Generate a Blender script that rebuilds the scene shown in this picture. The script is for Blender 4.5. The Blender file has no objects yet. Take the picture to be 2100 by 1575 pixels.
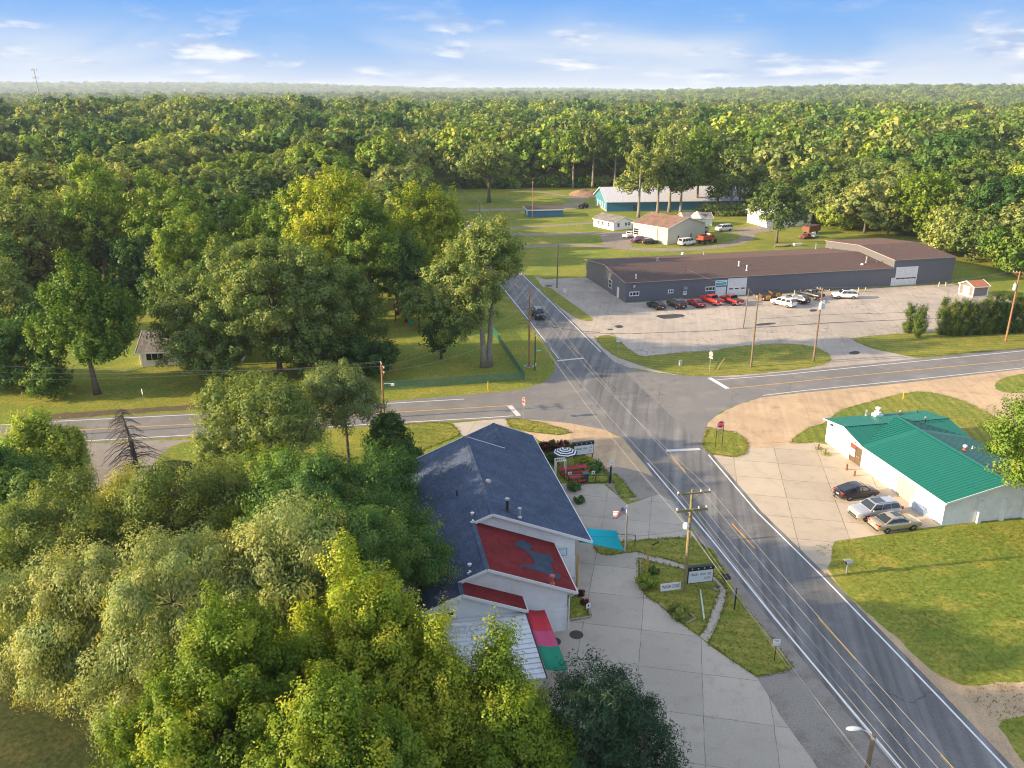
import bpy, bmesh, math, random
import numpy as np
from mathutils import Vector, Matrix, noise
from mathutils.geometry import tessellate_polygon
R=math.radians; PI=math.pi
random.seed(7)
S=bpy.context.scene; COL=S.collection
# ---------------------------------------------------------------- camera model
# metres; camera stands 40 m above the crossing, looking along +Y, tilted down
FPX,YH,CH=1680.0,190.0,40.0
PITCH=math.atan((787.5-YH)/FPX); CP,SP=math.cos(PITCH),math.sin(PITCH)
def P(x,y,z=0.0):
    "point of the place at height z that the photograph shows at pixel x,y (survey of the photo)"
    rx=(x-1050)/FPX; ry=(787.5-y)/FPX
    d=Vector((rx,CP+ry*SP,-SP+ry*CP)); t=(z-CH)/d.z
    return Vector((0,0,CH))+d*t
TH=math.atan2(-350,FPX/CP)
UU=Vector((math.sin(TH),math.cos(TH),0)); VV=Vector((UU.y,-UU.x,0))
RZ=-TH
def W(v,u,z=0.0): q=VV*v+UU*u; return Vector((q.x,q.y,z))
def ang(a,b): d=b-a; return math.atan2(d.y,d.x)
def proj(q):
    d=Vector(q)-Vector((0,0,CH)); yc=d.y*SP+d.z*CP; zc=d.y*CP-d.z*SP
    return 1050+FPX*d.x/zc,787.5-FPX*yc/zc
def height_at(q,ty):
    lo,hi=0.0,60.0
    for _ in range(40):
        m=(lo+hi)/2
        if proj((q.x,q.y,m))[1]>ty: lo=m
        else: hi=m
    return lo
# ---------------------------------------------------------------- node helpers
MATS={}
class NT:
    def __init__(s,tree): s.t=tree
    def n(s,typ,**kw):
        nd=s.t.nodes.new(typ)
        for k,v in kw.items(): setattr(nd,k,v)
        return nd
    def l(s,a,b): s.t.links.new(a,b)
    def val(s,sock,v):
        if hasattr(v,'node'): s.l(v,sock)
        else: sock.default_value=v
    def math(s,op,a,b=0.0,clamp=False):
        m=s.n('ShaderNodeMath',operation=op); m.use_clamp=clamp
        s.val(m.inputs[0],a); s.val(m.inputs[1],b); return m.outputs[0]
    def mix(s,f,a,b,mode='MIX'):
        m=s.n('ShaderNodeMix',data_type='RGBA',blend_type=mode)
        s.val(m.inputs[0],f)
        for i,v in ((6,a),(7,b)):
            if hasattr(v,'node'): s.l(v,m.inputs[i])
            else: m.inputs[i].default_value=(*v[:3],1)
        return m.outputs[2]
    def noise(s,vec,scale,detail=4,rough=.55,dist=0):
        m=s.n('ShaderNodeTexNoise'); s.l(vec,m.inputs['Vector'])
        m.inputs['Scale'].default_value=scale; m.inputs['Detail'].default_value=detail
        m.inputs['Roughness'].default_value=rough; m.inputs['Distortion'].default_value=dist
        return m.outputs['Fac']
    def ramp(s,f,stops):
        m=s.n('ShaderNodeValToRGB'); s.l(f,m.inputs[0]); el=m.color_ramp.elements
        while len(el)>1: el.remove(el[-1])
        for i,(p,c) in enumerate(stops):
            e=el[0] if i==0 else el.new(p)
            e.position=p; e.color=(c,c,c,1) if not hasattr(c,'__len__') else (*c[:3],1)
        return m.outputs[0]
    def bump(s,h,strength,dist=.05):
        b=s.n('ShaderNodeBump'); b.inputs['Strength'].default_value=strength; b.inputs['Distance'].default_value=dist
        s.l(h,b.inputs['Height']); return b.outputs[0]
    def rotpos(s,rz=0.0,kind='pos'):
        if kind=='pos': v=s.n('ShaderNodeNewGeometry').outputs['Position']
        else: v=s.n('ShaderNodeTexCoord').outputs['Object']
        if rz==0: return v
        m=s.n('ShaderNodeMapping'); s.l(v,m.inputs[0]); m.inputs['Rotation'].default_value=(0,0,rz); return m.outputs[0]
def new_mat(name):
    m=bpy.data.materials.new(name); m.use_nodes=True; t=NT(m.node_tree)
    b=m.node_tree.nodes['Principled BSDF']; MATS[name]=m
    return m,t,b
def pmat(name,col,rough=.75,metal=0,var=.2,scale=2.5,bump=0,spec=.4,kind='obj',dirt=None,dscale=.7,coat=0):
    if name in MATS: return MATS[name]
    m,t,b=new_mat(name); v=t.rotpos(0,kind)
    n=t.noise(v,scale,5,.6)
    f=t.ramp(n,[(.25,1-var),(.75,1+var*.6)])
    c=t.mix(1.0,col,f,'MULTIPLY')
    if dirt:
        d=t.ramp(t.noise(v,dscale,5,.65,.4),[(.48,0),(.7,1)])
        c=t.mix(t.math('MULTIPLY',d,dirt[3]),c,dirt[:3])
    t.l(c,b.inputs['Base Color']); b.inputs['Roughness'].default_value=rough; b.inputs['Metallic'].default_value=metal
    b.inputs['Specular IOR Level'].default_value=spec
    if coat: b.inputs['Coat Weight'].default_value=coat
    if bump: t.l(t.bump(t.noise(v,scale*6,4),bump,.03),b.inputs['Normal'])
    return m
def lined(name,col,axis,step,dark=.75,duty=.12,rough=.6,var=.12,metal=0,bump=.4,dirt=None):
    "boards, siding or ribbed sheet: thin darker joints every step metres along one axis"
    if name in MATS: return MATS[name]
    m,t,b=new_mat(name); o=t.rotpos(0,'obj'); sx=t.n('ShaderNodeSeparateXYZ'); t.l(o,sx.inputs[0])
    fr=t.math('FRACT',t.math('DIVIDE',sx.outputs[axis],step))
    ln=t.ramp(fr,[(0,dark),(duty,1),(1-duty*.3,1),(1,dark)])
    n=t.ramp(t.noise(o,1.3,5,.6),[(.25,1-var),(.75,1+var*.5)])
    c=t.mix(1.0,t.mix(1.0,col,ln,'MULTIPLY'),n,'MULTIPLY')
    if dirt:
        d=t.ramp(t.noise(o,.8,5,.65,.4),[(.5,0),(.72,1)]); c=t.mix(t.math('MULTIPLY',d,dirt[3]),c,dirt[:3])
    t.l(c,b.inputs['Base Color']); b.inputs['Roughness'].default_value=rough; b.inputs['Metallic'].default_value=metal
    t.l(t.bump(ln,bump,.02),b.inputs['Normal']); return m
def shingle(name,col,var=.5,row=.17,tint=None):
    if name in MATS: return MATS[name]
    m,t,b=new_mat(name); o=t.rotpos(0,'obj')
    br=t.n('ShaderNodeTexBrick'); br.inputs['Scale'].default_value=1; br.inputs['Brick Width'].default_value=.42
    br.inputs['Row Height'].default_value=row; br.inputs['Mortar Size'].default_value=.009; br.inputs['Bias'].default_value=0
    mp=t.n('ShaderNodeMapping'); t.l(o,mp.inputs[0]); mp.inputs['Rotation'].default_value=(0,0,R(90)); t.l(mp.outputs[0],br.inputs['Vector'])
    a=[c*(1-var) for c in col]; d=[c*(1+var*.6) for c in col]
    br.inputs['Color1'].default_value=(*a,1); br.inputs['Color2'].default_value=(*d,1); br.inputs['Mortar'].default_value=(*[c*.6 for c in col],1)
    n=t.ramp(t.noise(o,.5,6,.7),[(.3,.7),(.7,1.2)])
    c=t.mix(1.0,br.outputs[0],n,'MULTIPLY')
    g=t.ramp(t.noise(o,9,3,.8),[(.3,.75),(.7,1.25)]); c=t.mix(1.0,c,g,'MULTIPLY')
    t.l(c,b.inputs['Base Color']); b.inputs['Roughness'].default_value=.95; b.inputs['Specular IOR Level'].default_value=.08
    t.l(t.bump(br.outputs[1],.5,.02),b.inputs['Normal']); return m
# ---------------------------------------------------------------- mesh builder
class MB:
    def __init__(s): s.v=[]; s.f=[]; s.m=[]; s.M=None
    def av(s,p):
        p=Vector(p)
        if s.M is not None: p=s.M@p
        s.v.append(p[:]); return len(s.v)-1
    def face(s,pts,mi=0): s.f.append([s.av(p) for p in pts]); s.m.append(mi)
    def fi(s,idx,mi=0): s.f.append(list(idx)); s.m.append(mi)
    def box(s,c,d,mi=0,rz=0,ry=0,rx=0):
        c=Vector(c); Rm=Matrix.Rotation(rz,3,'Z')@Matrix.Rotation(ry,3,'Y')@Matrix.Rotation(rx,3,'X')
        i=[s.av(c+Rm@Vector((sx*d[0]/2,sy*d[1]/2,sz*d[2]/2))) for sz in (-1,1) for sy in (-1,1) for sx in (-1,1)]
        for q in ((0,2,3,1),(4,5,7,6),(0,1,5,4),(2,6,7,3),(0,4,6,2),(1,3,7,5)): s.fi([i[k] for k in q],mi)
        return s
    def bb(s,x0,x1,y0,y1,z0,z1,mi=0): return s.box(((x0+x1)/2,(y0+y1)/2,(z0+z1)/2),(abs(x1-x0),abs(y1-y0),abs(z1-z0)),mi)
    def beam(s,a,b,w,h,mi=0):
        "square bar from a to b"
        a=Vector(a); b=Vector(b); d=(b-a).normalized(); u=Vector((0,0,1)) if abs(d.z)<.95 else Vector((1,0,0))
        r=d.cross(u).normalized()*w/2; u=r.cross(d).normalized()*h/2
        i=[s.av(p+sr*r+su*u) for p in (a,b) for sr,su in ((-1,-1),(1,-1),(1,1),(-1,1))]
        for k in range(4): s.fi((i[k],i[(k+1)%4],i[4+(k+1)%4],i[4+k]),mi)
        s.fi(i[3::-1],mi); s.fi(i[4:],mi); return s
    def prism(s,poly,ax,a0,a1,mi=0,cap=True):
        "extrude a 2-D outline along an axis (0,1,2); outline gives the other two axes in order"
        def mk(p,a): q=list(p); q.insert(ax,a); return q
        n=len(poly); i=[s.av(mk(p,a)) for a in (a0,a1) for p in poly]
        for k in range(n): s.fi((i[k],i[(k+1)%n],i[n+(k+1)%n],i[n+k]),mi)
        if cap: s.fi(i[:n][::-1],mi); s.fi(i[n:],mi)
        return s
    def tube(s,pts,rad,n=8,mi=0,cap=True):
        pts=[Vector(p) for p in pts]
        if not hasattr(rad,'__len__'): rad=[rad]*len(pts)
        rings=[]; up=None
        for k,p in enumerate(pts):
            d=(pts[min(k+1,len(pts)-1)]-pts[max(k-1,0)]).normalized()
            if up is None: up=Vector((0,0,1)) if abs(d.z)<.9 else Vector((1,0,0))
            r=d.cross(up).normalized(); up=r.cross(d).normalized()
            rings.append([s.av(p+(r*math.cos(a)+up*math.sin(a))*rad[k]) for a in [2*PI*j/n for j in range(n)]])
        for a,b in zip(rings,rings[1:]):
            for j in range(n): s.fi((a[j],a[(j+1)%n],b[(j+1)%n],b[j]),mi)
        if cap: s.fi(rings[0][::-1],mi); s.fi(rings[-1],mi)
        return s
    def lathe(s,prof,n=16,c=(0,0,0),ax=2,mi=0):
        c=Vector(c); rings=[]
        for r,h in prof:
            rg=[]
            for j in range(n):
                a=2*PI*j/n; q=[r*math.cos(a),r*math.sin(a)]; q.insert(ax,h); rg.append(s.av(c+Vector(q)))
            rings.append(rg)
        for a,b in zip(rings,rings[1:]):
            for j in range(n): s.fi((a[j],a[(j+1)%n],b[(j+1)%n],b[j]),mi)
        s.fi(rings[0][::-1],mi); s.fi(rings[-1],mi); return s
    def loft(s,secs,mi=0,closed=True,cap=True):
        rings=[[s.av(p) for p in sec] for sec in secs]; n=len(rings[0])
        for a,b in zip(rings,rings[1:]):
            for j in range(n if closed else n-1): s.fi((a[j],a[(j+1)%n],b[(j+1)%n],b[j]),mi)
        if cap: s.fi(rings[0][::-1],mi); s.fi(rings[-1],mi)
        return s
    def build(s,name,mats,parent=None,smooth=False,bevel=0,sub=0,weld=False):
        me=bpy.data.meshes.new(name); me.from_pydata(s.v,[],s.f)
        if not isinstance(mats,(list,tuple)): mats=[mats]
        for m in mats: me.materials.append(m)
        me.polygons.foreach_set('material_index',s.m)
        if smooth: me.polygons.foreach_set('use_smooth',[True]*len(s.f))
        if weld: bm=bmesh.new(); bm.from_mesh(me); bmesh.ops.remove_doubles(bm,verts=bm.verts,dist=.002); bm.to_mesh(me); bm.free()
        me.update(); o=bpy.data.objects.new(name,me); COL.objects.link(o)
        if parent: o.parent=parent
        if bevel: b=o.modifiers.new('bevel','BEVEL'); b.width=bevel; b.segments=2; b.limit_method='ANGLE'
        if sub: q=o.modifiers.new('sub','SUBSURF'); q.levels=sub; q.render_levels=sub
        return o
def tag(o,label,cat,group=None,kind=None):
    if label: o['label']=label
    if cat: o['category']=cat
    if group: o['group']=group
    if kind: o['kind']=kind
    return o
def thing(name,label,cat,loc=(0,0,0),rz=0,group=None):
    o=bpy.data.objects.new(name,None); COL.objects.link(o); o.location=loc; o.rotation_euler=(0,0,rz)
    o.empty_display_size=.2; return tag(o,label,cat,group)
def text(name,s,size,mat,parent,loc,rot=(0,0,0),ext=.006,align='CENTER',sx=1.0,fit=None):
    c=bpy.data.curves.new(name,'FONT'); c.body=s; c.size=size; c.extrude=ext; c.align_x=align; c.align_y='CENTER'; c.resolution_u=2
    t=bpy.data.objects.new('tmp',c); me=bpy.data.meshes.new_from_object(t); bpy.data.objects.remove(t); me.materials.clear(); me.materials.append(mat)
    o=bpy.data.objects.new(name,me); COL.objects.link(o); o.parent=parent; o.location=loc; o.rotation_euler=rot
    if fit: xs_=[v.co.x for v in me.vertices]; sx=fit/max(1e-3,max(xs_)-min(xs_))
    o.scale=(sx,1,1); return o
# ---------------------------------------------------------------- ground sheets
def densify(pts,step,jit,seed):
    out=[]; n=len(pts)
    for i in range(n):
        a,b=pts[i],pts[(i+1)%n]; L=(b-a).length; k=max(1,min(200,int(L/step)))
        for j in range(k): out.append(a.lerp(b,j/k))
    if jit:
        res=[]
        for i,p in enumerate(out):
            d=out[(i+1)%len(out)]-out[i-1]; nn=Vector((-d.y,d.x,0)); nn=nn.normalized() if nn.length>1e-6 else nn
            q=p*.9+Vector((seed*3.1,seed*1.7,0))
            res.append(p+nn*jit*(noise.noise(q)*1.2+noise.noise(q*3.3)*.6))
        out=res
    return out
def chaikin(pts,it):
    for _ in range(it):
        o=[]
        for i in range(len(pts)):
            a,b=pts[i],pts[(i+1)%len(pts)]; o+=[a.lerp(b,.25),a.lerp(b,.75)]
        pts=o
    return pts
def sheet(name,pts,z,mat,label=None,it=0,jit=0,step=1.0,seed=1,world=False,cat=None):
    q=[Vector(p) if world else P(*p) for p in pts]; q=chaikin(q,it)
    if jit or step<50: q=densify(q,step,jit,seed)
    tri=tessellate_polygon([q]); me=bpy.data.meshes.new(name)
    me.from_pydata([(p.x,p.y,z) for p in q],[],[t[:] for t in tri]); me.materials.append(mat); me.update()
    up=sum((p.normal.z*p.area) for p in me.polygons)
    if up<0: me.flip_normals()
    o=bpy.data.objects.new(name,me); COL.objects.link(o); return tag(o,label,cat,None,'structure')
def strip(name,pts,width,z,mat,label=None,jit=0,it=0):
    q=[P(*p) for p in pts]
    for _ in range(it):
        o=[q[0]]
        for a,b in zip(q,q[1:]): o+=[a.lerp(b,.25),a.lerp(b,.75)]
        q=o+[q[-1]]
    w=width if hasattr(width,'__len__') else None; L=[];Rr=[]
    for i,p in enumerate(q):
        d=q[min(i+1,len(q)-1)]-q[max(i-1,0)]; n=Vector((-d.y,d.x,0)).normalized()
        ww=width if w is None else width[0]+(width[1]-width[0])*i/(len(q)-1)
        L.append(p+n*ww/2); Rr.append(p-n*ww/2)
    return sheet(name,L+Rr[::-1],z,mat,label,jit=jit,step=.8 if jit else 99,world=True)
def smooth01(a,b,x): t=max(0.0,min(1.0,(x-a)/(b-a))); return t*t*(3-2*t)
def terrain(x,y):
    r=math.hypot(x,y-120); s=smooth01(430,1300,r)
    if s<=0: return 0.0
    a=math.degrees(math.atan2(x,max(y,1e-3)))
    h=s*(7*noise.noise((x/700,y/600,.3))+9*noise.noise((x/1900+5,y/1500,.7)))
    h+=34*smooth01(5,24,a)*smooth01(1500,3300,r)
    h+=8*smooth01(-2,-15,a)*smooth01(330,580,r)*(1-smooth01(640,1050,r))-7*smooth01(800,1400,r)*(1-smooth01(1900,3600,r))
    h+=52*smooth01(-2,-18,a)*smooth01(5000,9500,r)+26*smooth01(5500,9500,r)*(1-smooth01(2,10,a))
    return h
# ---------------------------------------------------------------- camera, sun, sky
cd=bpy.data.cameras.new('camera'); cam=bpy.data.objects.new('camera',cd); COL.objects.link(cam); S.camera=cam
cam.location=(0,0,CH); cam.rotation_euler=(PI/2-PITCH,0,0); cd.sensor_width=36; cd.lens=36*FPX/2100; cd.clip_end=60000; cd.clip_start=.5
SUN_EL,SUN_AZ=17.0,10.0     # the sun stands low on the left, a little behind the camera
sd=Vector((-math.cos(R(SUN_AZ))*math.cos(R(SUN_EL)),-math.sin(R(SUN_AZ))*math.cos(R(SUN_EL)),math.sin(R(SUN_EL))))
S.cycles.filter_width=1.1
sl=bpy.data.lights.new('sun','SUN'); sl.energy=4.6; sl.angle=R(.55); sl.color=(1,.77,.48)
so=bpy.data.objects.new('sun',sl); COL.objects.link(so); so.rotation_euler=(-sd).to_track_quat('-Z','Y').to_euler(); so.location=(-200,-20,90)
S.view_settings.view_transform='Standard'; S.view_settings.look='None'; S.view_settings.exposure=1.4; S.view_settings.gamma=1
w=bpy.data.worlds.new('World'); S.world=w; w.use_nodes=True; t=NT(w.node_tree); w.node_tree.nodes.clear()
sky=t.n('ShaderNodeTexSky',sky_type='NISHITA'); sky.sun_disc=False; sky.sun_elevation=R(SUN_EL)
sky.sun_rotation=math.atan2(sd.x,sd.y); sky.altitude=200; sky.air_density=1; sky.dust_density=.6; sky.ozone_density=2
STR=.15
tc=t.n('ShaderNodeTexCoord').outputs['Generated']; sx=t.n('ShaderNodeSeparateXYZ'); t.l(tc,sx.inputs[0]); z=sx.outputs[2]
grad=t.ramp(z,[(0,(.62,.68,.82)),(.014,(.52,.66,.90)),(.045,(.30,.56,.97)),(.09,(.15,.45,1)),(.3,(.08,.28,.8))])
lowsky=t.mix(1.0,grad,(2.35,2.35,2.35),'MULTIPLY')
px=t.math('MULTIPLY',t.math('ARCTAN2',sx.outputs[0],sx.outputs[1]),6.5); py=t.math('MULTIPLY',t.math('POWER',t.math('MAXIMUM',z,.0005),.8),17.0)
cv=t.n('ShaderNodeCombineXYZ'); t.l(px,cv.inputs[0]); t.l(py,cv.inputs[1])
mp=t.n('ShaderNodeMapping'); t.l(cv.outputs[0],mp.inputs[0]); mp.inputs['Scale'].default_value=(1,1,1); mp.inputs['Location'].default_value=(3.3,1.2,0)
n1=t.noise(mp.outputs[0],1.25,7,.55,.3)
puff=t.ramp(n1,[(.53,0),(.62,1)])
n2=t.noise(mp.outputs[0],.55,4,.5,.6); veil=t.ramp(n2,[(.38,0),(.66,.9)])
band=t.ramp(z,[(0,0),(.006,.45),(.02,1),(.06,.95),(.085,.15),(.12,.1),(.14,.0)])
band2=t.ramp(z,[(0,.5),(.015,1),(.05,.95),(.075,.3),(.10,.05),(.14,0)])
c1=t.mix(t.math('MULTIPLY',veil,band2),lowsky,(1.95,2.1,2.35))
lit=t.noise(mp.outputs[0],3.1,3,.5)
ccol=t.mix(t.ramp(lit,[(.42,0),(.6,1)]),(1.05,1.4,2.1),(2.6,2.6,2.65))
c2=t.mix(t.math('MULTIPLY',t.math('MULTIPLY',puff,band),.85),c1,ccol)
f=t.ramp(z,[(.10,0),(.30,1)])
hs=t.n('ShaderNodeHueSaturation'); hs.inputs['Saturation'].default_value=.52; hs.inputs['Value'].default_value=1.12; t.l(sky.outputs[0],hs.inputs['Color'])
col=t.mix(f,c2,hs.outputs[0])
bg=t.n('ShaderNodeBackground'); t.l(col,bg.inputs[0]); bg.inputs[1].default_value=STR
out=t.n('ShaderNodeOutputWorld'); t.l(bg.outputs[0],out.inputs[0])
# ---------------------------------------------------------------- ground materials
def ground_mat(name,a,b_,c_,scales=(.05,.5,6),bump=.4,rough=.95,fine=(.8,1.2),crack=None,lanes=False,spec=.15,streak=0,mow=0):
    m,t,b=new_mat(name); v=t.rotpos(RZ)
    n1=t.noise(v,scales[0],5,.6); n2=t.noise(v,scales[1],5,.65); n3=t.noise(v,scales[2],4,.75)
    c=t.mix(t.ramp(n1,[(.38,0),(.62,1)]),a,b_); c=t.mix(t.ramp(n2,[(.5,0),(.72,.85)]),c,c_)
    c=t.mix(1.0,c,t.ramp(n3,[(.28,fine[0]),(.72,fine[1])]),'MULTIPLY')
    if streak:
        mp=t.n('ShaderNodeMapping'); t.l(v,mp.inputs[0]); mp.inputs['Scale'].default_value=(1.6,.05,1)
        c=t.mix(1.0,c,t.ramp(t.noise(mp.outputs[0],1,4,.6),[(.3,1-streak),(.7,1+streak*.6)]),'MULTIPLY')
    if crack:
        w=t.n('ShaderNodeMapping'); t.l(v,w.inputs[0])
        ad=t.n('ShaderNodeVectorMath',operation='ADD'); t.l(v,ad.inputs[0])
        nz=t.n('ShaderNodeTexNoise'); t.l(v,nz.inputs['Vector']); nz.inputs['Scale'].default_value=.5; nz.inputs['Detail'].default_value=5
        sc=t.n('ShaderNodeVectorMath',operation='SCALE'); t.l(nz.outputs['Color'],sc.inputs[0]); sc.inputs['Scale'].default_value=3.5; t.l(sc.outputs[0],ad.inputs[1])
        vo=t.n('ShaderNodeTexVoronoi',feature='DISTANCE_TO_EDGE'); t.l(ad.outputs[0],vo.inputs['Vector']); vo.inputs['Scale'].default_value=crack[0]
        ck=t.ramp(vo.outputs['Distance'],[(0,crack[1]),(crack[2],1)])
        msk=t.ramp(t.noise(v,.06,3),[(.42,0),(.55,1)])
        c=t.mix(msk,c,t.mix(1.0,c,ck,'MULTIPLY'))
    if lanes: # worn wheel paths and oily lane centres along the road
        sx=t.n('ShaderNodeSeparateXYZ'); t.l(v,sx.inputs[0]); wob=t.math('MULTIPLY',t.noise(v,.12,3),.5)
        fr=t.math('FRACT',t.math('DIVIDE',t.math('SUBTRACT',t.math('ADD',sx.outputs[0],wob),32.1),3.3))
        c=t.mix(t.ramp(t.noise(v,.2,4),[(.3,.5),(.7,1)]),c,t.mix(1.0,c,t.ramp(fr,[(0,1.12),(.12,1.05),(.24,.74),(.36,.92),(.5,.80),(.64,.95),(.78,.72),(.9,1.05),(1,1.12)]),'MULTIPLY'))
    if mow:
        sx=t.n('ShaderNodeSeparateXYZ'); t.l(v,sx.inputs[0]); fr=t.math('FRACT',t.math('DIVIDE',t.math('ADD',sx.outputs[mow-1],t.math('MULTIPLY',t.noise(v,.08,3),3)),1.25))
        c=t.mix(1.0,c,t.ramp(fr,[(0,.90),(.45,.92),(.55,1.08),(.95,1.07),(1,.9)]),'MULTIPLY')
    t.l(c,b.inputs['Base Color']); b.inputs['Roughness'].default_value=rough; b.inputs['Specular IOR Level'].default_value=spec
    if bump: t.l(t.bump(n3,bump,.06),b.inputs['Normal'])
    return m
GRASS=ground_mat('lawn grass',(.145,.19,.03),(.225,.22,.038),(.33,.26,.065),(.07,.35,2.6),.7,1,(.6,1.4),mow=1)
GRASS2=ground_mat('verge grass',(.155,.185,.03),(.235,.22,.04),(.34,.265,.07),(.16,.6,3.2),.7,1,(.6,1.4),mow=2)
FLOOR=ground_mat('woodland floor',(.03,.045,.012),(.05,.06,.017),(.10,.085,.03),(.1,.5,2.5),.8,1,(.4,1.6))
SAND=ground_mat('sandy gravel',(.56,.40,.25),(.46,.33,.21),(.34,.245,.155),(.10,.45,7),.5,.95,(.7,1.25),streak=.12)
GRAVEL=ground_mat('grey gravel',(.30,.265,.23),(.25,.22,.19),(.19,.16,.13),(.15,.6,9),.6,.95,(.6,1.35))
DIRT=ground_mat('dirt drive',(.31,.25,.19),(.26,.215,.17),(.20,.17,.11),(.08,.4,5),.4,.95,(.75,1.2),streak=.1)
LOT=ground_mat('weathered lot asphalt',(.36,.31,.26),(.46,.39,.325),(.27,.235,.20),(.05,.25,5),.3,.92,(.8,1.2),crack=(.16,.45,.012),streak=.1)
ROAD=ground_mat('road asphalt',(.155,.152,.152),(.20,.193,.19),(.245,.23,.22),(.05,.3,9),.25,.85,(.72,1.28),streak=.28,spec=.3,crack=(.07,.55,.008),lanes=True)
CROSS=ground_mat('cross road asphalt',(.165,.157,.15),(.205,.192,.18),(.25,.23,.205),(.06,.3,8),.25,.87,(.78,1.22),crack=(.10,.6,.01),spec=.3)
LITTER=ground_mat('leaf litter',(.13,.095,.06),(.10,.085,.045),(.18,.14,.09),(.3,1.1,8),.6,.95,(.6,1.4))
TAR=ground_mat('tar patch',(.05,.05,.055),(.065,.065,.065),(.08,.078,.075),(.3,1,9),.3,.8)
def slab_mat(name,base,w,h,joint,jw,ox=0,oy=0,green=None):
    m,t,b=new_mat(name); v=t.rotpos(RZ)
    n1=t.noise(v,.11,5,.6); n2=t.noise(v,.7,6,.7); n3=t.noise(v,9,4,.7)
    c=t.mix(t.ramp(n1,[(.35,0),(.65,1)]),[x*.86 for x in base],base); c=t.mix(t.ramp(n2,[(.52,0),(.78,.7)]),c,[x*.62 for x in base])
    c=t.mix(1.0,c,t.ramp(n3,[(.28,.85),(.72,1.12)]),'MULTIPLY')
    br=t.n('ShaderNodeTexBrick'); br.offset=0; br.inputs['Scale'].default_value=1; br.inputs['Brick Width'].default_value=w; br.inputs['Row Height'].default_value=h
    br.inputs['Mortar Size'].default_value=jw; br.inputs['Mortar Smooth'].default_value=.3
    mp=t.n('ShaderNodeMapping'); mp.inputs['Location'].default_value=(ox,oy,0)
    ad=t.n('ShaderNodeVectorMath',operation='ADD'); nz=t.n('ShaderNodeTexNoise'); t.l(v,nz.inputs['Vector']); nz.inputs['Scale'].default_value=.8
    sc=t.n('ShaderNodeVectorMath',operation='SCALE'); t.l(nz.outputs['Color'],sc.inputs[0]); sc.inputs['Scale'].default_value=.12
    t.l(v,ad.inputs[0]); t.l(sc.outputs[0],ad.inputs[1]); t.l(ad.outputs[0],mp.inputs[0]); t.l(mp.outputs[0],br.inputs['Vector'])
    br.inputs['Color1'].default_value=(.93,.93,.93,1); br.inputs['Color2'].default_value=(1.07,1.06,1.04,1); br.inputs['Mortar'].default_value=(1,1,1,1)
    c=t.mix(1.0,c,br.outputs[0],'MULTIPLY')
    k=t.ramp(t.noise(v,.9,3),[(.35,.35),(.6,1)]); jc=joint
    if green: jc=t.mix(t.ramp(t.noise(v,.5,2),[(.5,0),(.56,1)]),joint,green)
    c=t.mix(t.math('MULTIPLY',br.outputs[1],k),c,jc)
    t.l(c,b.inputs['Base Color']); b.inputs['Roughness'].default_value=.9; b.inputs['Specular IOR Level'].default_value=.2
    t.l(t.bump(n3,.15,.03),b.inputs['Normal']); return m
SLABP=slab_mat('sunlit concrete slabs',(.50,.415,.32),4.9,4.3,(.13,.105,.07),.035,1.2,.6,(.10,.11,.03))
SLABM=slab_mat('grey concrete slabs',(.47,.41,.34),4.6,4.4,(.14,.13,.12),.028,.4,1.7)
PATHM=slab_mat('path concrete',(.46,.41,.34),30,1.6,(.16,.14,.12),.02)
def paint_mat(name,col,wear=.5):
    m,t,b=new_mat(name); v=t.rotpos(0); n=t.noise(v,2.2,6,.75); f=t.ramp(n,[(.30,0),(.46,1)])
    c=t.mix(f,[x*wear for x in col],col); t.l(c,b.inputs['Base Color']); b.inputs['Roughness'].default_value=.7; return m
WHITE_L=paint_mat('white road paint',(.74,.73,.70)); YEL_L=paint_mat('yellow road paint',(.68,.36,.05)); BAR_L=paint_mat('worn stop bar paint',(.58,.56,.52),.55)
# ---------------------------------------------------------------- ground
def build_ground():
    rs=[0]+[30*1.09**k for k in range(75)]; na=200; v=[(0,0,0)]; f=[]
    for r in rs[1:]:
        for j in range(na):
            a=2*PI*j/na; x,y=r*math.sin(a),r*math.cos(a); v.append((x,y,terrain(x,y)))
    for j in range(na): f.append((0,1+(j+1)%na,1+j))
    for i in range(len(rs)-2):
        b0=1+i*na; b1=b0+na
        for j in range(na): f.append((b0+j,b0+(j+1)%na,b1+(j+1)%na,b1+j))
    me=bpy.data.meshes.new('ground'); me.from_pydata(v,[],f); me.update()
    if me.polygons[5].normal.z<0: me.flip_normals()
    m,t,b=new_mat('ground cover'); p=t.rotpos(0)
    # mown lawns near the crossing, woodland floor farther out
    near=t.n('ShaderNodeVectorMath',operation='LENGTH'); ad=t.n('ShaderNodeVectorMath',operation='SUBTRACT'); t.l(p,ad.inputs[0]); ad.inputs[1].default_value=(60,190,0); t.l(ad.outputs[0],near.inputs[0])
    f2=t.ramp(t.math('DIVIDE',near.outputs['Value'],600),[(.45,0),(.6,1)])
    n1=t.noise(p,.06,5); n2=t.noise(p,.3,5,.65); n3=t.noise(p,2.4,4,.75)
    c=t.mix(t.ramp(n1,[(.36,0),(.64,1)]),(.14,.19,.03),(.22,.22,.036)); c=t.mix(t.ramp(n2,[(.5,0),(.75,.8)]),c,(.36,.28,.06))
    c=t.mix(1.0,c,t.ramp(n3,[(.28,.6),(.72,1.4)]),'MULTIPLY'); c=t.mix(f2,c,(.04,.055,.016))
    t.l(c,b.inputs['Base Color']); b.inputs['Roughness'].default_value=1; b.inputs['Specular IOR Level'].default_value=.1
    t.l(t.bump(n3,.7,.06),b.inputs['Normal'])
    me.materials.append(m); o=bpy.data.objects.new('ground',me); COL.objects.link(o)
    tag(o,'grass and woodland ground stretching to the horizon',None,None,'structure')
build_ground()
LV=[.94,31.85,38.5]
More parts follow.
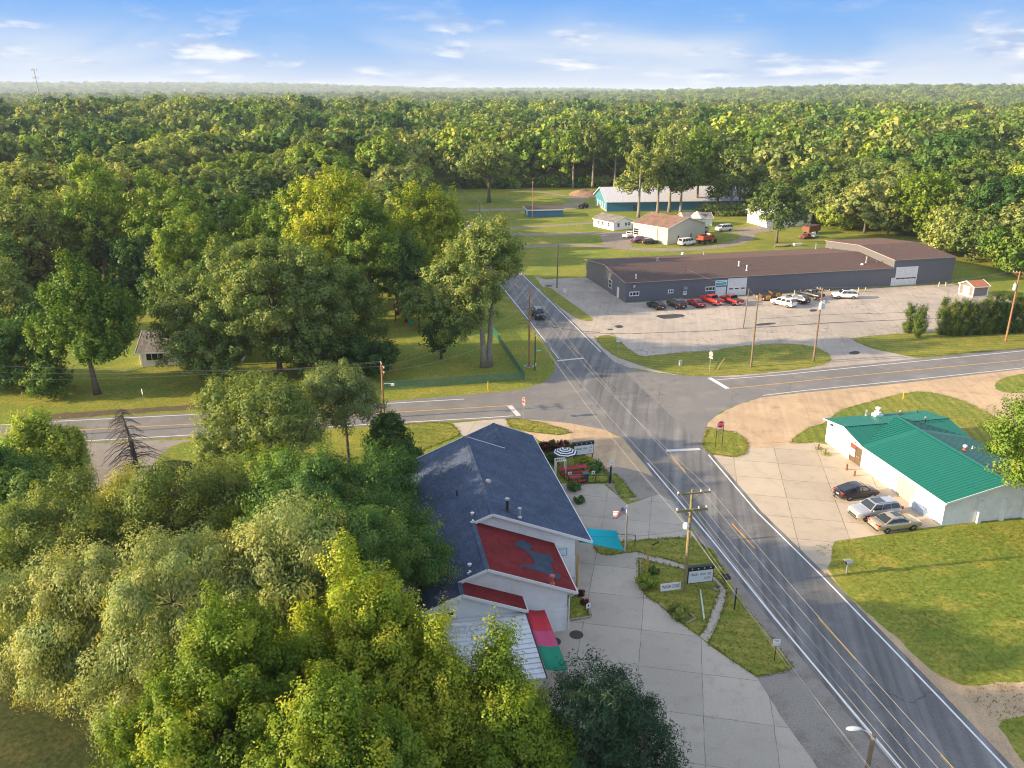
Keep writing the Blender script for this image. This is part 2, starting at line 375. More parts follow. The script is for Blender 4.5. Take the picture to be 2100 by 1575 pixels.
# west woodland floor beneath the trees on the near left
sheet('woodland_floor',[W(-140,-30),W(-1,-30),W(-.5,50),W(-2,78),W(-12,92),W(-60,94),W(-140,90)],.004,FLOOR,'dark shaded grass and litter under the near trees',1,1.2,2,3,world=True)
# gravel and dirt
sheet('gravel_verge',[W(27.5,-25),W(33,-25),W(33,60),W(31.2,62),W(30.4,56),W(29.7,50),W(29.2,47.2),W(25.0,42.8),W(24.3,30),W(23.5,-25)],.004,GRAVEL,'grey gravel verge along the west side of the main road',0,.25,.8,2,world=True)
sheet('gravel_verge',[(1640,1120),(1663,1140),(1697,1163),(1733,1217),(1790,1268),(1833,1302),(1900,1367),(1945,1394),(1985,1408),(2040,1401),(2220,1385),(2230,1448),(2100,1462),(2045,1482),(2067,1520),(2110,1572),(2230,1720),(2150,1720),(2050,1575),(1800,1285)],.004,SAND,'pale sandy gravel shoulder on the east side of the main road',1,.25,.7,4)
sheet('gravel_verge',[(1063,857),(1150,860),(1262,885),(1345,955),(1375,1005),(1378,1024),(1350,1019),(1277,1026),(1247,990),(1225,955),(1180,925),(1110,908),(1094,893),(1060,880),(1030,872)],.004,SAND,'sandy gravel corner beside the dark roofed building',1,.3,.7,5)
sheet('gravel_verge',[(1228,965),(1262,955),(1345,975),(1385,1018),(1350,1020),(1277,1025),(1250,1000)],.007,GRAVEL,'grey gravel patch by the black fence post',1,.2,.6,6)
sheet('gravel_verge',[(1320,945),(1352,962),(1482,1128),(1440,1122),(1416,1102),(1427,1094),(1362,1020)],.0045,GRAVEL,'narrow gravel margin between the slabs and the main road',0,.1,.6,77)
sheet('gravel_drive',[(112,913),(416,899),(355,912),(325,938),(308,965),(235,1015),(150,1005),(175,950),(160,925)],.006,GRAVEL,'grey gravel drive below the dead spruce',1,.3,.7,7)
sheet('sand_yard',[(1440,915),(1447,868),(1478,845),(1560,812),(1700,799),(2300,722),(2300,960),(2150,990),(1990,900),(1688,905),(1540,925),(1470,936)],.005,SAND,'sandy gravel yard beside the green roofed building',1,.35,.8,8)
sheet('leaf_litter_strip',[(60,852),(200,842),(440,828),(640,818),(640,826),(440,838),(240,850),(90,862)],.005,LITTER,'brown leaf litter strip north of the cross road',0,.3,.7,9)
for k,(pts,wd,lb) in enumerate([([(985,508),(1040,507),(1107,504),(1187,502),(1240,506),(1300,511),(1400,512),(1480,506),(1530,492),(1536,481),(1507,474),(1475,472)],4.2,'looping dirt drive in front of the cream garage'),
    ([(1000,484),(1060,481),(1160,480),(1240,477),(1290,480)],4.5,'dirt drive leading to the yard of the cream garage'),
    ([(1005,470),(1080,466),(1160,461),(1230,456)],3.2,'narrow dirt drive to the small white house'),
    ([(960,431),(1072,429),(1157,427),(1187,426),(1215,425)],6,'dirt drive past the blue hut to the barn')]):
    strip('dirt_drive',pts,wd,.006+.003*k,DIRT,lb,.25,2)
sheet('dirt_yard',[(1240,507),(1235,495),(1228,480),(1270,474),(1312,478),(1330,490),(1290,497),(1300,508),(1280,513)],.02,DIRT,'bare dirt yard beside the cream garage',1,.3,.8,11)
sheet('dirt_yard',[(1150,418),(1195,414),(1212,422),(1205,428),(1160,426)],.022,DIRT,'gravel yard at the barn gable',1,.3,.8,12)
sheet('dirt_yard',[(1155,405),(1210,401),(1207,411),(1165,412)],.022,DIRT,'bare dirt beside the soil heap',1,.3,.8,13)
strip('dirt_drive',[(1040,388),(1100,392),(1160,402)],3.5,.022,DIRT,'faint dirt track across the far field',.3,2)
sheet('dirt_yard',[(1505,470),(1540,463),(1580,464),(1600,472),(1560,478),(1530,482)],.024,DIRT,'pale dirt apron behind the garage',1,.3,.8,14)
# asphalt lot
sheet('parking_lot',[(1096,566),(1118,573),(1165,570),(1205,569),(1282,621),(1951,582),(1985,592),(2030,604),(2160,640),(2180,690),(1900,704),(1760,693),(1752,699),(1790,716),(1845,727),(1905,738),(1700,768),(1500,787),(1230,745)],.008,LOT,'weathered cracked asphalt lot in front of the long grey building',0,.25,1,15)
# roads (edges follow the painted lines)
mainL=[(940,478),(1013,567),(1070,638),(1150,740),(1242,848),(1328,950),(1462,1110),(1590,1270),(1720,1425),(1848,1577),(2010,1770)]
mainR=[(2250,1770),(2065,1577),(1932,1437),(1800,1300),(1687,1183),(1552,1050),(1453,933),(1340,826),(1232,722),(1130,620),(1048,541),(983,478)]
def off(pts,dv): return [P(*p)+VV*dv for p in pts]
def ext(seq,ln): # run on to far behind / ahead along the road
    return seq
L=off(mainL,-.45); Rr=off(mainR,.5)
L[0]=W(31.8,420); Rr[-1]=W(37.9,420); L[-1]=W(31.85,-60); Rr[0]=W(38.4,-60)
sheet('main_road',L+Rr,.016,ROAD,'two lane dark asphalt main road with white edge lines',0,.04,1.2,16,world=True)
crossP=[(-400,905),(-100,888),(101,861),(300,851),(432,845),(600,835),(759,826),(900,814),(1010,805),(1070,799),(1115,784),(1136,764),(1139,738),(1126,706),
 (1200,700),(1224,722),(1258,742),(1300,757),(1360,767),(1430,771),(1500,774),(1600,764),(1800,744),(2100,713),(2500,676),(2500,716),(2100,757),(1850,786),(1650,805),(1562,815),(1515,829),(1478,845),(1452,867),(1443,893),(1450,930),
 (1330,955),(1322,930),(1295,905),(1240,882),(1170,868),(1110,862),(1055,858),(960,862),(806,871),(600,884),(412,895),(200,907),(40,917),(-100,926),(-400,942)]
sheet('cross_road',crossP,.012,CROSS,'cross road and worn junction apron of grey asphalt',0,.06,1.2,17)
for pts,nm in ([mainL[1:4]+[(1150,740)],'white'],[mainL[5:],'white']):
    q=[p for p in pts]
strip('road_marking',[(940,478),(1013,567),(1070,638),(1146,736)],.14,.020,WHITE_L,'white edge line on the far west side of the main road')
strip('road_marking',mainL[5:],.16,.020,WHITE_L,'white edge line on the near west side of the main road')
strip('road_marking',mainR[:7],.16,.020,WHITE_L,'white edge line on the near east side of the main road')
strip('road_marking',mainR[8:],.14,.020,WHITE_L,'white edge line on the far east side of the main road')
for i,(a,b) in enumerate([((1024,543),(1032,552)),((1040,561),(1051,572)),((1056,581),(1064,591)),((1082,610),(1092,622)),((1125,657),(1139,671)),((1173,711),(1188,727)),((1374,931),(1406,969)),((1501,1074),(1548,1125)),((1678,1267),(1756,1354)),((1928,1548),(2040,1670))]):
    strip('road_marking',[a,b],.13,.020,YEL_L,'yellow centre dash, number %s from the far end'%('first second third fourth fifth sixth seventh eighth ninth tenth'.split()[i]))
def bar(a,b,w,mat,lb): strip('road_marking',[a,b],w,.021,mat,lb)
bar((1143,740),(1197,734.5),.55,BAR_L,'worn white stop bar on the far side of the junction')
bar((1366,924.5),(1436,921),.6,BAR_L,'worn white stop bar on the near side of the junction')
bar((1045,832),(1064,853),.7,BAR_L,'worn white stop bar on the west side of the junction')
bar((1455,775),(1492,797),.7,WHITE_L,'white stop bar on the east side of the junction')
for pts,mt,lb in [([(-300,893),(101,865),(432,848.5),(759,829.6),(952,818.6)],WHITE_L,'white edge line north side of the west arm'),
    ([(-300,907),(120,884),(432,868),(793,846.7),(1000,834.5),(1046,832)],YEL_L,'yellow centre line of the west arm'),
    ([(-300,930),(40,912),(412,891),(806,867.6),(1000,856.6),(1052,853)],WHITE_L,'white edge line south side of the west arm'),
    ([(1470,779),(1600,769),(1800,749),(2100,719.5),(2450,687)],WHITE_L,'white edge line north side of the east arm'),
    ([(1494,797),(1600,786.5),(1800,766),(2083,739.5),(2450,703)],YEL_L,'yellow centre line of the east arm'),
    ([(1565,811),(1650,801),(1850,781),(2095,755),(2450,719)],WHITE_L,'white edge line south side of the east arm')]:
    strip('road_marking',pts,.15,.020,mt,lb)
# tyre and repair marks with a shape of their own
for k,pts in enumerate([[(1258,669),(1272,666),(1281,671),(1268,674)],[(1246,675),(1256,674),(1257,677),(1247,678)],[(1342,647),(1380,644),(1405,645),(1402,650),(1365,655),(1350,651)],[(1550,664),(1590,661),(1592,664),(1565,668),(1550,668)],[(1739,723),(1755,719),(1765,722),(1760,727),(1745,727)],[(1658,635),(1675,634),(1676,638),(1662,640)]]):
    sheet('asphalt_patch',pts,.013,TAR,'small dark tar patch in the asphalt lot' ,1,.1,.5,20+k)
for k,(pts,wd) in enumerate([([(1140,683),(1300,684),(1450,679),(1540,673),(1700,662),(2050,648)],.25),([(1560,654),(1700,645),(1900,640),(2000,636)],.18),([(1062,663),(1110,667),(1180,678),(1230,682)],.25)]):
    strip('tar_seam',pts,wd,.0135 if k<2 else .0185,TAR,'thin dark tar seam across the asphalt',.12)
# concrete
sheet('concrete_slabs',[(1456,936),(1472,931),(1540,921),(1620,913),(1690,906),(1935,1078),(1893,1083),(1802,1097),(1712,1110),(1706,1122),(1705,1152),(1697,1164),(1692,1188),(1560,1058),(1452,936)],.009,SLABP,'cracked sunlit concrete slabs in front of the green roofed building',0,.05,.8,30)
sheet('concrete_slabs',[W(18.5,78.2),W(25.2,76.6),W(26.2,71.7),W(30.2,73.2),W(31.0,71.5),W(30.2,60.5),W(27,59.6),W(21.5,60.4),W(16,60)],.009,SLABM,'grey concrete slabs between the shade sail and the road',0,.04,.8,31,world=True)
sheet('concrete_slabs',[(1135,1114),(1217,1114),(1222,1128),(1229,1136),(1250,1138),(1281,1134),(1303,1135),(1307,1145),(1309,1170),(1310,1190),(1319,1217),(1335,1230),(1352,1240),(1381,1267),(1433,1305),(1450,1320),(1500,1355),(1553,1390),(1600,1467),(1677,1575),(1790,1730),(1000,1730),(1000,1300),(1128,1301)],.0085,SLABM,'broad grey concrete drive beside the white sided building',0,.04,.8,32)
sheet('concrete_slabs',[(928,868),(1038,858),(1040,872),(1020,882),(960,905),(948,893)],.010,SLABM,'grey concrete apron behind the dark roofed building',0,.05,.6,33)
sheet('path',[(1281,1133),(1305,1132),(1331,1139),(1373,1149),(1400,1159),(1425,1166),(1445,1173),(1466,1184),(1480,1199),(1488.5,1211),(1489.5,1217),(1486,1235),(1480,1256),(1472,1277),(1463,1295),(1452,1318),(1435,1306),(1444,1295),(1452,1277),(1461,1250),(1470,1226),(1477,1212),(1473,1201),(1463,1192),(1440,1182),(1418,1174),(1400,1167),(1373,1159),(1331,1150),(1306,1143)],.0125,PATHM,'curved concrete footpath round the sign lawn',0,.05,.6,34)
# grass patches on top of the hard surfaces
GP=[([(1108,588),(1128,589),(1146,603),(1171,620),(1205,645),(1221,657),(1198,659.5),(1171,647),(1140,624),(1118,603)],'narrow grass verge between the main road and the lot'),
 ([(1219,690),(1257,686),(1271,700),(1290,717),(1312,731),(1347,729),(1402,722),(1462,720),(1498,712),(1557,707),(1605,705),(1640,706),(1674,712),(1695,724),(1705,733),(1697,746),(1655,755),(1560,766),(1462,772),(1414,771),(1367,765),(1307,748),(1259,729),(1231,708)],'rounded grass island in front of the asphalt lot'),
 ([(1745,695),(1778,690),(1838,685),(1910,682),(2100,675),(2320,662),(2320,690),(2100,715),(1980,724),(1898,732),(1850,727),(1790,713),(1767,706)],'grass verge with the cedar hedge beside the cross road'),
 ([(1441,905),(1452,876),(1478,883),(1507,886),(1528,900),(1535,914),(1529,931),(1507,938),(1457,931),(1442,916)],'small grass patch round the four way stop sign'),
 ([(1622,910),(1626,898),(1660,876),(1690,869),(1719,843),(1767,828),(1850,807),(1890,802),(1936,810),(1985,825),(2028,848),(2055,863),(2110,895),(2230,960),(2250,1040),(2000,1000),(1688,906)],'grass bank behind the green roofed building'),
 ([(2036,795),(2045,780),(2075,770),(2130,762),(2300,745),(2300,800),(2120,806),(2060,806)],'grass patch between the sand drive and the road'),
 ([(1217,1117),(1222,1130),(1232,1137),(1252,1138.5),(1281,1134),(1305,1132),(1331,1139),(1373,1149),(1400,1158),(1425,1165),(1446,1173),(1466,1183),(1480,1196),(1489,1208),(1480,1165),(1455,1130),(1420,1101),(1405,1101.5),(1305,1108.5),(1262,1110)],'shaded grass strip between the sail and the footpath'),
 ([(1308,1144),(1331,1150.5),(1373,1159.5),(1400,1167.5),(1418,1174.5),(1440,1182.5),(1463,1192.5),(1472.5,1201.5),(1476.5,1212),(1469.5,1226),(1460.5,1250),(1451.5,1277),(1443,1295),(1433,1304),(1381,1267),(1352,1240),(1335,1230),(1319,1216),(1310.5,1190),(1309,1165)],'triangular sign lawn between the footpath and the drive'),
 ([(1453,1318),(1463,1296),(1472.5,1277.5),(1480.5,1256.5),(1486.5,1235.5),(1490,1217),(1490.5,1212),(1505,1220),(1545,1265),(1590,1320),(1625,1366),(1627,1371),(1555,1389),(1500,1354)],'wedge of dry grass with the small white road sign'),
 ([(1038,860),(1057,858.5),(1110,867),(1157,880),(1172,888),(1145,892),(1085,886),(1045,875)],'dry grass tongue at the junction corner'),
 ([(820,871),(900,866),(925,870),(942,886),(940,893),(905,908),(860,925),(820,930)],'dry grass behind the dark roofed building'),
 ([(1100,905),(1175,925),(1225,945),(1250,975),(1248,988),(1195,992),(1160,985)],'fenced patio lawn beside the dark roofed building'),
 ([(1252,978),(1262,972),(1276,985),(1295,1010),(1303,1019),(1280,1022),(1272,1018)],'grass sliver beside the grey gravel patch'),
 ([(1185,1222),(1199,1238),(1211,1265),(1166,1272),(1166,1222)],'planted strip of grass along the white wall')]
for k,(pts,lb) in enumerate(GP):
    sheet('lawn' if k not in (0,2) else 'verge',pts,.018+.0005*k,GRASS2 if k in (0,1,2,6,7,8,9,10) else GRASS,lb,1 if k<6 else 0,.12 if k<6 else .07,.5,50+k)
# ---------------------------------------------------------------- buildings
WHITE=pmat('white trim',(.72,.72,.71),.6,var=.08)
SIDING=lined('white lap siding',(.74,.75,.76),2,.15,.80,.18,.6,.06,bump=.3,dirt=(.45,.44,.40,.25))
BLOCKW=pmat('white painted block',(.74,.74,.74),.7,var=.10,scale=1.2,dirt=(.46,.44,.40,.45))
DARKGL=pmat('dark window glass',(.02,.024,.03),.08,var=.1,spec=.8)
SHINGLE=shingle('dark slate shingles',(.075,.10,.155),.14)
SHRED=shingle('red shingles',(.19,.028,.03),.12)
SHBROWN=shingle('brown shingles',(.26,.16,.115),.3)
SHGREY=shingle('grey shingles',(.22,.20,.18),.3)
SHDARK=shingle('black shingles',(.06,.055,.055),.4)
GREEN=lined('green ribbed roof sheet',(.0,.13,.09),1,.42,.86,.15,.42,.08,bump=.6)
GREENX=lined('green ribbed roof sheet of the wing',(.0,.13,.09),0,.42,.86,.15,.42,.08,bump=.6)
BROWNR=lined('brown ribbed roof sheet',(.082,.046,.038),0,.75,.6,.16,.8,.15,bump=.6,dirt=(.12,.08,.065,.4))
GREYW=lined('grey ribbed wall sheet',(.115,.12,.145),0,.45,.72,.2,.5,.08,bump=.5)
GREYWY=lined('grey ribbed gable sheet',(.135,.13,.135),1,.45,.72,.2,.5,.08,bump=.5)
METALW=lined('white ribbed shed roof sheet',(.66,.68,.71),1,.52,.62,.16,.45,.1,metal=0,bump=.7,dirt=(.32,.27,.22,.45))
STEEL=pmat('galvanised steel',(.52,.52,.53),.4,.7,var=.15)
PIPEW=pmat('white vent pipe',(.72,.71,.69),.5)
BLACK=pmat('black metal',(.022,.022,.024),.5)
RUST=pmat('rusty brown metal',(.20,.075,.04),.7,var=.4)
def bld(name,label,cat,v0,u0,rz=RZ):
    r=thing(name,label,cat,W(v0,u0),rz); return r,Matrix.Translation((-v0,-u0,0))
def mbm(M):
    m=MB(); m.M=M; return m
def slab(mb,top,t,mi=0,side=None):
    top=[Vector(p) for p in top]; bot=[p-Vector((0,0,t)) for p in top]; n=len(top)
    mb.face(top,mi); mb.face(bot[::-1],mi)
    for i in range(n): mb.face([top[i],bot[i],bot[(i+1)%n],top[(i+1)%n]],mi if side is None else side)
def ribs(mb,a0,a1,b0,b1,step,w=.05,h=.035,mi=0,off=.0):
    "raised seams: from line a0-a1 to line b0-b1"
    a0,a1,b0,b1=map(Vector,(a0,a1,b0,b1)); n=int((a1-a0).length/step)
    for k in range(1,n):
        f=k/n; p=a0.lerp(a1,f); q=b0.lerp(b1,f); mb.beam(p+Vector((0,0,h/2+off)),q+Vector((0,0,h/2+off)),w,h,mi)
def vplane(A,e,px,py):
    "point of a vertical wall (through A along unit e) seen at a photo pixel -> distance along wall, height"
    rx=(px-1050)/FPX; ry=(787.5-py)/FPX; d=Vector((rx,CP+ry*SP,-SP+ry*CP)); n=Vector((-e.y,e.x,0)); O=Vector((0,0,CH))
    q=O+d*((A-O).dot(n)/d.dot(n)); return (q-A).dot(e),q.z
def on_roof(px,py,fz,axis='v'):
    z=5.0
    for _ in range(60):
        q=P(px,py,z); c=q.dot(VV) if axis=='v' else q.dot(UU); z=z*.5+fz(c)*.5
    q=P(px,py,z); return q.dot(VV),q.dot(UU),z
def opening(root,M,face,c,a0,a1,z0,z1,frame=WHITE,pane=DARKGL,n=1,m=1,name='window',fw=.07,out=.05):
    "framed opening on a wall; face 'x' = wall at x=c (a along y), 'y' = wall at y=c (a along x); out signed"
    s=1 if out>0 else -1
    def bx(mb,p0,p1,q0,q1,o0,o1):
        if face=='y': mb.bb(p0,p1,c+s*o0,c+s*o1,q0,q1)
        else: mb.bb(c+s*o0,c+s*o1,p0,p1,q0,q1)
    f=mbm(M); o=abs(out)
    for (p0,p1,q0,q1) in ((a0,a0+fw,z0,z1),(a1-fw,a1,z0,z1),(a0+fw,a1-fw,z0,z0+fw),(a0+fw,a1-fw,z1-fw,z1)): bx(f,p0,p1,q0,q1,-.02,o)
    for k in range(1,n):
        x=a0+(a1-a0)*k/n; bx(f,x-fw*.4,x+fw*.4,z0+fw,z1-fw,-.02,o)
    for k in range(1,m):
        zz=z0+(z1-z0)*k/m; bx(f,a0+fw,a1-fw,zz-fw*.35,zz+fw*.35,-.02,o*.9)
    fo=f.build(name,frame,root); p=mbm(M); bx(p,a0+fw*.9,a1-fw*.9,z0+fw*.9,z1-fw*.9,-.02,o*.45); p.build('pane',pane,fo); return fo
def garage_door(root,M,c,a0,a1,z0,z1,s=-1,panes=3,panez=.45):
    f=mbm(M); o=s*.05
    f.bb(a0-.15,a0,c-s*.02,c+o*2,z0,z1+.15); f.bb(a1,a1+.15,c-s*.02,c+o*2,z0,z1+.15); f.bb(a0,a1,c-s*.02,c+o*2,z1,z1+.15)
    fo=f.build('garage_door',WHITE,root)
    p=mbm(M); n=5
    for k in range(n): p.bb(a0,a1,c-s*.02,c+o*(.9 if k%2 else 1.0),z0+(z1-z0)*k/n+.008,z0+(z1-z0)*(k+1)/n-.008)
    p.build('door_panel',pmat('white door panel',(.68,.68,.68),.55,var=.1),fo)
    q=mbm(M); zc=z0+(z1-z0)*panez
    for k in range(panes):
        x=a0+(a1-a0)*(k+.5)/panes; w=(a1-a0)*.11; q.bb(x-w,x+w,c-s*.02,c+o*1.5,zc-.13,zc+.13)
    q.build('pane',DARKGL,fo)
def pipe(root,M,p,h,r,mats,cap=1.7,name='vent_pipe',label=None):
    m=mbm(M); x,y,z=p
    m.lathe([(r*1.9,-.25),(r*1.9,.03),(r*1.05,.12),(r,.14),(r,h-.18)],10,(x,y,z),mi=0)
    m.lathe([(r*cap,h-.2),(r*cap,h-.05),(r*.8,h)],10,(x,y,z),mi=1)
    o=m.build(name,mats,root,smooth=False)
    if label: o['label']=label
    return o
# ---- white sided building with the dark shingle roof
mb_root,M=bld('roadside_bar','white sided roadside bar with dark shingle roof and red roof panel','building',10,65)
K=.41
zE=lambda v:3.6+K*(18.69-v); zW=lambda v:7.146-K*(10.04-v); zS1=lambda v:3.6+K*(15.42-v); zS2=lambda v:3.6+K*(11.14-v); zNW=lambda v:5.441-K*(14.2-v)
VR,VR1,VR2=10.04,8.4,6.27
m=mbm(M); T=.14
m.prism([(2.6,0),(17.29,0),(17.29,zE(17.29)-T),(VR,zE(VR)-T),(2.6,zW(2.6)-T)],1,59.85,75.6)
m.prism([(10.2,0),(17.28,0),(17.28,zE(17.28)-T),(14.2,5.44-T),(10.2,zNW(10.2)-T)],1,75.6,82.6)
m.prism([(2.61,0),(14.71,0),(14.71,zS1(14.71)-T),(VR1,zS1(VR1)-T),(2.61,zW(2.61)-T)],1,52.62,59.85)
m.prism([(2.62,0),(10.62,0),(10.62,zS2(10.62)-T),(VR2,zS2(VR2)-T),(2.62,zW(2.62)-T)],1,51.05,52.62)
m.build('wall',SIDING,mb_root)
m=mbm(M)
m.bb(10.7,14.74,52.57,52.62,0,2.05); m.bb(14.71,14.76,52.57,59.85,0,2.05); m.bb(14.76,17.32,59.80,59.85,0,2.05); m.bb(17.29,17.33,59.8,75.6,0,2.05)
m.build('lower_wall',BLOCKW,mb_root)
m=mbm(M)
slab(m,[(2,50.73,zW(2)),(VR2,50.73,zW(VR2)),(VR2,52.34,zW(VR2)),(VR1,52.34,zW(VR1)),(VR1,59.45,zW(VR1)),(VR,59.45,zW(VR)),(VR,76,zW(VR)),(2,76,zW(2))],T)
slab(m,[(VR,59.45,zE(VR)),(18.69,59.45,3.6),(18.69,83,3.6),(14.2,83,5.441),(14.2,76.0,5.441),(VR,76,zE(VR))],T)
slab(m,[(9.7,76,zNW(9.7)),(14.2,76,5.441),(14.2,83,5.441),(9.7,83,zNW(9.7))],T)
for (a,b,y0,y1,zz) in ((VR,VR,59.45,76,zE(VR)),(14.2,14.2,76,83,5.441),(VR1,VR1,52.34,59.45,zS1(VR1)),(VR2,VR2,50.73,52.34,zS2(VR2))):
    m.beam((a,y0,zz+.01),(a,y1,zz+.01),.34,.05)
ro=m.build('roof',SHINGLE,mb_root)
m=mbm(M)
slab(m,[(VR1,52.34,zS1(VR1)),(15.42,52.34,3.6),(15.42,59.80,3.6),(VR1,59.80,zS1(VR1))],T)
slab(m,[(VR2,50.73,zS2(VR2)),(11.14,50.73,3.6),(11.14,52.60,3.6),(VR2,52.60,zS2(VR2))],T)
rr=m.build('roof',SHRED,mb_root); rr['label']='red shingle roof panel with a dark blue figure'
# dark figure laid into the red shingles
pts=[(1075,1150),(1100,1138),(1130,1130),(1160,1133),(1190,1150),(1232,1178),(1222,1192),(1190,1213),(1235,1222),(1270,1225),(1295,1248),(1330,1240),(1365,1247),(1390,1270),(1412,1312),(1372,1322),(1392,1350),(1400,1372),(1418,1410),(1455,1415),(1472,1440),(1460,1458),(1430,1460),(1390,1440),(1345,1415),(1300,1400),(1240,1382),(1180,1362),(1110,1362),(1112,1348),(1140,1340),(1250,1337),(1243,1310),(1225,1285),(1190,1240),(1150,1205),(1100,1185),(1072,1172)]
q=[on_roof(800+x/4.2,840+y/4.2,zS1) for x,y in pts]
q=[Vector((a-10,b-65,zS1(a)+.025)) for a,b,c in q]; tri=tessellate_polygon([[Vector((p.x,p.y,0)) for p in q]])
me=bpy.data.meshes.new('roof_figure'); me.from_pydata([p[:] for p in q],[],[t_[:] for t_ in tri]); me.materials.append(shingle('dark figure shingles',(.055,.075,.11),.08)); me.update()
if sum(p.normal.z for p in me.polygons)<0: me.flip_normals()
fo=bpy.data.objects.new('roof_figure',me); COL.objects.link(fo); fo.parent=rr
# white trim boards and gutters
m=mbm(M)
def rake(x0,z0,x1,z1,y,w=.05,h=.24): m.beam((x0,y,z0-.08),(x1,y,z1-.08),w,h)
rake(VR-1.75,zW(VR-1.75)+.05,VR,zE(VR),59.42); rake(VR,zE(VR),18.69,3.6,59.42)
rake(VR1-2.2,zW(VR1-2.2)+.05,VR1,zS1(VR1),52.31); rake(VR1,zS1(VR1),15.42,3.6,52.31)
rake(2,zW(2),VR2,zS2(VR2),50.70); rake(VR2,zS2(VR2),11.14,3.6,50.70)
rake(VR,zE(VR),14.2,5.44,76.03); rake(9.7,zNW(9.7),14.2,5.44,83.03); rake(14.2,5.44,18.69,3.6,83.03); rake(2,zW(2),VR,zW(VR),76.03)
m.beam((18.73,59.4,3.50),(18.73,83.05,3.50),.09,.16); m.beam((15.46,52.3,3.50),(15.46,59.8,3.50),.09,.16); m.beam((11.18,50.7,3.50),(11.18,52.5,3.50),.09,.16)
m.build('fascia',WHITE,mb_root)
m=mbm(M); m.tube([(15.40,52.45,3.45),(14.84,52.50,3.1),(14.84,52.50,.15)],.05,8); m.build('downspout',WHITE,mb_root)
FLASH=pmat('black roof flashing',(.02,.02,.022),.6)
for (x,y,h,r,mats,lb) in [(1040.3,1048,1.25,.13,[BLACK,STEEL],'tall black flue pipe with steel cap'),(1065.5,1061,.95,.11,[STEEL,STEEL],'short steel flue pipe')]:
    v,u,z=on_roof(x,y,zE); pipe(mb_root,M,(v,u,z),h,r,mats,1.5,'flue',lb)
v,u,z=on_roof(1001,988,zE); m=mbm(M); m.lathe([(.3,-.05),(.3,.06),(.2,.2),(.05,.24)],12,(v,u,z)); m.build('roof_vent',pmat('tan vent',(.36,.33,.27),.6),mb_root)
v,u,z=on_roof(937,1016,zW); pipe(mb_root,M,(v,u,z),.5,.06,[BLACK,BLACK],1.2)
for (x,y) in ((968.7,1055.5),(963,1161)):
    v,u,z=on_roof(x,y,zW); m=mbm(M); m.lathe([(.12,-.05),(.12,.14),(.17,.15),(.17,.2),(.05,.23)],10,(v,u,z)); m.build('roof_vent',PIPEW,mb_root)
for (x,y) in ((968,1071),(961.5,1176)):
    v,u,z=on_roof(x,y,zW); m=mbm(M); m.box((v,u,z+.05),(.3,.1,.12),rz=.5); m.box((v+.12,u+.15,z+.05),(.12,.3,.1),rz=.3); m.build('roof_bracket',PIPEW,mb_root)
v,u,z=on_roof(1132,1196,zS1); pipe(mb_root,M,(v,u,z),.75,.13,[pmat('red vent',(.42,.10,.09),.6)]*2,1.7,'roof_vent')
# doors, signs on the south and east walls
opening(mb_root,M,'x',14.76,55.6,56.6,.1,2.1,WHITE,pmat('grey door',(.35,.37,.4),.5),name='door',out=.05)
opening(mb_root,M,'y',52.57,11.1,12.0,.08,2.05,WHITE,pmat('dark door',(.06,.06,.065),.5),name='door',out=-.05)
m=mbm(M); m.bb(17.34,17.40,60.3,62.0,2.2,2.85); sg=m.build('wall_sign',pmat('dark red sign',(.32,.02,.025),.4),mb_root)
text('lettering','OPEN',.32,WHITE,sg,(17.405-10,61.2-65,2.52),(PI/2,0,PI/2),.004)
m=mbm(M); m.bb(15.7,16.6,59.76,59.80,2.25,3.0); pl=m.build('wall_plaque',pmat('pale plaque',(.62,.68,.75),.5),mb_root)
for z_ in (2.4,2.6,2.8):
    pass
m=mbm(M)
for (a,b,c_,d) in ((15.74,16.56,2.29,2.33),(15.74,16.56,2.92,2.96),(15.74,15.78,2.33,2.92),(16.52,16.56,2.33,2.92)): m.bb(a,b,59.745,59.76,c_,d)
m.build('border',pmat('blue line',(.15,.25,.42),.5),pl)
m=mbm(M); m.box((11.75,52.50,1.75),(.5,.06,.75)); ws=m.build('wall_sign',pmat('yellow sign',(.62,.5,.06),.5),mb_root)
m=mbm(M); m.box((11.75,52.455,1.62),(.3,.02,.3),ry=PI/4); m.build('emblem',pmat('red emblem',(.4,.03,.03),.5),ws)
m=mbm(M); m.bb(5.2,5.6,50.98,51.05,3.75,3.95); m.box((5.4,50.93,3.8),(.3,.12,.16)); m.build('flood_lamp',BLACK,mb_root)
# ---- low metal roofed shed at its south end
sh,M=bld('metal_shed','low shed with a white ribbed metal roof at the south end of the bar','shed',6.4,47.5)
m=mbm(M); m.bb(1.9,10.75,44.2,50.95,0,2.75); m.build('wall',BLOCKW,sh)
m=mbm(M); rz_=lambda u:2.80+.40*(u-44)/7
slab(m,[(1.6,44,2.95),(10.98,44,2.95),(10.98,51.0,3.35),(1.6,51.0,3.35)],.08)
ribs(m,(1.6,44,2.95),(1.6,51,3.35),(10.98,44,2.95),(10.98,51,3.35),.5,.05,.04)
m.build('roof',METALW,sh)
m=mbm(M); m.beam((11.04,44,2.88),(11.04,51,3.27),.07,.16); m.build('fascia',BLACK,sh)
m=mbm(M); m.bb(10.75,10.79,46.5,47.5,.05,2.05); m.build('door',pmat('grey door',(.35,.37,.4),.5),sh)
